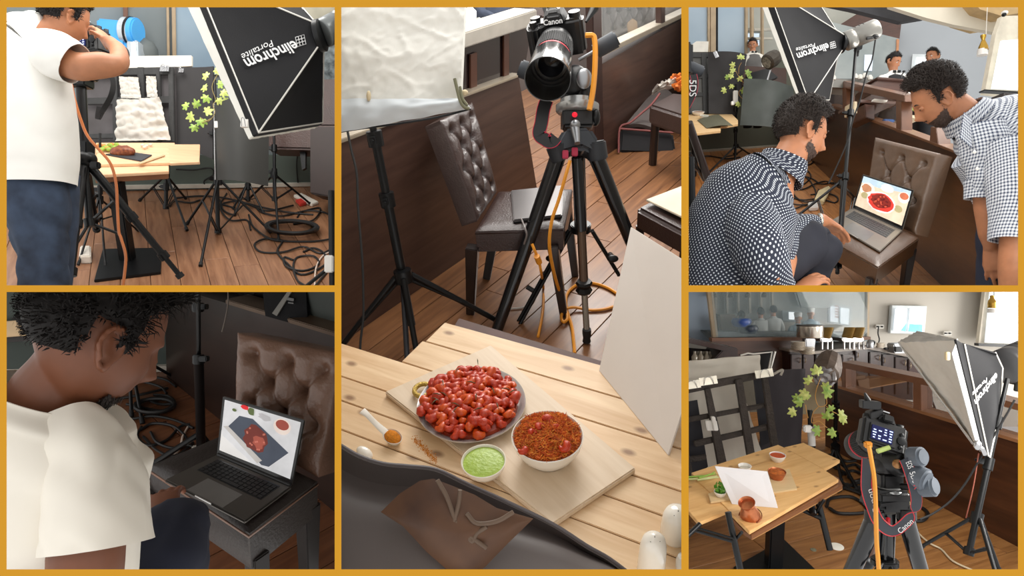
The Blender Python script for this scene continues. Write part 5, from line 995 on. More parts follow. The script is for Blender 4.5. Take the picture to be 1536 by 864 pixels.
    for k,(x,yt,yb,r,l) in enumerate(((976,801,868,20.5,'white ceramic shaker nearest the bottom edge with five dark holes'),(1012,763,812,22,'white ceramic shaker cut by the right edge behind the first one'))):
        b_=T.hit(x,yb-8); h=np.linalg.norm(vup(b_,yt)-b_)*.98; rr=r*dep(b_)/1000; t=thing('salt_shaker',l,'shaker',b_); m=MB(); m.lathe(b_,B.u,[(rr*.93,0),(rr*1.02,h*.1),(rr*.98,h*.45),(rr*.96,h*.6),(rr*.93,h*.72),(rr*.78,h*.88),(rr*.45,h*.97),(.0001,h)],36); part(t,'body',m,wc)
        for (u_,v_) in((0,0),(.3,.25),(-.3,.25),(.3,-.25),(-.3,-.25)): m=MB(); p=b_+B.r*u_*rr+B.f*(v_*rr-rr*.12)+B.u*h*(.985-.24*(u_*u_+v_*v_)); m.ell(p,(B.r,B.f,B.u),(.0016,.0016,.001),8,6); part(t,'hole',m,pm('hole_dark',(30,28,26),.8))
    m=MB(); b_=T.hit(1022,850); m.lathe(b_,B.u,[(.011,0),(.012,.02),(.009,.032),(.0001,.034)],16); one('glass_shaker','small pale glass shaker at the lower right corner','shaker',m,pm('jar_pale',(214,212,204),.2))
    # reflector board
    a,b=T.hit(898,556),T.hit(1002,684); hgt=P(946,340,dep(a)+.10); w_=b-a; tr=hgt+(w_)*1.0; tr=P(1086,428,dep(b)+.02); n=unit(np.cross(b-a,hgt-a)); m=MB(); m.prism([a,b,tr,hgt],-n*.006 if np.dot(n,-cF)>0 else n*.006); one('reflector_board','large plain white reflector board standing on the table at the right','board',m,pm('foamcore_white',(226,218,210),.8,0,.02),bev=.0015)
    # foreground
    d=.86; t=thing('dark_sheet','dark smoky plastic sheet close to the lens along the bottom left with a modelled brown reflection','bag',P(700,850,d)); e=[(500,660),(512,668),(540,684),(575,695),(615,699),(655,704),(700,725),(760,752),(830,786),(880,818),(915,838),(960,872)]
    m=MB(); sp_=spl([A(x,y,0) for x,y in e],4); G=np.array([[P(p[0],p[1]*(1-v)+905*v,d-.10*v+.03*math.sin(math.pi*min(1,v*3))) for v in np.linspace(0,1,14)] for p in sp_]); m.grid(G,.004); part(t,'sheet',m,pm('smoky_plastic',(84,76,74),.5,0,.12,4))
    m=MB(); m.tube([P(p[0],p[1],d) for p in sp_],.0022,6); part(t,'edge',m,pm('smoky_edge',(96,90,92),.35))
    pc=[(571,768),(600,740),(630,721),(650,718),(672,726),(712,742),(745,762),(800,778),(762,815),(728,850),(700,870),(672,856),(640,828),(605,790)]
    m=MB(); cpt=P(690,795,d-.10); ring=[P(x,y,d-.085) for x,y in pc]; rg2=[seg(p,cpt,.3)-cF*.008 for p in ring]; L=len(ring); m.add(ring+rg2+[cpt-cF*.012],[(i,(i+1)%L,L+(i+1)%L,L+i) for i in range(L)]+[(L+i,L+(i+1)%L,2*L) for i in range(L)],0,True); refl=part(t,'modelled_reflection',m,pm('reflection_brown',(98,66,42),.6,0,.35,14,c2=(62,38,26)))  # brown reflection on the sheet, put in as a raised coloured shape
    for px in([(656,720),(670,745),(683,780)],[(690,735),(688,755),(681,782)],[(683,782),(700,800),(730,822)],[(700,770),(715,785),(745,782),(770,768)],[(700,800),(708,812),(715,800),(730,790)]): m=MB(); m.tube(spl([P(x,y,d-.105) for x,y in px],5),.0026,8); part(refl,'strap',m,pm('reflection_taupe',(104,86,72),.7))  # pale streaks of the same reflection, built as thin tubes
# ================= PICTURE 3: man in a white T-shirt at the laptop (lower left)
def prawn_screen(): return None
def picture3():
    CUR[0]=3; B=B3; R=random.Random(3)
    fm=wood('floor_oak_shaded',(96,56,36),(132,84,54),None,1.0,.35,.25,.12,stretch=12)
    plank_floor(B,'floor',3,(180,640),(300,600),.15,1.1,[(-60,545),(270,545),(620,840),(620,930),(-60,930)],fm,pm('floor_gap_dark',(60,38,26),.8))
    WB=B.wall((180,560),(262,553)); m=MB(); slabpx(m,WB,[(-60,380),(262,380),(262,556),(-60,574)],.05); struct('wall_back_lower_left',m,pm('wall_sage_dark',(78,88,84),.7,0,.08,3))
    m=MB(); slabpx(m,WB,[(-60,566),(262,548),(262,557),(-60,576)],.03,off=.02); struct('baseboard_lower_left',m,pm('baseboard_white',(206,200,188),.5))
    W=B.wall((262,575),(323,624)); wd=wood('wall_dark_walnut',(30,18,14),(42,26,20),W.hit(480,500)-W.hit(340,456),1.0,.4,.25,.05,stretch=9)
    m=MB(); slabpx(m,W,[(246,424),(300,443),(340,455),(600,533),(600,848),(323,624),(250,566)],.1); struct('wall_right_lower_left',m,wd)
    m=MB(); slabpx(m,W,[(338,449),(600,528),(600,535),(338,456)],.1,off=.012); struct('trim_1_lower_left',m,pm('rail_taupe',(110,90,72),.35,.2),.003)
    m=MB(); slabpx(m,W.off(-.1),[(246,360),(600,360),(600,540),(246,440)],.02); struct('window_6',m,pm('window_purple_dark',(26,20,22),.25,0,.2,4))  # dark purple-brown pane above the rail
    m=MB(); slabpx(m,W.off(-.06),[(458,400),(600,400),(600,532),(462,494)],.02); struct('trim_8',m,pm('grey_green_panel',(70,76,72),.6))
    d=dep(W.hit(410,470))-.08; t=thing('softbox_corner','dark softbox corner with a pale strip above the half wall in the lower-left picture','softbox',P(420,480,d))
    m=MB(); m.prism([P(x,y,d) for x,y in((392,420),(458,420),(462,492),(398,474))],cF*.05); part(t,'fabric',m,SBK); m=MB(); m.prism([P(x,y,d-.01) for x,y in((432,436),(437,438),(415,474),(408,470))],cF*.01); part(t,'pale_strip',m,pm('strip_grey',(150,148,142),.6)); m=MB(); m.prism([P(x,y,d-.01) for x,y in((431,446),(441,448),(440,452),(430,450))],cF*.005); m.prism([P(x,y,d-.01) for x,y in((432,453),(440,454),(440,456),(432,455))],cF*.005); part(t,'printed_mark',m,pm('print_grey',(140,140,140),.6))
    # left background
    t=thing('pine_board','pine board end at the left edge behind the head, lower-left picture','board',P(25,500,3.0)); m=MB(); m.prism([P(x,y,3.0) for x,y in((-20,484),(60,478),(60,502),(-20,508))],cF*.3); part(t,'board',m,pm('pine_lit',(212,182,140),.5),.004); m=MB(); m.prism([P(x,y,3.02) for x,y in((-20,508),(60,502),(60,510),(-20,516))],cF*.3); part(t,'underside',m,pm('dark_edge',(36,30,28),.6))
    m=MB(); m.prism([P(x,y,3.32) for x,y in((-30,380),(120,380),(120,486),(-30,490))],cF*.02); one('black_card','black card filling the upper left corner behind the head in the lower-left picture','board',m,pm('card_black2',(42,44,42),.7,0,.12,4))
    m=MB(); c=P(42,437,3.1); m.tube([c+cU*.02,c-cU*.035-cR*.01],[.03,.003],6); m.tube([c,c-cU*.02+cR*.03],[.02,.003],6); one('ivy_leaf','pale green leaf tip at the top of the lower-left picture','leaf',m,IVY[1])
    # stands and cables
    t=thing('light_stand','dark light stand column rising behind the laptop in the lower-left picture','light stand',B.f_(303,682)); fd=dep(B.f_(302,682)); m=MB(); m.tube([P(297,400,fd-.45),P(298,540,fd-.3)],.008,10); m.tube([P(298,535,fd-.3),P(302,684,fd)],.018,12); part(t,'pole',m,BLK)
    for x,y in((297,460),(298,538)): m=MB(); m.tube([P(x,y-6,fd-.32),P(x,y+8,fd-.32)],.022,12); m.box(P(x+8,y,fd-.34),(cR,cF,cU),(.03,.03,.02)); part(t,'collar',m,BLK,.003)
    m=MB(); m.tube([P(300,650,fd-.02),P(214,706,fd-.1)],.012,8); part(t,'leg',m,BLK); m=MB(); m.tube([P(300,650,fd-.02),P(340,700,fd+.1)],.012,8); part(t,'leg',m,BLK); m=MB(); m.tube([P(298,800,1.9),P(298,870,1.95)],.008,8); part(t,'lower_tube',m,STEEL)
    f=[B.f_(*p,.01) for p in((213,632),(197,622),(262,566))]; light_stand('far light stand right of the face in the lower-left picture',P(188,420,3.1),P(193,520,3.1),f,B,r=.012,legtop=P(194,532,3.1))
    cable('hanging_wire','thin grey wire hanging above the rail in the lower-left picture',[P(x,y,dep(W.hit(335,470))-.12) for x,y in((342,430),(342,455),(338,478),(333,498))],.003,pm('wire_grey',(120,110,100),.5))
    for k,px in enumerate(([(165,600),(190,596),(220,590),(252,582)],[(170,632),(200,628),(230,624),(262,630),(290,642)],[(212,640),(206,655),(222,668),(250,660),(270,640),(285,636)],[(210,645),(230,635),(262,640),(280,660),(262,672),(236,664),(226,648)],[(240,690),(255,676),(280,668),(292,672)],[(180,575),(210,572),(240,580),(250,590)],[(222,600),(240,606),(262,604),(252,594),(230,592)],[(215,655),(235,675),(262,684),(290,664)],[(190,606),(216,612),(240,616),(256,612)],[(264,580),(250,570),(230,566),(205,570)])):
        fcable(B,'dark cable lying in the floor tangle right of the face in the lower-left picture',px,.006,CAB,'cables tangled on the floor of the lower-left picture')
    t=thing('cable_coil','coil of black cable on the floor right of the chin in the lower-left picture','cable',B.f_(232,608)); 
    for k in range(5): m=MB(); c=B.f_(232,608,.012+.018*(k//2)); m.tube([c+B.r*(.075+.006*(k%3))*math.cos(a)+B.f*(.06+.006*(k%2))*math.sin(a) for a in np.linspace(0,6.28,21)[:-1]],.008,6,closed=True); part(t,'loop',m,CAB)
    for k,px in enumerate(([(282,640),(274,655),(270,672),(256,688),(246,694)],[(228,700),(214,706),(212,718),(216,728)],[(230,700),(234,708),(236,716)])): fcable(B,['pale cable curving from the power strip across the floor in the lower-left picture','pale cable bend at the tip of the stand leg in the lower-left picture','short pale cable beside the leg tip in the lower-left picture'][k],px,.005,pm('cable_white',(220,200,185),.5))
    m=MB(); q=B.lv(.035); m.prism([q.hit(x,y) for x,y in((287,668),(305,664),(310,682),(292,688))],-B.u*.035); one('power_strip','cream power strip at the foot of the stand beside the laptop, lower-left picture','power strip',m,pm('strip_white',(226,218,206),.5),bev=.005)
    # chair
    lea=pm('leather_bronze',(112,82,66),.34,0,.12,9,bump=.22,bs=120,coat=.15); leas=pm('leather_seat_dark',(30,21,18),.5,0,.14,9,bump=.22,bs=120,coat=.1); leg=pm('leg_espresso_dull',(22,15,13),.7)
    S=B.lv(.48); c_l,c_f,c_r,c_b=S.hit(222,700),S.hit(374,800),S.hit(476,722),S.hit(330,655)
    dl=dep(c_b)+.05; bl,br=P(352,650,dep(c_b)-.02),P(478,716,dep(c_r)+.02); tl,tr=P(356,499,dep(c_b)+.0),P(520,531,dep(c_r)+.05)
    t=chair('bronze button-tufted leather chair carrying the open laptop in the lower-left picture',B,(c_b,c_r,c_f,c_l),.48,(bl,br,tr,tl),.09,lea,leg,[(c_l-B.u*.08,c_l-B.u*.47,.025,.02),(c_r-B.u*.08-cR*.03,c_r-B.u*.48-cR*.03,.028,.02),(c_f-B.u*.08+cF*.04,c_f-B.u*.48+cF*.04,.025,.02)],3,4,seat_h=.12,bdep=.02,front_n=-cF)
    for ch in t.children:
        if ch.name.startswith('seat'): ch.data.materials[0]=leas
    q=B.lv(.512); base=[q.hit(*p) for p in((325,681),(438,729),(367,782),(246,719))]; al=pm('alu_space_grey',(78,74,70),.35,.55,.05)
    ltop=(P(457,630,dep(base[1])+.03),P(334,594,dep(base[0])+.03))
    bg=em('photo_backdrop_grey',(196,196,198),.62)
    laptop('open laptop showing grilled meat on slate, on the chair in the lower-left picture',B,base,ltop,
      [bg,('slate_image',[(.08,.50),(.22,.78),(.40,.80),(.92,.42),(.70,.06),(.60,.04)],em('photo_slate',(66,72,84),.6)),('knife_image',[(.02,.48),(.08,.52),(.60,.12),(.54,.04)],em('photo_knife',(176,172,168),.6)),
       ('cloth_image',[(.0,.40),(.02,.30),(.44,.02),(.36,.0),(.0,.0)],em('photo_cloth',(212,210,208),.6)),('meat_image',disc(.47,.46,.16,.24,18,.3,.12),em('photo_meat',(104,44,36),.6)),('meat_glaze_image',disc(.52,.42,.08,.12,14,.5,.2),em('photo_meat_glaze',(150,74,60),.6)),
       *[('meat_spot_image',disc(.47+.12*math.cos(k*2.4),.45+.17*math.sin(k*1.7),.014,.02,8,0,.3),em('photo_meat_spot',(176,100,84),.6)) for k in range(12)],('chili_image',disc(.28,.97,.05,.05,10,0,.2),em('photo_chili',(206,40,44),.6)),('herb_image',disc(.37,.93,.04,.09,10,0,.3),em('photo_herb',(84,96,58),.6)),('herb_image',disc(.15,.86,.03,.03,10),em('photo_herb',(84,96,58),.6)),('garlic_image',disc(.55,.90,.08,.06,12,0,.25),em('photo_garlic',(170,168,170),.6)),('bowl_image',disc(.79,.83,.11,.14,18),em('photo_bowl',(222,206,196),.6)),('bowl_food_image',disc(.79,.86,.085,.09,16),em('photo_bowl_food',(150,72,60),.6))],al)
    # man
    t=thing('person','man in a white T-shirt seen from behind, bending towards the laptop in the lower-left picture','person',P(120,854,1.2)); d=1.22
    b=MB(); hc=P(146,498,d); mk=head(hc,unit(cR*.55+cF*.75-cU*.45),unit(cU*.86+cR*.35+cF*.25),.285,HAIR,pm('beard_black',(34,22,18),.6),SKIN2,seed=5,par=t,body=b,eye=False,hair_len=.012,long_top=.9,hairline=.3,chin=1,fade=.5)
    limb(b,[P(52,640,d+.02),P(80,596,d),P(106,556,d),P(134,520,d)],[(.09,.08),(.078,.075),(.068,.066),.06],20)
    limb(b,[P(50,650,d),P(40,760,d),P(36,900,d)],[(.11,.08),(.12,.09),(.12,.09)],20)
    limb(b,[P(126,680,d-.02),P(134,750,d-.07),P(130,830,d-.1),P(128,900,d-.1)],[.056,.060,.058,.055],20)
    limb(b,[P(215,900,1.45),P(225,820,1.55),P(238,780,1.62)],[.045,.036,.028],14); hand(b,P(238,782,1.62),unit(P(246,742,1.7)-P(238,782,1.62)),unit(-cF+cR*.3),cR,1.0,(.5,.55,.6,.6),.3)
    part(t,'body',remesh(b,.005,3),SKIN2); mk()
    TS=pm('tshirt_cream',(236,230,218),.85,0,.02,bump=.05,bs=900); m=MB()
    garment(m,[P(72,588,d-.02),P(62,612,d-.02),P(42,670,d-.02),P(28,780,d),P(16,920,d)],[(.095,.1),(.15,.13),(.195,.15),(.2,.15),(.2,.15)],unit(cR-cU*.45),wr=.012,wf=6,seed=2,diag=2,n=64)
    garment(m,[P(122,650,d-.02),P(138,688,d-.05),P(148,742,d-.08),P(148,820,d-.1)],[(.062,.09),(.07,.095),(.072,.095),(.082,.09)],unit(cR),wr=.010,wf=10,seed=7,diag=4,n=64); part(t,'tshirt',m,TS)
    m=MB(); garment(m,[P(190,900,1.5),P(235,850,1.55),P(262,800,1.62),P(285,780,1.72)],[(.12,.12),(.1,.1),(.08,.08),(.05,.05)],cR,wr=.01,seed=3); part(t,'trousers',m,pm('trousers_navy',(22,26,44),.85))
# ================= PICTURE 4: two men at the laptop (upper right)
def person_small(label,px,py,d,hs,shirt,group=None,vest=None,pose='stand',hairm=None,fy=None,armdown=True,hat=None,back=False):
    """standing figure whose head centre is at the picture point; hs = head height in m"""
    t=thing('person',label,'person',P(px,py,d)-cU*hs*6.8,group); k=hs/.235; hc=P(px,py,d); f=fy if fy is not None else -cF; b=MB()
    mk=head(hc,f,cU,hs,(hairm or HAIR) if hat is None else None,None,SKIN,par=t,body=b,eye=not back,q=.12,seed=int(px))
    D=lambda x,z,y=0:hc+cR*x*k-cU*z*k+cF*y*k
    limb(b,[D(0,.02),D(0,.14),D(0,.2)],[.055*k,.055*k,.075*k]); limb(b,[D(0,.2),D(0,.5),D(0,.72)],[(.15*k,.09*k),(.13*k,.09*k),(.15*k,.1*k)])
    for s in(-1,1):
        limb(b,[D(.15*s,.23),D(.2*s,.48,-.02),D(.12*s,.62,-.22 if not back else .22),D(.06*s,.66,-.33 if not back else .33)],[.05*k,.042*k,.036*k,.024*k]); hand(b,D(.07*s,.655,-.31 if not back else .31),(-cF if not back else cF)+cR*-.3*s,cU,cR*-s,k*.9,(.3,.3,.3,.3))
        limb(b,[D(.08*s,.7),D(.09*s,1.1),D(.09*s,1.5)],[.085*k,.06*k,.045*k])
    part(t,'body',remesh(b,.011*k,2),SKIN); mk() if hat is None else None
    m=MB(); garment(m,[D(0,.135),D(0,.17),D(0,.21),D(0,.35),D(0,.55),D(0,.74)],[(.062*k,.06*k),(.09*k,.07*k),(.175*k,.1*k),(.18*k,.115*k),(.165*k,.115*k),(.175*k,.12*k)],cR,wr=.008*k,seed=px*.1,n=32)
    for s in(-1,1): garment(m,[D(.13*s,.22),D(.17*s,.3,-.0),D(.21*s,.47,-.02),D(.14*s,.59,-.17 if not back else .17)],[.062*k,.066*k,.056*k,.045*k],cR,wr=.006*k,seed=px*.2+s,n=20)
    part(t,'shirt',m,shirt)
    if vest is not None:
        m=MB(); garment(m,[D(0,.19),D(0,.24),D(0,.35),D(0,.55),D(0,.75)],[(.11*k,.09*k),(.15*k,.112*k),(.172*k,.125*k),(.172*k,.125*k),(.182*k,.13*k)],cR,wr=.004*k,n=32); part(t,'vest',m,vest)
        m=MB(); q=D(0,.165,-.085); m.box(q-cR*.03*k,(cR,cF,cU),(.045*k,.012*k,.035*k)); m.box(q+cR*.03*k,(cR,cF,cU),(.045*k,.012*k,.035*k)); part(t,'bow_tie',m,BLK,.004)
    m=MB(); [garment(m,[D(.09*s,.72),D(.095*s,1.1),D(.095*s,1.55)],[(.1*k,.12*k),(.085*k,.09*k),(.075*k,.08*k)],cR,wr=.006*k,n=20) for s in(-1,1)]; part(t,'trousers',m,pm('trousers_black',(24,24,28),.85))
    if hat is not None: m=MB(); m.lathe(hc+cU*.02*k,cU,[(.085*k,0),(.09*k,.05*k),(.10*k,.09*k),(.08*k,.12*k),(.0001,.13*k)],20); part(t,'cap',m,hat)
    return t
def picture4():
    CUR[0]=4; B=B4; R=random.Random(4); txt=txt_on
    fm=wood('floor_oak_orange',(134,82,40),(180,122,68),None,1.0,.38,.15,.08,stretch=12)
    plank_floor(B,'floor',4,(1300,424),(1215,330),.18,1.3,[(1000,226),(1240,216),(1600,560),(1000,560)],fm,pm('floor_gap_dark',(60,38,26),.8),xr=12)
    WB=B.wall((1040,229),(1130,222)); dB=dep(WB.hit(1080,150)); H=WB.hit
    m=MB(); slabpx(m,WB,[(980,90),(1225,90),(1225,216),(980,234)],.05); struct('wall_back_upper_right',m,pm('wall_olive_grey',(86,88,76),.7,0,.08,2))
    m=MB(); slabpx(m,WB,[(980,230),(1200,215),(1200,219),(980,235)],.03,off=.02); struct('baseboard_upper_right',m,pm('baseboard_grey',(168,164,150),.5))
    gl=pm('window_pale_blue',(150,170,186),.2,0,.08,.8,c2=(176,192,204))
    for n,(a,b,c) in enumerate(((1010,1062,90),(1077,1119,100))): m=MB(); slabpx(m,WB,[(a,-30),(b,-30),(b,c),(a,c)],.03,off=.02); struct('window_%d'%(7+n),m,gl)
    fr=pm('mullion_beige',(176,156,128),.45)
    for n,(a,b) in enumerate(((1062,1065),(1066,1074),(1118,1122),(1127,1131),(1143,1146))): m=MB(); slabpx(m,WB,[(a,-30),(b,-30),(b,98),(a,98)],.05,off=.05); struct('trim_%d'%(30+n),m,fr,.004)
    m=MB(); slabpx(m,WB,[(1074,-30),(1077,-30),(1077,98),(1074,98)],.03,off=.03); struct('trim_36',m,BLK)
    m=MB(); slabpx(m,WB.off(-.9),[(1100,-60),(1300,-60),(1300,150),(1100,150)],.05); struct('wall_kitchen',m,pm('kitchen_wall',(150,152,146),.6,0,.2,1.2,c2=(176,176,166)))
    kw=em('kitchen_window_light',(206,222,236),.9); m=MB(); slabpx(m,WB.off(-.85),[(1122,50),(1139,50),(1139,68),(1122,68)],.02); struct('window_9',m,kw)
    m=MB(); slabpx(m,WB.off(-.6),[(1131,42),(1160,42),(1160,47),(1131,47)],.3); slabpx(m,WB.off(-.6),[(1131,56),(1160,56),(1160,60),(1131,60)],.3); one('kitchen_shelf','pale shelves in the kitchen behind the young waiter','shelf',m,pm('shelf_grey',(188,184,172),.5),bev=.01)
    person_small('young kitchen helper in white shirt and grey apron behind the glass, upper-right picture',1129,67,dB-.35,.2,pm('shirt_offwhite',(222,218,208),.8),vest=pm('apron_grey',(96,94,92),.8),fy=unit(-cF-cR*.5-cU*.5))
    # counter behind
    m=MB(); d=dB-.7; m.prism([P(x,y,d) for x,y in((1112,98),(1180,102),(1180,140),(1112,128))],cF*.3); one('counter','dark wooden counter in front of the young kitchen helper','counter',m,pm('counter_dark',(70,44,34),.4),bev=.01)
    # rear wall right
    WR=Plane(P(1400,90,11.6),-cF-cR*.25+cU*0.42); HR=WR.hit
    m=MB(); slabpx(m,WR,[(1200,-60),(1620,-60),(1620,300),(1200,300)],.05); struct('wall_far_grey',m,pm('wall_cool_grey',(158,163,168),.7,0,.05,1))
    m=MB(); q=WR.off(.25); slabpx(m,q,[(1140,-30),(1353,28),(1349,60),(1140,16)],.2); struct('trim_40',m,wood('beam_dark_wood',(62,38,30),(84,52,40),cR,.8,.4,.2,.05,stretch=9))
    m=MB(); q=WR.off(1.2); m.prism([P(x,y,9.2) for x,y in((1200,-60),(1340,-60),(1389,27),(1353,33),(1278,14),(1200,-2))],cF*.1); struct('ceiling_soffit',m,pm('soffit_charcoal',(66,66,70),.8))
    m=MB(); m.prism([P(x,y,8.8) for x,y in((1336,10),(1320,-60),(1470,-60),(1530,0),(1503,25),(1494,49),(1430,37),(1390,27))],cF*.08); struct('trim_41',m,pm('beam_cream',(214,206,188),.7,0,.02))
    m=MB(); m.prism([P(x,y,8.6) for x,y in((1440,-20),(1640,-20),(1640,22),(1527,20),(1503,24),(1470,14))],cF*.6); struct('ceiling_upper_right',m,pm('ceiling_tan',(188,160,116),.7))
    m=MB(); m.prism([P(x,y,8.3) for x,y in((1494,50),(1503,24),(1640,20),(1640,160),(1477,140))],cF*.08); struct('wall_window_side',m,pm('blind_cream',(210,202,184),.8))
    m=MB(); m.prism([P(x,y,8.2) for x,y in((1502,61),(1640,50),(1640,140),(1488,133))],cF*.02); struct('window_10',m,em('daylight_blind',(226,232,236),.9))
    m=MB(); m.prism([P(x,y,8.15) for x,y in((1477,134),(1640,144),(1640,147),(1477,136))],cF*.1); struct('trim_42',m,BLK)
    t=thing('ceiling_camera','small white dome camera on the tan ceiling, upper right corner','security camera',P(1507,20,8.2)); m=MB(); m.box(P(1507,19,8.2),(cR,cF,cU),(.06,.06,.04)); part(t,'mount',m,WHT,.01); m=MB(); m.ell(P(1506,22,8.15),(cR,cF,cU),(.025,.03,.025)); part(t,'lens_dome',m,BLK)
    t=thing('pendant_lamp','gold and glass pendant lamp hanging on a thin cord before the grey wall','lamp',P(1475,83,8)); m=MB(); m.tube([P(1483,-30,8),P(1479,52,8)],.004,6); part(t,'cord',m,pm('cord_white',(220,216,206),.5)); gm=pm('gold_metal',(176,138,60),.25,.9,.1)
    m=MB(); m.lathe(P(1475,75,8),cU,[(.055,0),(.05,.04),(.03,.09),(.018,.12),(.03,.16),(.03,.18),(.0001,.185)],24); part(t,'gold_cap',m,gm); m=MB(); m.lathe(P(1473.5,83,8),cU,[(.058,0),(.054,.04),(.05,.075),(.0001,.077)],24); part(t,'frosted_shade',m,pm('frosted_glass',(214,210,204),.3))
    t=thing('tufted_sofa','dark tufted sofa back under the bright blind at the right edge','sofa',P(1520,155,7.6)); m,bt,n=tuft(*[P(x,y,7.6) for x,y in((1503,156),(1600,166),(1600,145),(1506,139))],.2,6,1,-cF,.05); part(t,'backrest',m,pm('leather_black_brown',(44,36,34),.35))
    # small window
    q=WR.off(.06); m=MB(); slabpx(m,q,[(1369,81),(1412,82),(1410,114),(1366,113)],.05); struct('window_11',m,pm('window_frame_white',(206,212,214),.5)); q=WR.off(.09); m=MB(); slabpx(m,q,[(1375,86),(1392,86),(1390,112),(1371,112)],.02); slabpx(m,q,[(1398,86),(1409,86),(1407,113),(1396,112)],.02); struct('trim_43',m,em('daylight_pane',(232,238,242),.95))
    # glass partition
    q=WR.off(.5); m=MB(); slabpx(m,q,[(1235,30),(1349,58),(1346,118),(1235,118)],.02); struct('window_12',m,pm('glass_grey_reflective',(116,126,128),.15,0,.4,1.2,c2=(164,170,168)))
    m=MB(); slabpx(m,q,[(1345,58),(1349,59),(1347,92),(1344,92)],.04,off=.03); struct('trim_44',m,pm('post_orange_brown',(176,120,80),.4))
    m=MB(); slabpx(m,q,[(1297,82),(1310,82),(1308,106),(1296,106)],.01,off=.02); struct('trim_45',m,em('reflected_window',(196,208,220),.6))  # window reflected in the glass, put in as a glowing panel
    person_small('waiter in a white shirt with black vest and bow tie at the dark desk',1340,92,8.9,.23,pm('shirt_white',(232,230,226),.8),vest=pm('vest_black',(28,28,32),.8),fy=unit(-cF*.8+cR*.5-cU*.5))
    person_small('dark-haired man standing far behind the bending man in front of the small window',1399,85,9.2,.23,pm('shirt_grey',(196,196,194),.8),fy=unit(-cR*.9-cF*.4-cU*.1))
    dk=wood('desk_dark_wood',(64,40,32),(88,56,44),cR,.8,.35,.2,.05,stretch=8); t=thing('reception_desk','dark brown reception desk in front of the waiter with the bow tie','desk',P(1340,140,8.2)); m=MB(); m.prism([P(x,y,8.2) for x,y in((1318,117),(1363,121),(1363,150),(1306,142),(1308,128))],cF*.4); part(t,'front_panel',m,dk,.01); m=MB(); m.prism([P(x,y,8.15) for x,y in((1316,115),(1365,119),(1365,122),(1316,118))],cF*.5); part(t,'desktop',m,dk,.006)
    m=MB(); m.tube(spl([P(1352,117,8.1),P(1353,112,8.1),P(1356,108,8.1)],4),.008,6); m.ell(P(1356,107,8.1),(cR,cF,cU),(.02,.015,.012),10,6); one('desk_lamp','tiny dark gooseneck lamp on the reception desk','lamp',m,BLK)
    for k,(x,y) in enumerate(((1243,121),(1250,120),(1283,118),(1290,119),(1297,117),(1305,120))): m=MB(); m.lathe(P(x,y,8.6),cU,[(.03,0),(.035,.03),(.02,.06),(.0001,.062)],12); one('table_jar','small pale jar on the counter behind the glass partition','jar',m,pm('jar_pale',(214,212,204),.2),group='jars on the counter behind the glass')
    m=MB(); m.prism([P(x,y,8.7) for x,y in((1235,119),(1320,119),(1318,135),(1235,130))],cF*.3); one('back_counter','pale grey counter with jars behind the half wall','counter',m,pm('counter_grey',(120,118,112),.4))
    # far dining furniture behind the half wall
    m=MB(); m.prism([P(x,y,9.4) for x,y in((1230,118),(1400,140),(1400,240),(1230,180))],cF*.03); struct('wall_dark_backdrop',m,pm('interior_dark_brown',(46,36,34),.7,0,.4,2))
    t=thing('service_trolley','dark service trolley with a pale cloth on top behind the half wall','trolley',P(1320,185,7.4)); m=MB(); m.prism([P(x,y,7.4) for x,y in((1290,149),(1345,152),(1343,157),(1290,154))],cF*.5); part(t,'top',m,dk,.006); m=MB(); m.prism([P(x,y,7.4) for x,y in((1297,156),(1312,157),(1312,180),(1299,176))],cF*.4); part(t,'cabinet',m,dk,.006); m=MB(); m.prism([P(x,y,7.35) for x,y in((1312,148),(1332,150),(1330,153),(1310,151))],cF*.3); part(t,'cloth',m,pm('cloth_pale',(214,210,202),.8))
    m=MB(); m.prism([P(x,y,7.3) for x,y in((1326,178),(1343,179),(1343,194),(1328,192))],cF*.2); one('blue_crate','blue crate on the floor seen through the half wall gap','crate',m,pm('crate_blue',(24,84,150),.5),bev=.01)
    m=MB(); m.prism([P(x,y,7.2) for x,y in((1281,152),(1286,152),(1286,170),(1280,170))],cF*.2); one('menu_stack','small stack of cream menus behind the glass gap','menu',m,pm('menu_cream',(196,180,150),.7),bev=.005)
    m=MB(); m.prism([P(x,y,7.0) for x,y in((1364,172),(1385,174),(1383,179),(1366,177))],cF*.3); one('side_table','pale tabletop seen beyond the half wall under the bending face','table',m,pm('table_pale',(206,190,160),.5),bev=.005)
    for k in range(5): m=MB(); c=P(1368+k*1.8,164+R.uniform(-4,4),7.05); m.ell(c,(cR,cF,cU),(.03,.02,.025),8,6); one('plant_leaf','green leaf of the small plant behind the bending face','plant',m,IVY[0],group='small plant beyond the half wall')
    light_stand('distant black stand seen through the half wall under the far tabletop',P(1360,176,7.1),P(1360,192,7.1),[P(1346,200,7.0),P(1357,204,6.8),P(1372,205,7.1)],B,r=.016,legtop=P(1360,184,7.1))
    # half wall
    W=B.wall((1223,247),(1412,428)); wd=wood('wall_walnut_red',(46,25,15),(70,42,26),W.hit(1440,232)-W.hit(1246,160),1.0,.35,.3,.05,stretch=9)
    m=MB(); slabpx(m,W,[(1180,141),(1246,160),(1278,171),(1396,215),(1600,296),(1600,600),(1412,428),(1223,247),(1180,205)],.12); struct('wall_half_upper_right',m,wd)
    m=MB(); slabpx(m,W,[(1180,138),(1246,157),(1278,168),(1396,212),(1600,292),(1600,297),(1396,216),(1278,172),(1246,161),(1180,142)],.13,off=.012); struct('trim_46',m,pm('rail_brown_light',(126,88,62),.3,.2),.003)
    m=MB(); slabpx(m,W,[(1230,116),(1262,121),(1357,143),(1357,153),(1262,131),(1230,126)],.12,off=.01); struct('trim_47',m,pm('rail_walnut',(108,70,48),.35,0,.1,10,coat=.3),.004)
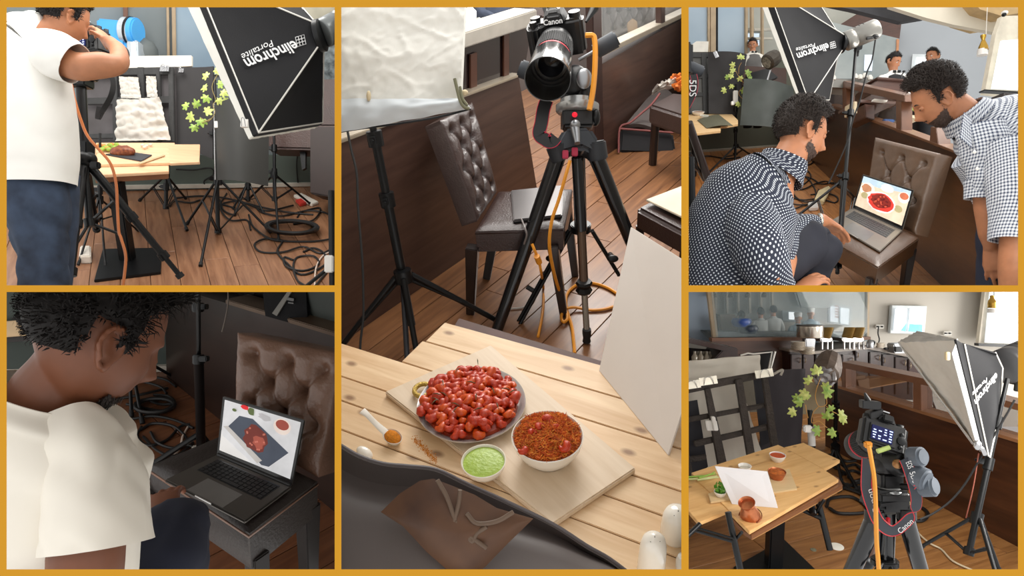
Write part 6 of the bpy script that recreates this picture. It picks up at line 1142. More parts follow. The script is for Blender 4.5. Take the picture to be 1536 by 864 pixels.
    for n,(a,b,c,d) in enumerate((((1263,121),(1269,122),(1270,169),(1264,166)),((1344,150),(1352,152),(1352,201),(1344,198)),((1396,190),(1404,191),(1408,222),(1394,216)))): m=MB(); slabpx(m,W,[a,b,c,d],.1,off=.006); struct('trim_%d'%(48+n),m,pm('rail_walnut',(108,70,48),.35,0,.1,10,coat=.3),.004)
    m=MB(); slabpx(m,W.off(-.06),[(1270,130),(1344,148),(1344,197),(1270,168)],.008); slabpx(m,W.off(-.06),[(1236,126),(1264,130),(1264,166),(1236,157)],.008); struct('window_13',m,pm('glass_clear_brown',(150,130,110),.03,0,0,alpha=.12))
    # boards and rack left
    d=dB-.55; t=thing('lattice_rack','black lattice rack corner at the left edge of the upper-right picture','rack',P(1045,168,d)); m=MB(); m.prism([P(x,y,d) for x,y in((1010,79),(1062,80),(1065,170),(1010,172))],cF*.02); part(t,'backing_sheet',m,pm('backing_grey2',(92,92,90),.8))
    for a in(((1010,78),(1063,79),(1063,86),(1010,86)),((1010,112),(1064,111),(1064,117),(1010,119)),((1010,139),(1065,138),(1065,144),(1010,145))): m=MB(); m.prism([P(x,y,d-.02) for x,y in a],cF*.02); part(t,'crossbar',m,pm('rack_black',(48,48,48),.6),.004)
    for a in(((1052,79),(1060,79),(1063,170),(1055,170)),((1030,79),(1037,79),(1037,170),(1030,170))): m=MB(); m.prism([P(x,y,d-.025) for x,y in a],cF*.02); part(t,'upright',m,pm('rack_black',(48,48,48),.6),.004)
    m=MB(); m.prism([P(x,y,d+.08) for x,y in((1010,61),(1063,62),(1062,78),(1010,78))],cF*.03); one('foam_board','white foam board standing above the lattice rack, upper-right picture','board',m,pm('foam_white',(222,218,208),.8),bev=.003)
    m=MB(); m.grid(bil(*[P(x,y,d-.1) for x,y in((1063,170),(1106,172),(1118,84),(1062,78))],14,10,lambda u,v:.12*math.sin(2.5*u)*v,-cF),.01); one('black_board','curved black card with a silver clip left of the ivy, upper-right picture','board',m,pm('card_black',(46,44,45),.7,0,.12,4))
    clip_binder('silver clip on the top edge of the curved black card beside the ivy',P(1074,82,d-.25),cU-cR*.4,-cF,.06,CHR,h=.09)
    m=MB(); m.grid(bil(*[P(x,y,d-.5) for x,y in((1110,188),(1186,199),(1190,132),(1116,118))],16,12,lambda u,v:.14*math.sin(3*u)+.01*pn(u*6,v*6),-cF),.008); one('grey_green_flag','dark grey-green card curving behind the ivy leaves','flag',m,pm('flag_grey_green',(74,80,76),.5,0,.15,4))
    m=MB(); m.prism([P(x,y,d-.3) for x,y in((1122,110),(1152,102),(1168,116),(1150,122),(1120,120))],cF*.1); one('dark_scrim','black folded scrim with pale cord below the torn snoot','scrim',m,BPL,bev=.01)
    t=thing('torn_snoot','brown-black foil snoot with torn white lining beside the waiter','snoot',P(1160,90,d-.7)); ax=unit(P(1172,78,d-.7)-P(1148,94,d-.8)); m=MB(); m.lathe(P(1150,94,d-.8),ax,[(.09,0),(.115,.02),(.12,.12),(.105,.2),(.07,.24),(.0001,.245)],14,sm=False); part(t,'foil_tube',m,pm('foil_brown',(62,54,44),.5,.2,.3,14,bump=.6,bs=20)); m=MB(); m.lathe(P(1150,94,d-.8)-ax*.004,ax,[(.085,0),(.04,.01),(.0001,.03)],9,sm=False); part(t,'torn_lining',m,pm('lining_dark',(40,38,36),.5,0,.5,30,c2=(150,146,134)))
    m=MB(); m.tube([P(1156,104,d-.75),P(1151,120,d-.75)],.012,6); part(t,'silver_strap',m,CHR)
    # plant stand
    fd=dep(B.f_(1104,240)); light_stand('black light stand with a white clamp holding the ivy, upper-right picture',P(1104,126,fd-.3),P(1103,232,fd-.02),[B.f_(x,y,.01) for x,y in((1064,258),(1124,231),(1101,255))],B,r=.022,legtop=P(1104,219,fd-.04))
    m=MB(); m.box(P(1103,146,fd-.36),(cR,cF,cU),(.07,.05,.2)); m.box(P(1099,155,fd-.38),(cR,cF,cU),(.05,.04,.06)); one('clamp','white clamp fixed on the ivy stand, upper-right picture','clamp',m,WHT,bev=.008)
    lv=[(335,335,90,1.2),(300,370,170,1),(290,420,200,1.1),(355,420,20,1.2),(320,430,-60,1),(262,440,180,.8),(285,480,230,.9),(247,512,200,1),(372,440,-20,1),(360,540,120,1.1),(400,540,40,1.2),(330,595,210,.9),(425,570,-20,1.2),(405,610,-80,1.3),(440,592,-40,.8),(385,600,-110,.9),(300,405,150,1)]
    ivy('trailing ivy with lobed yellow-green leaves on the left stand, upper-right picture',P(1105,130,fd-.5),[[(1030+x/4.076,8+y/4.076) for x,y in s] for s in([(330,440),(345,470),(372,485),(330,515),(318,540),(340,570),(380,600),(420,600)],[(300,400),(320,440),(335,460)],[(372,485),(400,520),(425,540),(440,575)],[(335,350),(320,380),(318,420)])],[(1030+x/4.076,8+y/4.076,a,s) for x,y,a,s in lv],fd-.5,.095,IVY,B,pm('ivy_stem_orange',(190,140,70),.6))
    # table left
    tz=.70; T=B.lv(tz); pine=wood('pine_board_b',(218,176,120),(236,204,156),cR,1.0,.5,0,.05,stretch=9); t=thing('dining_table','pine topped table at the left edge of the upper-right picture','table',T.hit(1060,185)-B.u*tz)
    for k,px in enumerate((((1010,169),(1095,168),(1107,180),(1010,184)),((1010,184),(1107,180),(1107,186),(1090,189),(1010,196)),((1010,196),(1081,190),(1081,196),(1010,204)))): m=MB(); m.prism([T.hit(*p) for p in px],-B.u*.03); part(t,'plank',m,pine,.003)
    m=MB(); c=T.hit(1045,190)-B.u*.02; m.tube([c,c-B.u*(tz-.03)],.05,12); part(t,'column',m,BLK)
    bowl('curry_bowl','wide white bowl of brown curry on the left table, upper-right picture','bowl',T.hit(1047,173),B.u,.095,.055,WHT,.6,.006,.85,pm('curry_brown',(150,96,50),.5,0,.3,30),.01,fillname='curry')
    bowl('herb_bowl','smaller white bowl of herbs in front of the curry bowl, upper-right picture','bowl',T.hit(1056,178),B.u,.07,.05,WHT,.6,.006,.8,pm('herb_green',(120,130,80),.5,0,.4,40),.01,fillname='herbs')
    m=MB(); q=[T.hit(x,y)+B.u*z for x,y,z in((1060,193,.01),(1099,192,.03),(1078,174,.02),(1046,181,.01))]; m.grid(bil(*q,14,14,lambda u,v:.02*math.sin(3*u),B.u),.006); one('woven_mat','dark olive woven mat curling over the table edge, upper-right picture','mat',m,pm('mat_olive',(92,90,70),.6,0,.3,60,bump=.4,bs=90))
    # tripod fragment at the left edge
    d=5.0; t=thing('tripod','black tripod with foam grips cut by the left edge of the upper-right picture','tripod',P(1033,300,d))
    for a,b,r in(((1022,95),(1054,109),.045),((1020,124),(1043,130),.045)): m=MB(); m.tube([P(*a,d),P(*b,d)],r,16); part(t,'foam_grip',m,pm('foam_charcoal',(56,60,66),.7),.01)
    m=MB(); m.tube([P(1033,184,d),P(1063,272,d+.3)],.03,12); part(t,'leg',m,pm('tripod_brown_black',(46,34,32),.3)); m=MB(); m.tube([P(1034,230,d),P(1056,270,d+.4)],.014,8); m.tube([P(1034,245,d),P(1054,262,d+.4)],.012,8); part(t,'brace',m,BLK); m=MB(); m.tube([P(1036,236,d-.2),P(1038,320,d-.2)],.028,12); part(t,'leg',m,BLK)
    m=MB(); m.box(P(1030,90,d),(cR,cF,cU),(.08,.1,.25)); part(t,'pan_head',m,BPL,.02)
    st=thing('camera_strap','black strap with red edges and white letters at the left edge, upper-right picture','strap',P(1038,160,d)); o,G=strapb('band',st,[P(x,y,d-.12) for x,y in((1040,112),(1042,122),(1041,136),(1036,148),(1030,160))],.05,[cR],BPL,pm('strap_red',(190,32,64),.6)); text('5DS','lettering',st,P(1034,120,d-.14),-cU,cR,.12,pm('print_white',(225,225,225),.6))
    # softbox
    nt,nb,fb_,ft=P(1152,-18,5.6),P(1213,152,5.6),P(1244,150,6.2),P(1200,-40,6.2); rc=P(1262,65,5.9); out=unit(np.cross(nb-nt,ft-nt)); out=out if np.dot(out,cR)<0 else -out
    t,ax=softbox('black softbox on a tall stand above the crouching man, upper-right picture',nt,nb,fb_,ft,rc,.075,out,.05,None,skirt=(.045,.02)); pl=plane3(nt,nb,rc).off(.014); LT=pm('print_white',(225,225,225),.6)
    txt(pl,t,'elinchrom',(1241,64),(1194,80),.064,(2.5,9),LT,.02); txt(pl,t,'Portalite',(1222,64.5),(1193,72),.034,(2.5,9),LT,0,.3)
    a=[pl.hit(x,y) for x,y in((1245,64),(1252,62),(1254,71),(1246,73))]; m=MB(); m.tube(a,.003,4,closed=True,sm=False)
    for q in(.33,.66): m.tube([seg(a[0],a[1],q),seg(a[3],a[2],q)],.003,4); m.tube([seg(a[0],a[3],q),seg(a[1],a[2],q)],.003,4)
    part(t,'logo_mark',m,LT)
    flash_head('silver studio flash head fixed to the softbox on the tall stand, upper-right picture',rc,unit(P(1312,44,5.85)-rc),.085,.3,pm('head_silver_grey',(150,148,142),.3,.6,.1),B)
    m=MB(); m.tube([P(1300,58,5.8),P(1313,56,5.8)],.012,8); m.ell(P(1313,55,5.8),(cR,cF,cU),(.03,.02,.02)); one('umbrella_knob','small dark knob at the rear of the silver flash head','knob',m,BPL)
    hd=dep(B.f_(1257,340)); col=P(1257,405,hd-.0)
    light_stand('tall black light stand carrying the softbox between the two men',P(1284,70,5.9),P(1257,400,5.2),[B.f_(1196,324,.01)*0+P(1196,324,5.6),P(1296,312,6.2),P(1256,408,5.1)],B,r=.018,knobs=(.33,.62),legtop=P(1263,276,5.7),brace=.5)
    cable('power_cable','thin dark cable hanging from the flash head beside the tall stand',[P(x,y,5.5) for x,y in((1313,60),(1308,90),(1300,110),(1290,150),(1280,178),(1270,215),(1255,250),(1243,275))],.006,CAB)
    for k,px in enumerate(([(1181,270),(1200,262),(1214,270),(1224,290),(1215,305),(1190,306),(1182,295)],[(1185,296),(1205,300),(1230,298),(1252,304),(1256,296),(1240,290),(1216,292)],[(1182,308),(1190,313),(1206,308),(1225,302)],[(1196,252),(1210,256),(1216,264),(1206,276),(1188,280)],[(1198,262),(1218,268),(1232,276),(1250,274),(1256,280)],[(1184,284),(1204,284),(1222,276),(1238,272),(1250,276)],[(1190,270),(1190,290),(1204,302),(1222,300),(1228,284)],[(1200,250),(1216,246),(1222,238)])):
        fcable(B,'black cable in the tangle between the men, upper-right picture',px,.009,CAB,'cables tangled on the floor of the upper-right picture')
    for k,px in enumerate(([(1040,208),(1060,206),(1085,208),(1084,213),(1060,212),(1050,218),(1075,220)],[(1036,240),(1060,234),(1090,238),(1110,236)],[(1044,212),(1070,216),(1090,214)])): fcable(B,['black cable coiled under the left table, upper-right picture','long black cable crossing the floor behind the crouching back','short black cable under the left table, upper-right picture'][k],px,.012,CAB)
    q=B.lv(.05); m=MB(); m.prism([q.hit(x,y) for x,y in((1228,285),(1243,278),(1247,282),(1236,302),(1222,298))],-B.u*.05); one('power_strip','cream power strip on the floor left of the tall stand','power strip',m,pm('strip_cream',(222,204,160),.5),bev=.008)
    m=MB(); m.prism([q.hit(x,y) for x,y in((1212,303),(1226,302),(1228,310),(1214,311))],-B.u*.05); one('white_adapter','white power adapter on the floor left of the cream strip','adapter',m,WHT,bev=.01)
    # chair
    lea=pm('leather_taupe',(100,76,58),.3,0,.12,9,bump=.25,bs=120,coat=.2); leg=pm('leg_espresso',(32,22,20),.35,0,.1,coat=.3)
    S=B.lv(.48); cb,cr,cf,cl=S.hit(1298,316),S.hit(1378,357),S.hit(1317,400),S.hit(1242,358)
    bl,br=P(1296,322,5.99),P(1374,352,5.24); tl,tr=P(1313,206,6.1),P(1412,231,5.34)
    t=chair('taupe button-tufted leather chair between the two men, upper-right picture',B,(cb,cr,cf,cl),.48,(bl,br,tr,tl),.10,lea,leg,[(cr-B.u*.08-cR*.05,cr-B.u*.5-cR*.03,.035,.025),(cf-B.u*.08+cF*.05,cf-B.u*.5+cF*.05,.03,.02),(cl-B.u*.08+cR*.03,cl-B.u*.5+cR*.03,.03,.02)],3,4,seat_h=.13,bdep=.03,front_n=-cR-cF*.3)
    for ch in t.children:
        if ch.name.startswith('seat'): ch.data.materials[0]=pm('leather_seat_brown',(80,52,30),.32,0,.14,9,bump=.22,bs=120,coat=.15)
    q=B.lv(.515); base=[q.hit(*p) for p in((1279,311),(1354,345),(1320,377),(1244,332))]; al=pm('alu_grey',(130,122,112),.3,.5,.05)
    bg=em('photo_table_cream',(214,196,172),.75)
    plate=disc(.50,.40,.30,.30,22); rr=random.Random(4)
    items=[bg,('sky_image',[(.0,.78),(1,.80),(1,1),(0,1)],em('photo_pale_blue',(178,200,216),.75)),('dish_image',disc(.16,.62,.16,.22,18),em('photo_dish',(226,220,212),.75)),('dish_food_image',disc(.14,.66,.11,.13,14,0,.1),em('photo_dish_food',(186,130,96),.75)),('bowl_image',disc(.90,.76,.11,.16,16),em('photo_dish',(226,220,212),.75)),('bowl_food_image',disc(.90,.80,.085,.1,14),em('photo_food_orange',(196,110,80),.75)),('napkin_image',disc(.55,.86,.13,.12,16,0,.1),em('photo_napkin',(214,222,226),.8)),
      ('handle_image',disc(.14,.42,.08,.10,14),em('photo_brass',(176,164,120),.7)),('handle_image',disc(.86,.40,.08,.10,14),em('photo_brass',(176,164,120),.7)),('plate_image',plate,em('photo_plate',(214,210,210),.8)),('tomato_image',disc(.50,.40,.27,.26,22,0,.06),em('photo_tomato',(206,60,50),.75)),('prawn_mass_image',disc(.50,.43,.21,.20,20,0,.1),em('photo_prawn_mass',(126,40,34),.75))]
    for k in range(26): a=rr.random()*6.28; z=math.sqrt(rr.random())*.17; items.append(('prawn_image',disc(.5+z*math.cos(a)*1.05,.43+z*math.sin(a),.022,.028,8,0,.2,k),em('photo_prawn_light' if k%2 else 'photo_prawn_dark',(186,78,58) if k%2 else (96,26,26),.75)))
    laptop('open laptop showing a plate of red prawns, on the chair in the upper-right picture',B,base,(P(1371,285,dep(base[1])+.04),P(1294,261,dep(base[0])+.04)),items,al)
    # crouching man
    t=thing('person','crouching man in a navy shirt with white dots, one hand beside the laptop','person',P(1130,470,4.2)); d=4.1; s=d/1000
    b=MB(); hc=P(1202,198,d); mk=head(hc,unit(cR*.93+cF*.08-cU*.3),unit(cU*.94+cR*.22),.37,HAIR2,BEARD,SKIN,seed=11,par=t,body=b,eye='closed',hair_len=.011,long_top=.6,fade=.4)
    limb(b,[P(1150,300,d),P(1168,262,d),P(1186,232,d),P(1198,205,d)],[(.16,.12),.105,.098,.09],20)
    limb(b,[P(1120,320,d),P(1095,380,d),P(1085,450,d)],[(.24,.18),(.24,.18),(.22,.18)],20)
    limb(b,[P(1130,330,d-.15),P(1150,390,d-.3),P(1165,420,d-.2),P(1180,380,d+.1),P(1200,345,d+.2),P(1222,336,d+.3),P(1236,330,d+.35)],[.11,.09,.08,.075,.062,.048,.042],18)
    w=P(1236,330,d+.35); hand(b,w,unit(P(1252,342,d+.4)-w),unit(cU+cR*.2),cU+cR,1.55,(.35,.45,.5,.6),.2)
    w=P(1196,436,d); limb(b,[P(1150,470,d),P(1180,446,d),w],[.07,.06,.05],14); hand(b,w,unit(P(1240,408,d+.05)-w),unit(cU-cF*.4),cU,1.6,(.35,.4,.45,.5),.3)
    part(t,'body',remesh(b,.009,3),SKIN); mk()
    dots=uvpat('shirt_navy_dots','dots',(24,31,50),(196,202,210),.026,.8); m=MB()
    garment(m,[P(1166,262,d),P(1150,272,d),P(1128,300,d),P(1108,350,d),P(1092,410,d),P(1084,470,d)],[(.13,.12),(.21,.17),(.30,.23),(.325,.25),(.30,.24),(.29,.22)],unit(cR+cU*.8),wr=.012,wf=4,seed=2,diag=1,n=72)
    garment(m,[P(1120,300,d-.1),P(1126,340,d-.2),P(1142,385,d-.28),P(1160,432,d-.2)],[(.13,.12),(.16,.14),(.145,.13),(.12,.11)],unit(cR),wr=.012,wf=5,seed=8,n=48)
    garment(m,[P(1160,392,d+.0),P(1180,358,d+.12),P(1198,343,d+.2),P(1216,337,d+.28)],[(.10,.1),(.095,.09),(.08,.08),(.075,.07)],unit(cU+cR*.5),wr=.012,wf=6,seed=9,n=40); part(t,'shirt',m,dots)
    m=MB(); garment(m,[P(1163,262,d-.0),P(1172,248,d-.0),P(1177,236,d-.0)],[(.175,.15),(.15,.13),(.135,.12)],unit(cR+cU*.6),wr=.002,n=40,tk=.006); G=bil(P(1160,248,d-.16),P(1181,292,d-.12),P(1172,262,d-.14),P(1150,225,d-.1),6,6,lambda u,v:.01*math.sin(3*u),-cF); m.grid(G,.006,uv=(.2,.12)); part(t,'collar',m,dots)
    m=MB(); m.tube([P(1229.5+7*math.cos(a)*.5,331+9*math.sin(a),d+.3-.06*math.cos(a)) for a in np.linspace(0,6.28,17)[:-1]],.012,8,closed=True); part(t,'bracelet_watch',m,pm('watch_steel',(190,186,176),.25,.8,.3,200,bump=.4,bs=200))
    m=MB(); J=pm('trousers_ink',(24,26,38),.8,0,.15,6); garment(m,[P(1110,420,d+.1),P(1170,385,d+.15),P(1215,362,d+.2),P(1236,356,d+.22)],[(.2,.18),(.18,.16),(.145,.13),(.08,.08)],unit(cU),wr=.015,wf=5,seed=4,n=48); garment(m,[P(1228,350,d+.2),P(1230,372,d+.22),P(1215,410,d+.3),P(1205,470,d+.35)],[(.07,.08),(.13,.13),(.115,.12),(.10,.1)],unit(cR),wr=.012,wf=5,seed=5,n=40); part(t,'trousers',m,J)
    # bending man
    t=thing('person','bearded man in a blue gingham shirt bending down towards the laptop from the right','person',P(1500,470,4.4)); d=4.5
    b=MB(); hc=P(1408,146,d); mk=head(hc,unit(-cR*.74-cU*.5+cF*.42),unit(cU*.85-cR*.5),.39,HAIR2,BEARD,SKIN,seed=21,par=t,body=b,eye='closed',hair_len=.010,long_top=1.0,hairline=.2,fade=.5)
    limb(b,[P(1500,240,d),P(1468,200,d),P(1445,172,d),P(1422,150,d)],[(.2,.15),.125,.108,.095],20)
    limb(b,[P(1500,220,d),P(1540,320,d),P(1545,420,d)],[(.25,.18),(.25,.18),(.22,.18)],20)
    limb(b,[P(1478,200,d-.1),P(1482,262,d-.12),P(1480,300,d-.1),P(1484,345,d-.08),P(1487,372,d-.05)],[.11,.09,.078,.068,.045],18); w=P(1487,370,d-.05); hand(b,w,unit(P(1494,412,d-.05)-w),unit(-cR*.8-cF*.6),cR,1.7,(.15,.2,.25,.3),.2,spread=.25)
    limb(b,[P(1530,240,d-.3),P(1528,330,d-.35),P(1522,390,d-.35),P(1518,450,d-.3)],[.11,.095,.088,.07],18)
    part(t,'body',remesh(b,.009,3),SKIN); mk()
    gg=uvpat('shirt_gingham','check',(222,226,232),(50,62,92),.021,.8); m=MB()
    garment(m,[P(1456,180,d),P(1472,190,d),P(1494,206,d),P(1524,256,d),P(1542,330,d),P(1545,375,d)],[(.15,.13),(.22,.18),(.31,.23),(.31,.25),(.26,.22),(.25,.2)],unit(cR*-.35+cU*.9),wr=.014,wf=4,seed=12,diag=1,n=80)
    garment(m,[P(1470,190,d-.1),P(1478,225,d-.12),P(1481,262,d-.12),P(1478,296,d-.1)],[(.14,.13),(.14,.13),(.115,.11),(.098,.095)],unit(cR),wr=.012,wf=5,seed=13,n=56)
    garment(m,[P(1524,220,d-.25),P(1530,290,d-.33),P(1522,362,d-.35)],[(.18,.15),(.17,.15),(.145,.13)],unit(cR),wr=.012,wf=5,seed=14,n=56); part(t,'shirt',m,gg)
    m=MB(); garment(m,[P(1478,270,d-.1),P(1477.5,286,d-.1),P(1477,298,d-.1)],[(.118,.112),(.112,.108),(.112,.105)],unit(cR),wr=.004,n=48,tk=.008); part(t,'rolled_cuff',m,gg)
    m=MB(); garment(m,[P(1456,180,d),P(1448,172,d),P(1443,166,d)],[(.17,.15),(.15,.14),(.135,.125)],unit(-cR*.6+cU*.8),wr=.002,n=40,tk=.006); G=bil(P(1440,206,d-.2),P(1458,222,d-.22),P(1458,178,d-.17),P(1446,168,d-.14),6,6); m.grid(G,.006,uv=(.12,.2)); part(t,'collar',m,gg)
    for x,y in((1462,228),(1466,253)): m=MB(); m.ell(P(x,y,d-.31),(cR,cU,-cF),(.012,.012,.005),12,6); part(t,'shirt_button',m,WHT)
    m=MB(); garment(m,[P(1500,300,d+.1),P(1500,370,d+.1),P(1500,470,d+.1)],[(.12,.14),(.13,.15),(.12,.13)],unit(cR),wr=.015,wf=5,seed=15,n=48); garment(m,[P(1560,350,d),P(1560,420,d),P(1560,480,d)],[(.2,.15),(.16,.14),(.14,.12)],cR,wr=.012); part(t,'jeans',m,pm('jeans_navy',(34,40,58),.8,0,.15,8)); m=MB(); m.box(P(1503,424,d-.12),(cR,cF,cU),(.03,.01,.04)); part(t,'red_tag',m,pm('tag_red',(206,34,44),.5))
# ================= PICTURE 5: the set with camera, table and softbox (lower right)
def picture5():
    CUR[0]=5; B=B5; R=random.Random(5); txt=txt_on
    fm=wood('floor_oak_golden',(124,80,42),(170,120,70),None,1.0,.38,.15,.08,stretch=12)
    plank_floor(B,'floor',5,(1260,845),(1420,800),.2,1.3,[(960,560),(1250,560),(1250,676),(1620,868),(1620,1000),(960,1000)],fm,pm('floor_gap_dark',(60,38,26),.8))
    def pr(mb,px,d,t,mi=0): mb.prism([P(x,y,d) for x,y in px],cF*t,mi); return mb
    # far wall and kitchen
    m=MB(); pr(m,[(960,380),(1640,380),(1640,640),(960,640)],8.6,.05); struct('wall_back_lower_right',m,pm('wall_warm_grey',(176,170,160),.7,0,.04,.8))
    m=MB(); pr(m,[(1010,400),(1060,400),(1074,512),(1010,514)],8.3,.04); struct('wall_panel_pale_blue',m,pm('panel_pale_blue',(156,172,190),.4,0,.06,1))
    for n,q in enumerate(([(1056,400),(1066,400),(1078,511),(1070,511)],[(1301,400),(1305,400),(1304,508),(1300,508)])): m=MB(); pr(m,q,7.9,.06); struct('trim_%d'%(60+n),m,pm('mullion_beige',(176,156,128),.45),.004)
    m=MB(); pr(m,[(1060,380),(1303,380),(1303,480),(1060,486)],8.58,.02); struct('wall_kitchen_back',m,pm('kitchen_hazy',(128,132,130),.6,0,.25,1.3,c2=(160,162,156)))
    for k in range(6): x=1072+k*17; m=MB(); pr(m,[(x,410),(x+3,410),(x+4,470),(x+1,470)],8.5,.04); struct('trim_%d'%(64+k),m,pm('blind_slat_grey',(176,170,158),.6))
    m=MB(); pr(m,[(1174,466),(1203,467),(1202,483),(1174,480)],8.5,.03); struct('window_14',m,pm('window_frame_grey',(146,156,160),.5)); m=MB(); pr(m,[(1184,468),(1200,469),(1199,480),(1184,479)],8.48,.02); struct('trim_75',m,em('daylight_pane',(232,238,242),.95))
    m=MB(); pr(m,[(1242,454),(1277,460),(1276,490),(1243,484)],8.5,.03); struct('window_15',m,pm('window_frame_grey',(146,156,160),.5))
    for k,q in enumerate(([(1246,458),(1257,460),(1257,484),(1246,482)],[(1261,461),(1274,463),(1273,487),(1261,485)])): m=MB(); pr(m,q,8.46,.02); struct('trim_%d'%(76+k),m,em('daylight_grey_pane',(186,196,204),.7))
    m=MB(); [pr(m,[(1253,458+4*i),(1258,459+4*i),(1258,461+4*i),(1253,460+4*i)],8.42,.01) for i in range(5)]; struct('trim_79',m,pm('pattern_red_brown',(140,92,80),.6))
    m=MB(); pr(m,[(1190,430),(1250,440),(1250,462),(1200,462)],8.45,.05); one('extractor_hood','dull grey extractor hood inside the kitchen above the cooks','hood',m,pm('hood_grey',(96,102,102),.4,.4,.2),bev=.02)
    for k in range(4): 
        x=1071+k*25; m=MB(); m.tube([P(x,400,8.2),P(x,440,8.2)],.006,6); m.lathe(P(x,446,8.2),cU,[(.035,0),(.03,.04),(.012,.06),(.0001,.062)],14); one('pendant_lamp','small dark pendant lamp reflected in a row above the kitchen cooks','lamp',m,pm('pendant_dark',(80,74,60),.4),group='pendants in a row above the kitchen')  # reflections of pendants, built as small solid shapes
    m=MB(); pr(m,[(1060,497),(1303,500),(1303,512),(1074,512)],8.0,.4); one('kitchen_worktop','long steel kitchen worktop in front of the cooks','worktop',m,pm('worktop_steel',(120,128,130),.35,.4,.2),bev=.01)
    m=MB(); pr(m,[(1078,472),(1106,472),(1108,498),(1079,498)],8.2,.2); one('kitchen_oven','brownish kitchen oven unit at the left end of the kitchen','oven',m,pm('oven_brown',(112,100,84),.5),bev=.02)
    sw=pm('cook_white',(206,210,208),.85); sb=pm('cook_pale_blue',(168,192,208),.85); cp=pm('cook_cap_white',(206,208,206),.8)
    for (x,y,l,mt,h) in ((1141,469,'cook in pale white jacket seen from behind, left of the kitchen group',sw,None),(1160,466,'cook in bright white jacket seen from behind, centre of the kitchen window',sw,None),(1197,477,'cook in pale blue shirt and white cap, right of the kitchen centre',sb,cp),(1216,470,'cook in pale blue shirt bending behind the steel pot',sb,cp),(1112,474,'cook in grey jacket at the left end of the kitchen beside the blue basin',pm('cook_grey',(150,152,150),.85),None)):
        person_small(l,x,y,8.32,.12,mt,fy=unit(cF),back=True,hat=h)
    for x,y,l in((1112,490,'deep blue plastic basin beside the left kitchen oven'),(1122,500,'dark blue covered pan on the kitchen worktop')): m=MB(); m.lathe(P(x,y,7.95),cU,[(.09,0),(.12,.06),(.1,.1),(.0001,.11)],20); one('basin' if 'basin' in l else 'pan',l,'container',m,pm('basin_blue',(34,72,150),.4) if 'basin' in l else pm('pan_navy',(36,52,72),.4))
    m=MB(); pr(m,[(1060,380),(1303,380),(1301,507),(1075,509)],7.85,.012); struct('window_16',m,pm('glass_kitchen_reflective',(140,156,160),.04,0,0,alpha=.22))
    wd=wood('wall_walnut_wine',(64,34,20),(94,56,34),cR,.8,.35,.2,.05,stretch=8); dk=wood('cabinet_wine_dark',(38,19,14),(56,30,22),cU,.9,.3,.2,.05,stretch=8)
    m=MB(); pr(m,[(1068,511),(1222,508),(1222,620),(1068,620)],7.8,.06); struct('wall_kitchen_base',m,wd)
    m=MB(); pr(m,[(1068,507),(1306,505),(1306,510),(1068,512)],7.75,.12); struct('trim_80',m,pm('sill_brown',(110,70,44),.4))
    # windows right wall
    m=MB(); pr(m,[(1338,458),(1391,459),(1387,501),(1335,500)],8.52,.06); struct('window_17',m,pm('window_frame_white',(206,212,214),.5),.006)
    dp=em('daylight_pane',(232,238,242),.95)
    for q in([(1344,463),(1361,463),(1358,497),(1341,496)],[(1366,463),(1387,464),(1384,499),(1363,497)]): m=MB(); pr(m,q,8.49,.02); struct('trim_81',m,dp)
    m=MB(); pr(m,[(1352,496),(1360,485),(1358,497)],8.47,.01); pr(m,[(1363,497),(1365,486),(1384,487),(1383,499)],8.47,.01); struct('trim_82',m,em('distant_roof_blue',(120,190,214),.75))
    m=MB(); pr(m,[(1482,400),(1640,400),(1640,524),(1468,516)],8.4,.06); struct('wall_blind_frame',m,pm('blind_frame_cream',(206,198,182),.7)); m=MB(); pr(m,[(1489,400),(1640,400),(1640,520),(1478,514)],8.36,.02); struct('window_18',m,em('daylight_blind_soft',(206,212,216),.85)); m=MB(); pr(m,[(1468,515),(1640,523),(1640,527),(1468,519)],8.3,.08); struct('trim_83',m,BLK)
    t=thing('pendant_lamp','gold pendant lamp with frosted rim before the bright blind, lower-right picture','lamp',P(1488,470,7.5)); m=MB(); m.tube([P(1491,380,7.5),P(1491,446,7.5)],.005,6); part(t,'cord',m,BLK); m=MB(); m.lathe(P(1488,462,7.5),cU,[(.045,0),(.042,.03),(.045,.035),(.038,.08),(.02,.11),(.02,.14),(.0001,.145)],24); part(t,'gold_cap',m,pm('gold_metal',(176,138,60),.25,.9,.1)); m=MB(); m.lathe(P(1487.5,469,7.5),cU,[(.046,0),(.044,.045),(.0001,.046)],24); part(t,'frosted_rim',m,pm('frosted_glass',(214,210,204),.3))
    for k,(x,y) in enumerate(((1320,490),(1422,500))): 
        t=thing('wall_socket',['white wall socket with a cable left of the small window','white double socket on the wall right of the small window'][k],'socket',P(x,y,8.55)); m=MB(); pr(m,[(x-6,y-3),(x+6,y-3),(x+6,y+3),(x-6,y+3)],8.55,.03); part(t,'plate',m,pm('socket_white',(206,202,194),.5),.004); m=MB(); [m.box(P(x+o,y,8.54),(cR,cF,cU),(.02,.02,.02)) for o in(-3,3)]; part(t,'outlet',m,BLK)
    cable('socket_cable','black cable drooping from the wall socket to the counter','cable' and [P(x,y,8.45) for x,y in((1318,490),(1317,500),(1319,510),(1315,520),(1311,523))],.008,CAB)
    # cabinets and worktop
    t=thing('base_cabinet','row of dark wine-brown base cabinets under the buffet worktop','cabinet',P(1280,570,7.6)); m=MB(); pr(m,[(1184,528),(1222,531),(1304,524),(1385,541),(1385,600),(1184,600)],7.6,.6); part(t,'body',m,dk,.01)
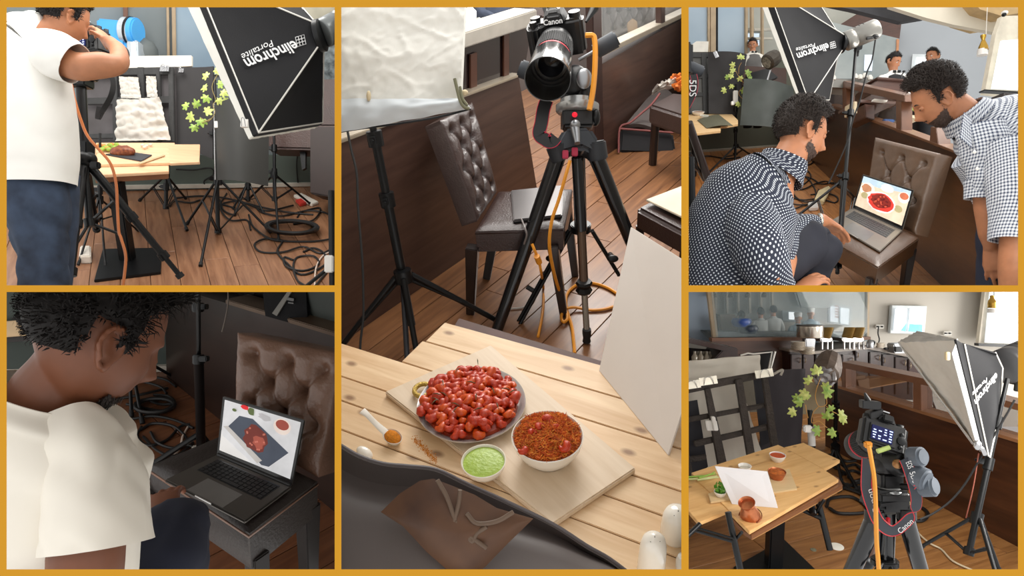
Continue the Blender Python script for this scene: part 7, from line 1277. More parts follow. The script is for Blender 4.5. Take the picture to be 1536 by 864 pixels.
    for k,(a,b) in enumerate(((1187,1203),(1205,1221),(1224,1242),(1244,1262),(1264,1282),(1284,1302),(1305,1322),(1324,1341),(1343,1361),(1363,1381))):
        y0=532 if b<1300 else 528+(a-1304)*.2; m=MB(); pr(m,[(a,y0),(b,y0),(b,592),(a,592)],7.56,.04); dr=part(t,'door',m,dk,.006); hx=b-3 if k%2==0 else a+3; m=MB(); m.tube(spl([P(hx,y0+5,7.55),P(hx+.5,y0+8,7.5),P(hx,y0+12,7.55)],4),.005,6); part(dr,'handle',m,pm('handle_brass_pale',(196,176,146),.3,.6))
    m=MB(); pr(m,[(1184,524),(1222,527),(1306,519),(1388,535),(1388,541),(1304,524),(1222,531),(1184,528)],7.5,.8); one('worktop','pale stone worktop carrying the buffet dishes','worktop',m,pm('worktop_stone',(140,130,120),.3),bev=.006)
    for k,(x,y) in enumerate(((1197,525),(1211,531))):
        t=thing('plate_stack',['stack of white plates at the left end of the buffet','shorter stack of white plates right of the taller stack'][k],'plates',P(x,y,7.4)); 
        for j in range(7-k): m=MB(); m.lathe(P(x,y,7.4)+cU*j*.014,cU,[(.05,0),(.075,.006),(.078,.011),(.0001,.008)],24); part(t,'plate',m,pm('plates_cream',(214,204,188),.3))
    t=thing('steel_pot','round steel pot with a dark lid on the buffet above the plates','pot',P(1215,508,7.45)); m=MB(); m.lathe(P(1215,506,7.45),cU,[(.135,0),(.14,.01),(.14,.13),(.0001,.131)],36); part(t,'body',m,pm('pot_steel',(196,188,176),.2,.8,.1)); m=MB(); m.lathe(P(1215,489,7.45),cU,[(.145,0),(.145,.012),(.03,.02),(.0001,.022)],36); part(t,'lid',m,pm('lid_dark',(70,58,48),.3,.5)); m=MB(); pr(m,[(1208,508),(1224,508),(1222,528),(1210,528)],7.4,.1); part(t,'stand_leg',m,CHR,.01)
    for k,(x,l) in enumerate(((1241,'open chafing dish with gold lid next to the steel pot'),(1274,'open chafing dish with gold lid, middle one behind the torn snoot'),(1288,'open chafing dish with bronze lid next to the kitchen glass post'))):
        t=thing('chafing_dish',l,'chafing dish',P(x,512,7.5)); m=MB(); pr(m,[(x-11,507),(x+9,507),(x+7,513),(x-9,513)],7.4,.3); part(t,'pan',m,CHR,.01); m=MB(); G=bil(P(x-7,492,7.6),P(x+9,491,7.6),P(x+4,508,7.45),P(x-11,506,7.45),10,10,lambda u,v:.06*math.sin(3.1*u),-cF); m.grid(G,.01); part(t,'lid',m,pm('lid_gold',(156,122,60),.25,.8,.4,6)); m=MB(); [m.tube([P(x+o,512,7.42),P(x+o,524,7.4)],.012,8) for o in(-8,0,7)]; part(t,'stand_legs',m,CHR)
    t=thing('kettle','small dark steel kettle right of the kitchen glass post','kettle',P(1305,522,7.4)); m=MB(); m.lathe(P(1305,522,7.4),cU,[(.035,0),(.04,.02),(.035,.07),(.02,.09),(.0001,.095)],18); part(t,'body',m,STEEL); m=MB(); m.tube(spl([P(1308,511,7.4),P(1312,513,7.4),P(1309,520,7.4)],4),.01,6); part(t,'handle',m,BLK)
    m=MB(); m.lathe(P(1321,521,7.5),cU,[(.04,0),(.045,.05),(.0001,.052)],18); one('tissue_pot','small white pot on the worktop right of the kettle','pot',m,pm('plates_cream',(214,204,188),.3)); m=MB(); m.ell(P(1329,523,7.4),(cR,cF,cU),(.03,.02,.015),12,6); one('black_mouse','small black round object on the worktop right of the white pot','gadget',m,BLK)
    t=thing('coffee_machine','small steel machine on the worktop under the softbox corner','appliance',P(1350,530,7.4)); m=MB(); pr(m,[(1341,516),(1360,515),(1362,530),(1342,530)],7.35,.15); part(t,'body',m,STEEL,.01); m=MB(); pr(m,[(1344,520),(1354,520),(1354,528),(1344,528)],7.33,.03); part(t,'front',m,BPL,.004)
    # reception box left
    t=thing('reception_counter','dark wooden counter with an open front shelf at the left edge, lower-right picture','counter',P(1070,560,6.8)); m=MB(); pr(m,[(1010,512),(1036,508),(1102,522),(1106,526),(1084,526),(1034,515),(1010,520)],6.8,.7); part(t,'top_board',m,dk,.006); m=MB(); pr(m,[(1084,525),(1107,522),(1107,560),(1072,560),(1070,540)],6.85,.5); part(t,'side_panel',m,dk,.01); m=MB(); pr(m,[(1010,520),(1080,526),(1070,545),(1010,545)],7.2,.05); part(t,'inner_back',m,pm('inner_dark',(40,26,24),.6))
    for k in range(6): m=MB(); m.lathe(P(1042+k*4.5,541,6.95+.05*(k%2)),cU,[(.03,0),(.035,.04),(.015,.07),(.015,.1),(.0001,.1)],12); one('glass_jar','small glass jar inside the open counter shelf','jar',m,pm('jar_glass2',(150,140,124),.15),group='jars in the open counter shelf')
    # boards, cloth, lattice
    wc=pm('cloth_offwhite',(220,214,202),.85,0,.06,3,bump=.2,bs=12); d=5.6
    m=MB(); pr(m,[(1111,533),(1160,527),(1163,528),(1152,560),(1140,560),(1138,533)],6.0,.1); t=thing('small_softbox','black softbox with white piping peeping over the white cloth, lower-right picture','softbox',P(1150,560,6)); part(t,'fabric',m,SBK,.01); m=MB(); m.tube([P(x,y,5.97) for x,y in((1111,533),(1122,530),(1130,531),(1158,528),(1152,558))],.008,6); m.tube([P(x,y,5.97) for x,y in((1163,527),(1155,556))],.008,6); part(t,'piping',m,PIPE)
    m=MB(); m.grid(bil(*[P(x,y,d) for x,y in((1000,585),(1141,565),(1140,532),(1000,545))],24,10,lambda u,v:.02*pn(u*5,v*4,1),-cF),.02); one('white_cloth_board','white cloth covered board above the black lattice, lower-right picture','board',m,wc)
    m=MB(); m.grid(bil(*[P(x,y,d-.05) for x,y in((1020,760),(1150,700),(1110,575),(1010,590))],24,16,lambda u,v:.03*pn(u*5,v*5,2),-cF),.02); one('hanging_white_cloth','white cloth hanging behind the openings of the black lattice, lower-right picture','cloth',m,wc)
    m=MB(); m.grid(bil(*[P(x,y,d-.02) for x,y in((1136,700),(1200,690),(1208,553),(1152,556))],12,12,lambda u,v:.012*pn(u*5,v*5,2)+.02*math.sin(u*3),-cF),.02); one('black_board','black card right of the lattice with a torn top corner, lower-right picture','board',m,pm('card_black_violet',(52,47,52),.7,0,.1,4))
    lt=pm('tape_brown_black',(58,50,44),.65,0,.25,18,bump=.6,bs=60); t=thing('lattice_rack','dark taped lattice frame leaning behind the table, lower-right picture','rack',P(1090,720,5.2)); d=5.25
    m=MB(); dkq=pm('lattice_card_dark',(50,50,56),.8); 
    for q in([(1012,606),(1046,600),(1062,700),(1030,730)],[(1130,565),(1148,562),(1160,660),(1142,670)],[(1010,600),(1020,600),(1032,760),(1010,760)]): m=MB(); pr(m,q,d+.1,.01); part(t,'dark_card',m,dkq)
    for k,a in enumerate(([(1000,585),(1034,577),(1100,565),(1153,556),(1154,566),(1100,576),(1034,590),(1000,598)],[(1000,630),(1033,626),(1100,614),(1158,603),(1160,610),(1100,621),(1034,634),(1000,638)],[(1040,662),(1100,649),(1162,634),(1165,642),(1102,657),(1043,671)],[(1000,690),(1060,682),(1060,690),(1000,700)])): m=MB(); pr(m,a,d,.03); part(t,'crossbar',m,lt,.006)
    for a in([(1057,584),(1066,582),(1094,710),(1080,716)],[(1103,570),(1114,568),(1136,700),(1124,704)],[(1143,564),(1152,562),(1172,690),(1160,696)],[(1004,592),(1016,590),(1046,740),(1030,748)]): m=MB(); pr(m,a,d-.03,.03); part(t,'upright',m,lt,.006)
    for x,y,l in((1062,571,'large silver binder clip on the lattice top bar, left of centre, lower-right picture'),(1146,560,'silver binder clip where the lattice meets the black card, lower-right picture'),(1037,577,'silver binder clip at the far left of the lattice top bar, lower-right picture')): clip_binder(l,P(x,y,5.2),cU-cR*.15,-cF,.14,pm('clip_nickel',(196,190,176),.3,.6),h=.06)
    m=MB(); m.box(P(1067,638,5.15),(cR,cF,cU+cR*-.2),(.09,.03,.08)); m.box(P(1071,635,5.13),(cR,cF,cU+cR*-.2),(.03,.04,.11)); one('white_clamp','white clamp on the middle crossbar of the lattice, lower-right picture','clamp',m,WHT,bev=.005)
    m=MB(); m.tube(spl([P(x,y,5.3) for x,y in((1153,558),(1160,561),(1168,557),(1174,555),(1171,563))],5),[.01]*21,6); one('torn_tape','torn pale tape curl at the top of the black card, lower-right picture','tape',m,pm('tape_pale',(176,170,160),.6))
    # lower back wall
    m=MB(); pr(m,[(1203,574),(1243,574),(1243,662),(1203,674)],6.6,.05); struct('wall_olive_strip',m,pm('wall_olive',(112,100,74),.7,0,.06)); m=MB(); pr(m,[(1200,672),(1246,655),(1246,659),(1200,677)],6.55,.05); struct('baseboard_lower_right',m,pm('baseboard_grey',(168,164,150),.5))
    m=MB(); pr(m,[(960,560),(1203,560),(1203,676),(960,740)],6.7,.05); struct('wall_lower_back',m,pm('wall_dim_olive',(84,78,66),.7))
    # half wall
    W=B.wall((1375,741),(1526,820)); hd=wood('wall_walnut_deep',(50,26,15),(78,44,25),W.hit(1424,632)-W.hit(1278,588),.9,.3,.3,.05,stretch=9)
    m=MB(); slabpx(m,W,[(1238,576),(1278,588),(1424,632),(1620,691),(1620,870),(1526,820),(1375,741),(1238,669)],.12); struct('wall_half_lower_right',m,hd)
    m=MB(); slabpx(m,W,[(1238,573),(1278,585),(1424,629),(1620,688),(1620,693),(1424,634),(1278,589),(1238,577)],.13,off=.012); struct('trim_84',m,pm('rail_copper_brown',(150,104,70),.3,.2),.003)
    m=MB(); slabpx(m,W,[(1262,543),(1278,546),(1400,571),(1530,607),(1530,617),(1400,581),(1278,555),(1262,552)],.12,off=.01); struct('trim_85',m,pm('rail_walnut_red',(116,76,52),.3,0,.1,10,coat=.4),.004)
    for n,q in enumerate(([(1369,566),(1381,569),(1381,619),(1369,615)],[(1262,548),(1268,549),(1268,584),(1262,582)])): m=MB(); slabpx(m,W,q,.12,off=.006); struct('trim_%d'%(86+n),m,pm('rail_walnut_red',(116,76,52),.3,0,.1,10,coat=.4),.004)
    m=MB(); slabpx(m,W.off(-.06),[(1268,552),(1369,574),(1369,615),(1268,583)],.008); slabpx(m,W.off(-.06),[(1381,576),(1530,612),(1530,660),(1381,618)],.008); struct('window_19',m,pm('glass_brown_reflective',(96,66,48),.04,0,0,alpha=.45,coat=.6))
    m=MB(); slabpx(m,W.off(-1.0),[(1262,560),(1369,560),(1369,640),(1262,640)],.05); one('dining_chair','tan leather chair shape seen dimly through the half wall glass, lower-right picture','chair',(lambda q:(pr(q,[(1281,566),(1305,563),(1308,590),(1286,588)],6.3,.3),q)[1])(MB()),pm('leather_tan_dim',(120,84,50),.5),bev=.03)
    st=B.f_(1393,622); light_stand('distant black stand seen through the glass right of the rail post, lower-right picture',P(1395,584,5.6),P(1393,610,5.6),[P(1383,620,5.5),P(1393,624,5.4),P(1408,626,5.6)],B,r=.014,legtop=P(1394,600,5.6))
    # snoot and ivy stand
    t=thing('torn_snoot','brown foil snoot with a torn silver mouth on the middle stand, lower-right picture','snoot',P(1247,565,5.3)); a=P(1238,562,5.15); ax=unit(P(1252,518,5.5)-a); m=MB(); m.lathe(a,ax,[(.06,-.05),(.1,.0),(.105,.06),(.1,.16),(.085,.24),(.05,.29),(.0001,.3)],12,sm=False); part(t,'foil_tube',m,pm('foil_brown2',(92,78,68),.55,.2,.3,10,bump=.7,bs=18)); m=MB(); m.lathe(a-ax*.052,ax,[(.058,0),(.03,-.012),(.0001,.0)],7,sm=False); m.tube([a+perp(ax)[0]*.07*math.cos(k)+perp(ax)[1]*.07*math.sin(k)-ax*(.03+.03*math.sin(5*k)) for k in np.linspace(0,6.28,24)[:-1]],.018,5,closed=True); part(t,'torn_lining',m,pm('lining_silver',(150,148,150),.35,.5,.5,20))
    fd=dep(B.f_(1257,690)); light_stand('black light stand behind the camera carrying the torn snoot, lower-right picture',P(1254,560,5.3),P(1252,688,fd),[B.f_(*p,.01) for p in((1238,705),(1286,735),(1262,722))],B,r=.02,knobs=(.35,.72),legtop=P(1253,672,fd-.1))
    t=thing('light_stand','short stand with a white clamp beside the ivy, lower-right picture','light stand',P(1218,668,4.9)); m=MB(); m.tube([P(1215,615,4.9),P(1216,655,4.9)],.018,10); part(t,'upper_tube',m,BLK); m=MB(); m.tube([P(1216,640,4.9),P(1218,668,4.9)],.026,12); part(t,'lower_tube',m,pm('tube_white',(206,204,200),.4)); m=MB(); m.tube([P(1218,668,4.9),P(1219,720,4.95)],.024,12); part(t,'collar',m,BLK); m=MB(); m.box(P(1211,643,4.86),(cR,cF,cU),(.06,.04,.05)); part(t,'clamp',m,WHT,.008)
    lv=[(800,520,100,1.2),(765,555,160,1),(745,615,200,1.1),(815,620,10,1.3),(835,600,60,.9),(715,675,180,1.1),(735,665,120,1),(670,725,200,1),(690,665,150,.9),(855,790,100,1.1),(910,750,-10,1.2),(935,765,-40,.9),(910,850,200,1),(820,850,170,1.1),(885,735,120,.8)]
    c=lambda x,y:(1030+x/4.036,436+y/4.036); ivy('ivy with star-shaped green leaves climbing between lattice and camera, lower-right picture',P(1220,660,4.85),[[c(*q) for q in s] for s in([(810,530),(785,600),(780,650),(800,700),(845,690),(845,640)],[(800,700),(765,740),(758,800),(800,790),(850,830)],[(845,700),(880,730),(910,745)],[(720,690),(725,730),(735,770)])],[(*c(x,y),a,s) for x,y,a,s in lv],4.85,.074,IVY,B,pm('ivy_stem_orange',(190,140,70),.6))
    # table
    tz=.62; T=B.lv(tz); pine=wood('pine_plank_warm',(208,158,98),(232,190,130),B.lv(tz).hit(1258,719)-B.lv(tz).hit(1092,766),1.2,.45,.05,.05,knots=.6,stretch=9)
    bc=B.f_(1160,850); t=thing('dining_table','pine plank topped table with brown edge on a black column, lower-right picture','table',bc)
    for px,z in(([(1037,709),(1167,667),(1196,680),(1048,722)],0),([(1176,671),(1205,664),(1260,690),(1236,704)],.001),([(1044,720),(1194,680),(1236,704),(1080,752)],.0),([(1080,752),(1236,704),(1258,719),(1124,797)],.001),([(1005,722),(1060,716),(1096,764),(1048,784),(1005,735)],-.004)): m=MB(); q=B.lv(tz+z); m.prism([q.hit(*p) for p in px],-B.u*.022); part(t,'plank',m,pine,.002)
    m=MB(); q=B.lv(tz-.026); m.prism([q.hit(*p) for p in((1115,795),(1127,803),(1264,727),(1258,716),(1200,690),(1060,735))],-B.u*.03); part(t,'edge_band',m,pm('table_edge_dark_brown',(120,76,46),.35,0,.1,coat=.2),.003)
    m=MB(); q=B.lv(tz-.056); m.prism([q.hit(*p) for p in((1115,795),(1128,806),(1264,731),(1258,716),(1200,690),(1060,735))],-B.u*.02); part(t,'lower_band',m,pm('table_edge_light',(176,128,78),.4),.003)
    tp=bc+B.u*(tz-.07); m=MB(); m.box((bc+tp)/2,(B.r,B.f,B.u),(.09,.09,tz-.07)); part(t,'column',m,BLK,.008); m=MB(); m.prism([B.f_(x,y,.02) for x,y in((1100,850),(1176,808),(1226,856),(1150,905))],-B.u*.02); part(t,'base_plate',m,BLK,.004)
    z=[B.lv(tz+.012).hit(x,y) for x,y in((1066,753),(1062,740),(1184,703),(1196,733))]; m=MB(); m.prism(z,-B.u*.012); one('serving_board','thin pale serving board under the bowls, lower-right picture','board',m,wood('board_pale',(206,176,130),(220,194,150),cR,1,.5,0,0,stretch=14),bev=.002)
    bowl('sauce_bowl','white bowl filled with smooth red-orange sauce, lower-right picture','bowl',T.hit(1166,691),B.u,.052,.042,WHT,.6,.004,.85,pm('sauce_red_orange',(196,78,28),.25,0,.05),.001,fillname='sauce')
    copper=pm('copper',(190,116,78),.3,.85,.15,30,bump=.2,bs=60)
    bowl('copper_bowl','copper bowl with steel rim full of brown curry on the serving board','bowl',B.lv(tz+.012).hit(1165,717),B.u,.054,.045,copper,.7,.004,.85,pm('curry_orange_brown',(186,98,34),.5,0,.4,60,bump=.5,bs=80),.008,fillname='curry')
    bowl('white_bowl','empty white bowl standing behind the white reflector card','bowl',T.hit(1117,705),B.u,.042,.03,WHT,.6,.004,'none'if 0 else .5,pm('bowl_inside',(214,210,196),.4),.001,fillname='contents')
    t=bowl('coriander_bowl','small white bowl of fresh green coriander left of the reflector card','bowl',B.lv(tz+.012).hit(1080,744),B.u,.036,.03,WHT,.6,.004,.7,pm('green_dark',(90,140,50),.6),.004,fillname='bed')
    for k in range(22): m=MB(); p=B.lv(tz+.05).hit(1079+R.uniform(-7,7),734+R.uniform(-9,6)); a=unit(A(R.uniform(-1,1),R.uniform(-1,1),R.uniform(-.2,1))); u_,v_=perp(a); m.grid(np.array([[p+u_*.010*i+v_*.010*j+a*.003*((i*i+j*j)) for i in(-1,0,1)] for j in(-1,0,1)]),.001); part(t,'coriander_leaf',m,pm('coriander',(104,170,56),.5,0,.3,60))
    t=thing('spring_onions','bunch of spring onion stalks lying left of the reflector card','vegetable',B.lv(tz).hit(1055,717)); 
    for k,(a,b,c_,mt) in enumerate((((1028,719),(1050,718),(1076,714),0),((1028,716),(1052,714),(1074,711),1),((1048,717),(1064,712),(1072,708),1),((1046,720),(1062,718),(1078,716),0))): m=MB(); m.tube(spl([B.lv(tz+.015+.006*k).hit(*p) for p in(a,b,c_)],5),[.006]*6+[.004]*5,8); part(t,'stalk',m,pm('onion_green',(140,180,70),.4) if mt else pm('onion_pale',(206,214,150),.4))
    a,b=T.hit(1098,756),T.hit(1167,762); tl,tr=P(1072,699,dep(a)+.03),P(1151,707,dep(b)+.05); m=MB(); m.prism([a,b,tr,tl],unit(np.cross(b-a,tl-a))*.004); one('reflector_card','white reflector card propped upright against the copper jug','card',m,pm('card_white',(222,220,222),.8,0,.02),bev=.001)
    t=thing('copper_jug','hammered copper jug with flared mouth leaning on the white card','jug',T.hit(1126,778)); o=T.hit(1126,776); up=unit(P(1116,740,dep(o)-.09)-o); m=MB(); m.lathe(o,up,[(.050,0),(.056,.006),(.054,.02),(.047,.05),(.038,.08),(.033,.095),(.034,.104),(.046,.122),(.044,.123),(.031,.104),(.03,.09),(.04,.05),(.0001,.012)],44); part(t,'body',m,copper); m=MB(); m.tube([o+up*.012+unit(B.r-up*np.dot(B.r,up))*.062*math.cos(k)+np.cross(up,B.r)*.062*math.sin(k) for k in np.linspace(0,6.28,33)[:-1]],.003,6,closed=True); part(t,'wire_handle',m,pm('copper_wire',(150,96,70),.3,.8)); m=MB(); [m.lathe(o+up*h,up,[(r,-.0015),(r+.002,0),(r,.0015)],40) for h,r in((.107,.036),(.1,.0335))]; part(t,'neck_ring',m,copper)
    # stands under the table
    t=thing('light_stand','black stand with braced legs left below the table, lower-right picture','light stand',P(1112,850,3.3))
    for a,b,r in(((1092,768),(1114,870),.016),((1040,795),(1098,812),.008),((1043,791),(1101,808),.006),((1050,786),(1030,805),.012),((1101,812),(1113,798),.008)): m=MB(); m.tube([P(*a,3.35),P(*b,3.3)],r,10); part(t,'leg',m,BLK)
    t=thing('light_stand','black stand legs right below the table in front of the base plate, lower-right picture','light stand',P(1240,822,3.9))
    for a,b,r in(((1227,752),(1245,825),.018),((1203,765),(1232,778),.012),((1217,757),(1220,772),.02),((1221,773),(1236,750),.01)): m=MB(); m.tube([P(*a,4.0),P(*b,3.95)],r,10); part(t,'leg',m,BLK)
    m=MB(); m.lathe(B.f_(1255,820,.0),B.u,[(.045,0),(.045,.002),(.0001,.003)],24); one('bright_disc','small bright round disc on the floor left of the tripod','floor_disc',m,pm('disc_bright',(250,246,232),.8))  # thin bright disc lying on the floor
    m=MB(); m.lathe(B.f_(1220,825,.0),B.u,[(.02,0),(.02,.004),(.0001,.006)],7); one('dry_leaf','small grey-green dry leaf on the floor left of the bright disc','leaf',m,pm('leaf_dry',(120,118,96),.7))
    # tripod with camera
    d=2.5; t=thing('tripod','black camera tripod in front with blue-grey foam grips and red clips, lower-right picture','tripod',P(1328,900,d)); ht=P(1330,768,d)
    m=MB(); m.prism([P(x,y,d-.06) for x,y in((1317,748),(1352,744),(1360,756),(1362,775),(1345,768),(1324,768),(1308,772),(1312,758))],cF*.12); part(t,'shoulder',m,BPL,.02,seg=3)
    for a in((1312,775),(1359,772)): m=MB(); m.tube([P(a[0],a[1]-12,d-.02),P(a[0]+(a[0]-1335)*.05,a[1]+8,d-.02)],.034,14); part(t,'leg_socket',m,BPL,.006)
    gl=pm('tripod_black_gloss',(24,25,28),.18,.3,.05)
    for a,b,r in(((1311,780),(1268,880),.033),((1358,776),(1388,880),.031)): m=MB(); m.tube([P(*a,d),P(*b,d+.1)],[r,r*.9],16); part(t,'leg',m,gl)
    m=MB(); m.tube([P(1312,778,d+.35),P(1298,850,d+.5)],.03,12); part(t,'leg',m,pm('tripod_bronze2',(84,54,40),.25,.6)); m=MB(); m.tube([P(1330,765,d+.05),P(1327,845,d+.1)],.034,16); m.tube([P(1329,775,d-.0),P(1328,840,d+.05)],.006,6); part(t,'centre_column',m,gl)
    m=MB(); m.tube([P(1327,838,d+.08),P(1327,848,d+.08)],.05,18); part(t,'spreader_ring',m,BLK,.004); m=MB(); m.tube([P(1322,846,d+.05),P(1308,870,d)],.012,8); m.tube([P(1332,846,d+.05),P(1346,870,d)],.012,8); m.ell(P(1298,845,d+.3),(cR,cF,cU),(.035,.03,.03),12,8); part(t,'spreader_arm',m,BLK)
    m=MB(); m.box(P(1334,752,d-.0),(cR,cF,cU),(.11,.1,.06)); m.box(P(1333,742,d-.02),(cR,cF,cU),(.13,.1,.05)); part(t,'head_base',m,BPL,.015,seg=3)
    m=MB(); m.lathe(P(1333,742,d-.01),cU,[(.045,0),(.05,.008),(.05,.022),(.04,.03)],28); part(t,'silver_disc',m,pm('disc_silver',(182,184,184),.25,.6,.04))
    m=MB(); m.box(P(1333,723,d),(cR,cF,cU),(.085,.07,.085)); m.tube([P(1327,693,d),P(1327,712,d)],.035,16); m.ell(P(1326,698,d),(cR,cF,cU),(.037,.037,.04),16,10); part(t,'tilt_block',m,BPL,.012,seg=3)
    m=MB(); c=P(1340,690,d-.02); m.lathe(c+cF*.05,-cF+cR*.2,[(.055,0),(.058,.02),(.055,.09),(.03,.11),(.0001,.112)],28); m.box(P(1336,680,d),(cR+cU*.3,cF,cU),(.1,.07,.09)); part(t,'pan_head',m,BPL,.01); m=MB(); m.ell(P(1346,696,d-.1),(cR,cF,cU),(.018,.015,.018),12,8); part(t,'brass_nut',m,pm('brass_nut',(150,110,70),.3,.7))
    fo=pm('foam_slate_blue',(92,100,110),.7,0,.08,20); 
    for (a,b,c_,r) in(((1350,684),(1364,685),(1386,685),.034),((1348,697),(1366,710),(1392,722),.041),((1352,730),(1376,730),(1404,729),.036)):
        m=MB(); m.tube([P(*a,d-.05),P(*b,d-.1)],.012,10); hn=part(t,'pan_handle',m,BLK); m=MB(); m.tube([P(*b,d-.1),P(*c_,d-.15)],r,24); part(hn,'foam_grip',m,fo,.008,seg=3)
    for x,y in((1325,786),(1332,782)): m=MB(); m.box(P(x,y,d-.07),(cR+cU*.2,cF,cU),(.014,.012,.028)); part(t,'red_clip',m,pm('clip_red',(206,24,44),.4),.003)
    m=MB(); a,b=P(1314,675,d-.03),P(1340,667,d-.03); m.box((a+b)/2,(b-a,cF,cU+cR*.3),(.085,.05,.02)); pl_=part(t,'quick_plate',m,BPL,.004); m=MB(); a,b=P(1316,677,d-.07),P(1334,671,d-.07); m.tube([a,b],.009,12); part(pl_,'spirit_level',m,pm('level_green',(186,206,120),.2))
    fw=unit(P(1280,672,d+.22)-P(1322,655,d)); cam,Q=dslr('digital camera with lit blue screen on the front tripod, lower-right picture',P(1322,653,d-.02),fw,unit(cU+cR*.32),1.15,lens_l=.14,lens_r=.045)
    m=MB(); m.box(P(1311,620,d),(cR+cU*.3,cF,cU),(.05,.04,.025)); m.box(P(1305,607,d),(cR-cU*.1,cF,cU),(.07,.03,.03)); m.tube([P(1302,601,d),P(1297,589,d)],[.012,.004],8); part(cam,'radio_trigger',m,BPL,.006)
    og=pm('cable_orange_bright',(232,152,44),.4,0,.05); m=MB(); m.box(P(1302,667,d-.06),(cR,cF,cU),(.026,.02,.024)); one('cable_plug','orange angled plug at the side of the camera, lower-right picture','plug',m,og,bev=.004)
    cable('tether_cable','orange tether cable hanging down in front of the tripod, lower-right picture','cable' and [P(x,y,d-.16) for x,y in((1303,668),(1307,690),(1311,715),(1313,745),(1314,780),(1315,815),(1317,838),(1320,880))],.0075,og)
    sb_=pm('strap_slate',(58,62,70),.7); sr=pm('strap_red_bright',(206,44,54),.5); st=thing('camera_strap','grey camera strap edged in red, printed in white and looping round the tripod head','strap',P(1335,800,d))
    o,G=strapb('band',st,[P(x,y,d-.13) for x,y in((1301,688),(1300,712),(1300,735),(1309,763),(1318,783),(1336,797),(1352,790),(1370,770),(1375,750),(1370,725),(1362,700),(1357,688))],.038,[cR,cR,cR,cR+cU*.3,cR*.3+cU,cU,cU-cR*.4,cR,cR,cR,cR],sb_,sr)
    pw=pm('print_white',(225,225,225),.6); n=len(G)
    def on(s,i0,i1,mt,h,flip=False):
        a=seg(G[int(n*i0),0],G[int(n*i0),1],.5)-cF*.016; b=seg(G[int(n*i1),0],G[int(n*i1),1],.5)-cF*.016; X=b-a; Y=np.cross(-cF,X); Y=Y if not flip else -Y; Y=unit(Y); text(s,'lettering',st,a-Y*h/2,X,Y,np.linalg.norm(X),mt,h=h)
    on('EOS',.97,.90,pw,.02); on('5DS',.885,.825,pw,.02); on('R',.815,.79,sr,.02); on('Canon',.30,.17,pw,.02); on('Canon',.50,.60,pw,.02)
    # floor cables
    for k,px in enumerate(([(1232,705),(1226,690),(1250,682),(1270,692),(1296,690),(1300,705)],[(1240,760),(1246,748),(1275,745),(1294,755),(1300,768),(1260,770),(1244,762)],[(1262,712),(1280,706),(1298,716),(1292,730),(1268,726)],[(1235,718),(1255,728),(1290,740),(1305,752)],[(1268,700),(1286,698),(1300,722),(1280,735),(1262,722)],[(1256,738),(1270,730),(1292,724),(1302,738)],[(1384,762),(1392,770),(1386,780),(1368,782)],[(1228,745),(1240,738),(1248,742)],[(1272,715),(1284,722),(1300,712),(1288,700)],[(1250,700),(1262,706),(1276,716),(1296,748)])): fcable(B,'black cable in the pile behind the tripod, lower-right picture',px,.012,CAB,'cables piled behind the tripod in the lower-right picture')
    cable('power_cable','thin black cable sagging from the softbox head to the floor, lower-right picture',[P(x,y,3.4) for x,y in((1522,600),(1508,625),(1490,655),(1470,688),(1448,725),(1425,752),(1400,770),(1380,779))],.005,CAB)
    cable('red_string','thin red-brown string hanging from the softbox tip, lower-right picture',[P(x,y,3.4) for x,y in((1468,680),(1460,730),(1449,777))],.003,pm('string_red',(156,84,66),.6))
    fcable(B,'thin white cable winding across the floor at the bottom right',[(1372,786),(1378,800),(1395,815),(1412,824),(1430,842),(1465,858)],.006,pm('cable_cream',(206,190,160),.5))
    q=B.lv(.05); m=MB(); m.prism([q.hit(x,y) for x,y in((1352,745),(1362,742),(1372,768),(1362,772))],-B.u*.05); one('power_strip','cream power strip on the floor seen behind the strap, lower-right picture','power strip',m,pm('strip_cream',(222,204,160),.5),bev=.008)
    # big softbox on the right
    c0,c1,c2_,c3=P(1375,498,3.55),P(1434,510,3.25),P(1478,684,3.2),P(1352,518,3.75)
    nt,nb=P(1437,511,3.25),P(1479,683,3.2); fb_,ft=P(1463,668,3.75),P(1376,498,3.75); rc=P(1502,552,3.6)
    nt,nb,fb_,ft=P(1440,511,3.3),P(1481,684,3.3),P(1468,672,3.95),P(1350,514,3.95)
    t=thing('softbox','black softbox with crumpled white front on the right stand, lower-right picture','softbox',rc)
    F4=[P(1375,497,3.85),P(1435,510,3.3),P(1477,683,3.3),P(1460,665,3.7),P(1347,514,3.95)]
    m=MB(); rim=bil(P(1463,668,3.7),P(1476,682,3.32),P(1433,511,3.3),P(1347,513,3.95),40,50,lambda u,v:-.05*math.sin(3.14*u)*math.sin(3.14*v)+.018*abs(pn(u*3+v*4,v*7,2))+.006*pn(u*16,v*18,3),unit(-cR*.8-cF*.5)); m.grid(rim,.004); part(t,'diffuser',m,pm('diffuser_grey_white',(214,210,202),.8,0,.08,5))
    m=MB(); m.grid(bil(P(1347,513,3.94),P(1434,511,3.3),P(1436,509,3.32),P(1375,497,3.85),20,12,lambda u,v:.01*pn(u*9,v*9),cU),.004); m.grid(bil(P(1428,530,3.28),P(1466,672,3.28),P(1478,684,3.3),P(1436,510,3.3),4,14),.004); m.grid(bil(P(1346,512,3.94),P(1350,516,3.93),P(1466,672,3.6),P(1458,664,3.68),4,20),.006); part(t,'white_lining',m,pm('lining_white',(200,200,198),.7))
    rr=.085; ra=unit(P(1540,535,3.75)-rc); u_,v_=perp(ra,cU); ring=[rc+u_*rr*math.cos(k)+v_*rr*math.sin(k) for k in np.linspace(0,6.28,9)[:-1]]; rt=P(1492,530,3.5);rb=P(1500,612,3.5)
    tc,bc_=P(1445,516,3.33),P(1481,684,3.33)
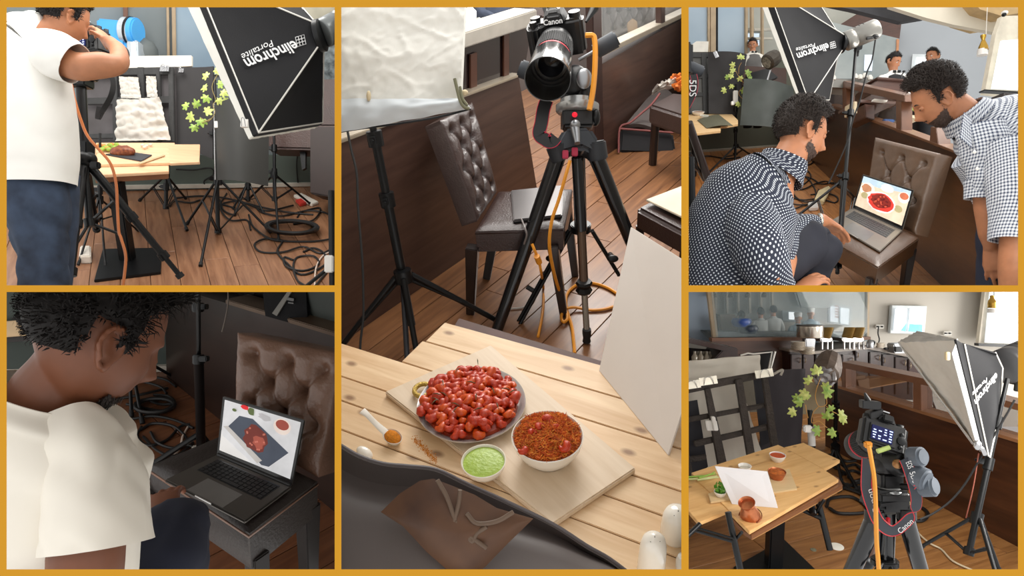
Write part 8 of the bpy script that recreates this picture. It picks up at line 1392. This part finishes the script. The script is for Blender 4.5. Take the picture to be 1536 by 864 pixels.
    m=MB(); m.grid(bil(P(1434,509,3.29),P(1478,684,3.29),bc_,tc,2,12),.01); part(t,'front_lip',m,SBK)
    m=MB(); G=np.array([[seg(seg(P(1446,516,3.33),P(1482,684,3.33),v),[P(1492,528,3.55),P(1503,552,3.55),P(1499,612,3.5),P(1484,686,3.36)][0]*max(0,1-3*v)+P(1503,552,3.55)*(3*v if v<1/3 else max(0,2-3*v))+P(1499,612,3.5)*(max(0,3*v-1) if v<2/3 else max(0,3-3*v))+P(1484,686,3.36)*max(0,3*v-2),u)+cF*-.0+(-cF)*.03*math.sin(3.1*u)*math.sin(3.1*v) for u in np.linspace(0,1,16)] for v in np.linspace(0,1,25)]); m.grid(G,.004); part(t,'side_panel',m,SBK)
    m=MB(); m.tube(list(G[:,0]-cF*.004),.004,6); m.tube(list(G[:,-1]-cF*.004),.004,6); m.tube(spl([P(1375,497,3.84),P(1405,503,3.6),P(1436,509,3.3)],4),.004,6); part(t,'piping',m,PIPE)
    m=MB(); m.grid(bil(P(1446,515,3.34),P(1495,530,3.5),P(1498,545,3.9),P(1400,505,3.9),8,8),.004); part(t,'side_panel',m,SBK)
    pl=plane3(P(1446,516,3.33),P(1482,684,3.33),P(1503,552,3.55)).off(.045)
    txt(pl,t,'elinchrom',(1494,558),(1461,600),.036,(7,6),LT_(),.02); txt(pl,t,'Portalite',(1480,566),(1458,589),.02,(6,6),LT_(),0,.3)
    m=MB(); m.tube(spl([P(x,y,3.22) for x,y in((1464,664),(1467,670),(1473,674),(1477,682))],4),.012,8); m.ell(P(1466,668,3.22),(cR,cF,cU),(.02,.015,.025),12,8); part(t,'corner_clip',m,CHR); m=MB(); m.box(P(1421,534,3.26),(cR,cF,cU),(.02,.02,.04)); part(t,'tape',m,pm('tape_beige',(214,196,160),.8),.003)
    flash_head('dark studio flash head behind the softbox at the right edge, lower-right picture',rc,ra,.095,.4,pm('head_charcoal',(76,76,78),.35,.4,.1),B)
    light_stand('black light stand holding the softbox at the right edge, lower-right picture',P(1511,568,3.5),P(1453,830,3.3),[P(1380,821,3.55),P(1497,872,3.05),P(1500,858,3.3)],B,r=.015,knobs=(.26,.5),legtop=P(1465,778,3.35),brace=.5)
def LT_(): return pm('print_white',(225,225,225),.6)
def frame():
    CUR[0]=0; D=.6; mu=pm('mustard_paint',(196,140,32),.8,0,.01,spec=.2)
    xs=[-70,10,502,512,1022,1033,1527,1606]; 
    def bar(n,x0,y0,x1,y1,t=.012):
        m=MB(); q=((x0,y0),(x1,y0),(x1,y1),(x0,y1)); m.add([P(x,y,D) for x,y in q]+[P(x,y,D+t) for x,y in q],[(0,1,2,3),(7,6,5,4)]+[((i+1)%4,i,4+i,4+(i+1)%4) for i in range(4)]); struct('trim_%d'%n,m,mu)
    for n,b in enumerate(((-70,-70,1606,11),(-70,854,1606,934),(-70,11,10,854),(1527,11,1606,854),(502,11,512,854),(1022,11,1033,854),(10,428,502,438),(1033,428,1527,438))): bar(11+n,*b)
    pt=pm('partition_white',(176,172,166),.9,0,.03)
    def sheet(n,p0,p1,far):
        m=MB(); a,b=P(*p0,D+.012),P(*p1,D+.012); c,d=P(*p1,far),P(*p0,far); nn=unit(np.cross(b-a,d-a))*.0008; m.prism([a-nn,b-nn,c-nn,d-nn],nn*2); struct(n,m,pt)
    sheet('added_divider_left',(507,0),(507,864),12); sheet('added_divider_right',(1027.5,0),(1027.5,864),14)  # unseen sheets added to part the booths and keep their light separate
    sheet('added_divider_mid_left',(-90,433),(507,433),9); sheet('added_divider_mid_right',(1027.5,433),(1620,433),12)
RUN=[picture1,picture2,picture3,picture4,picture5]
for fn in RUN: fn()
frame()
clip_all()
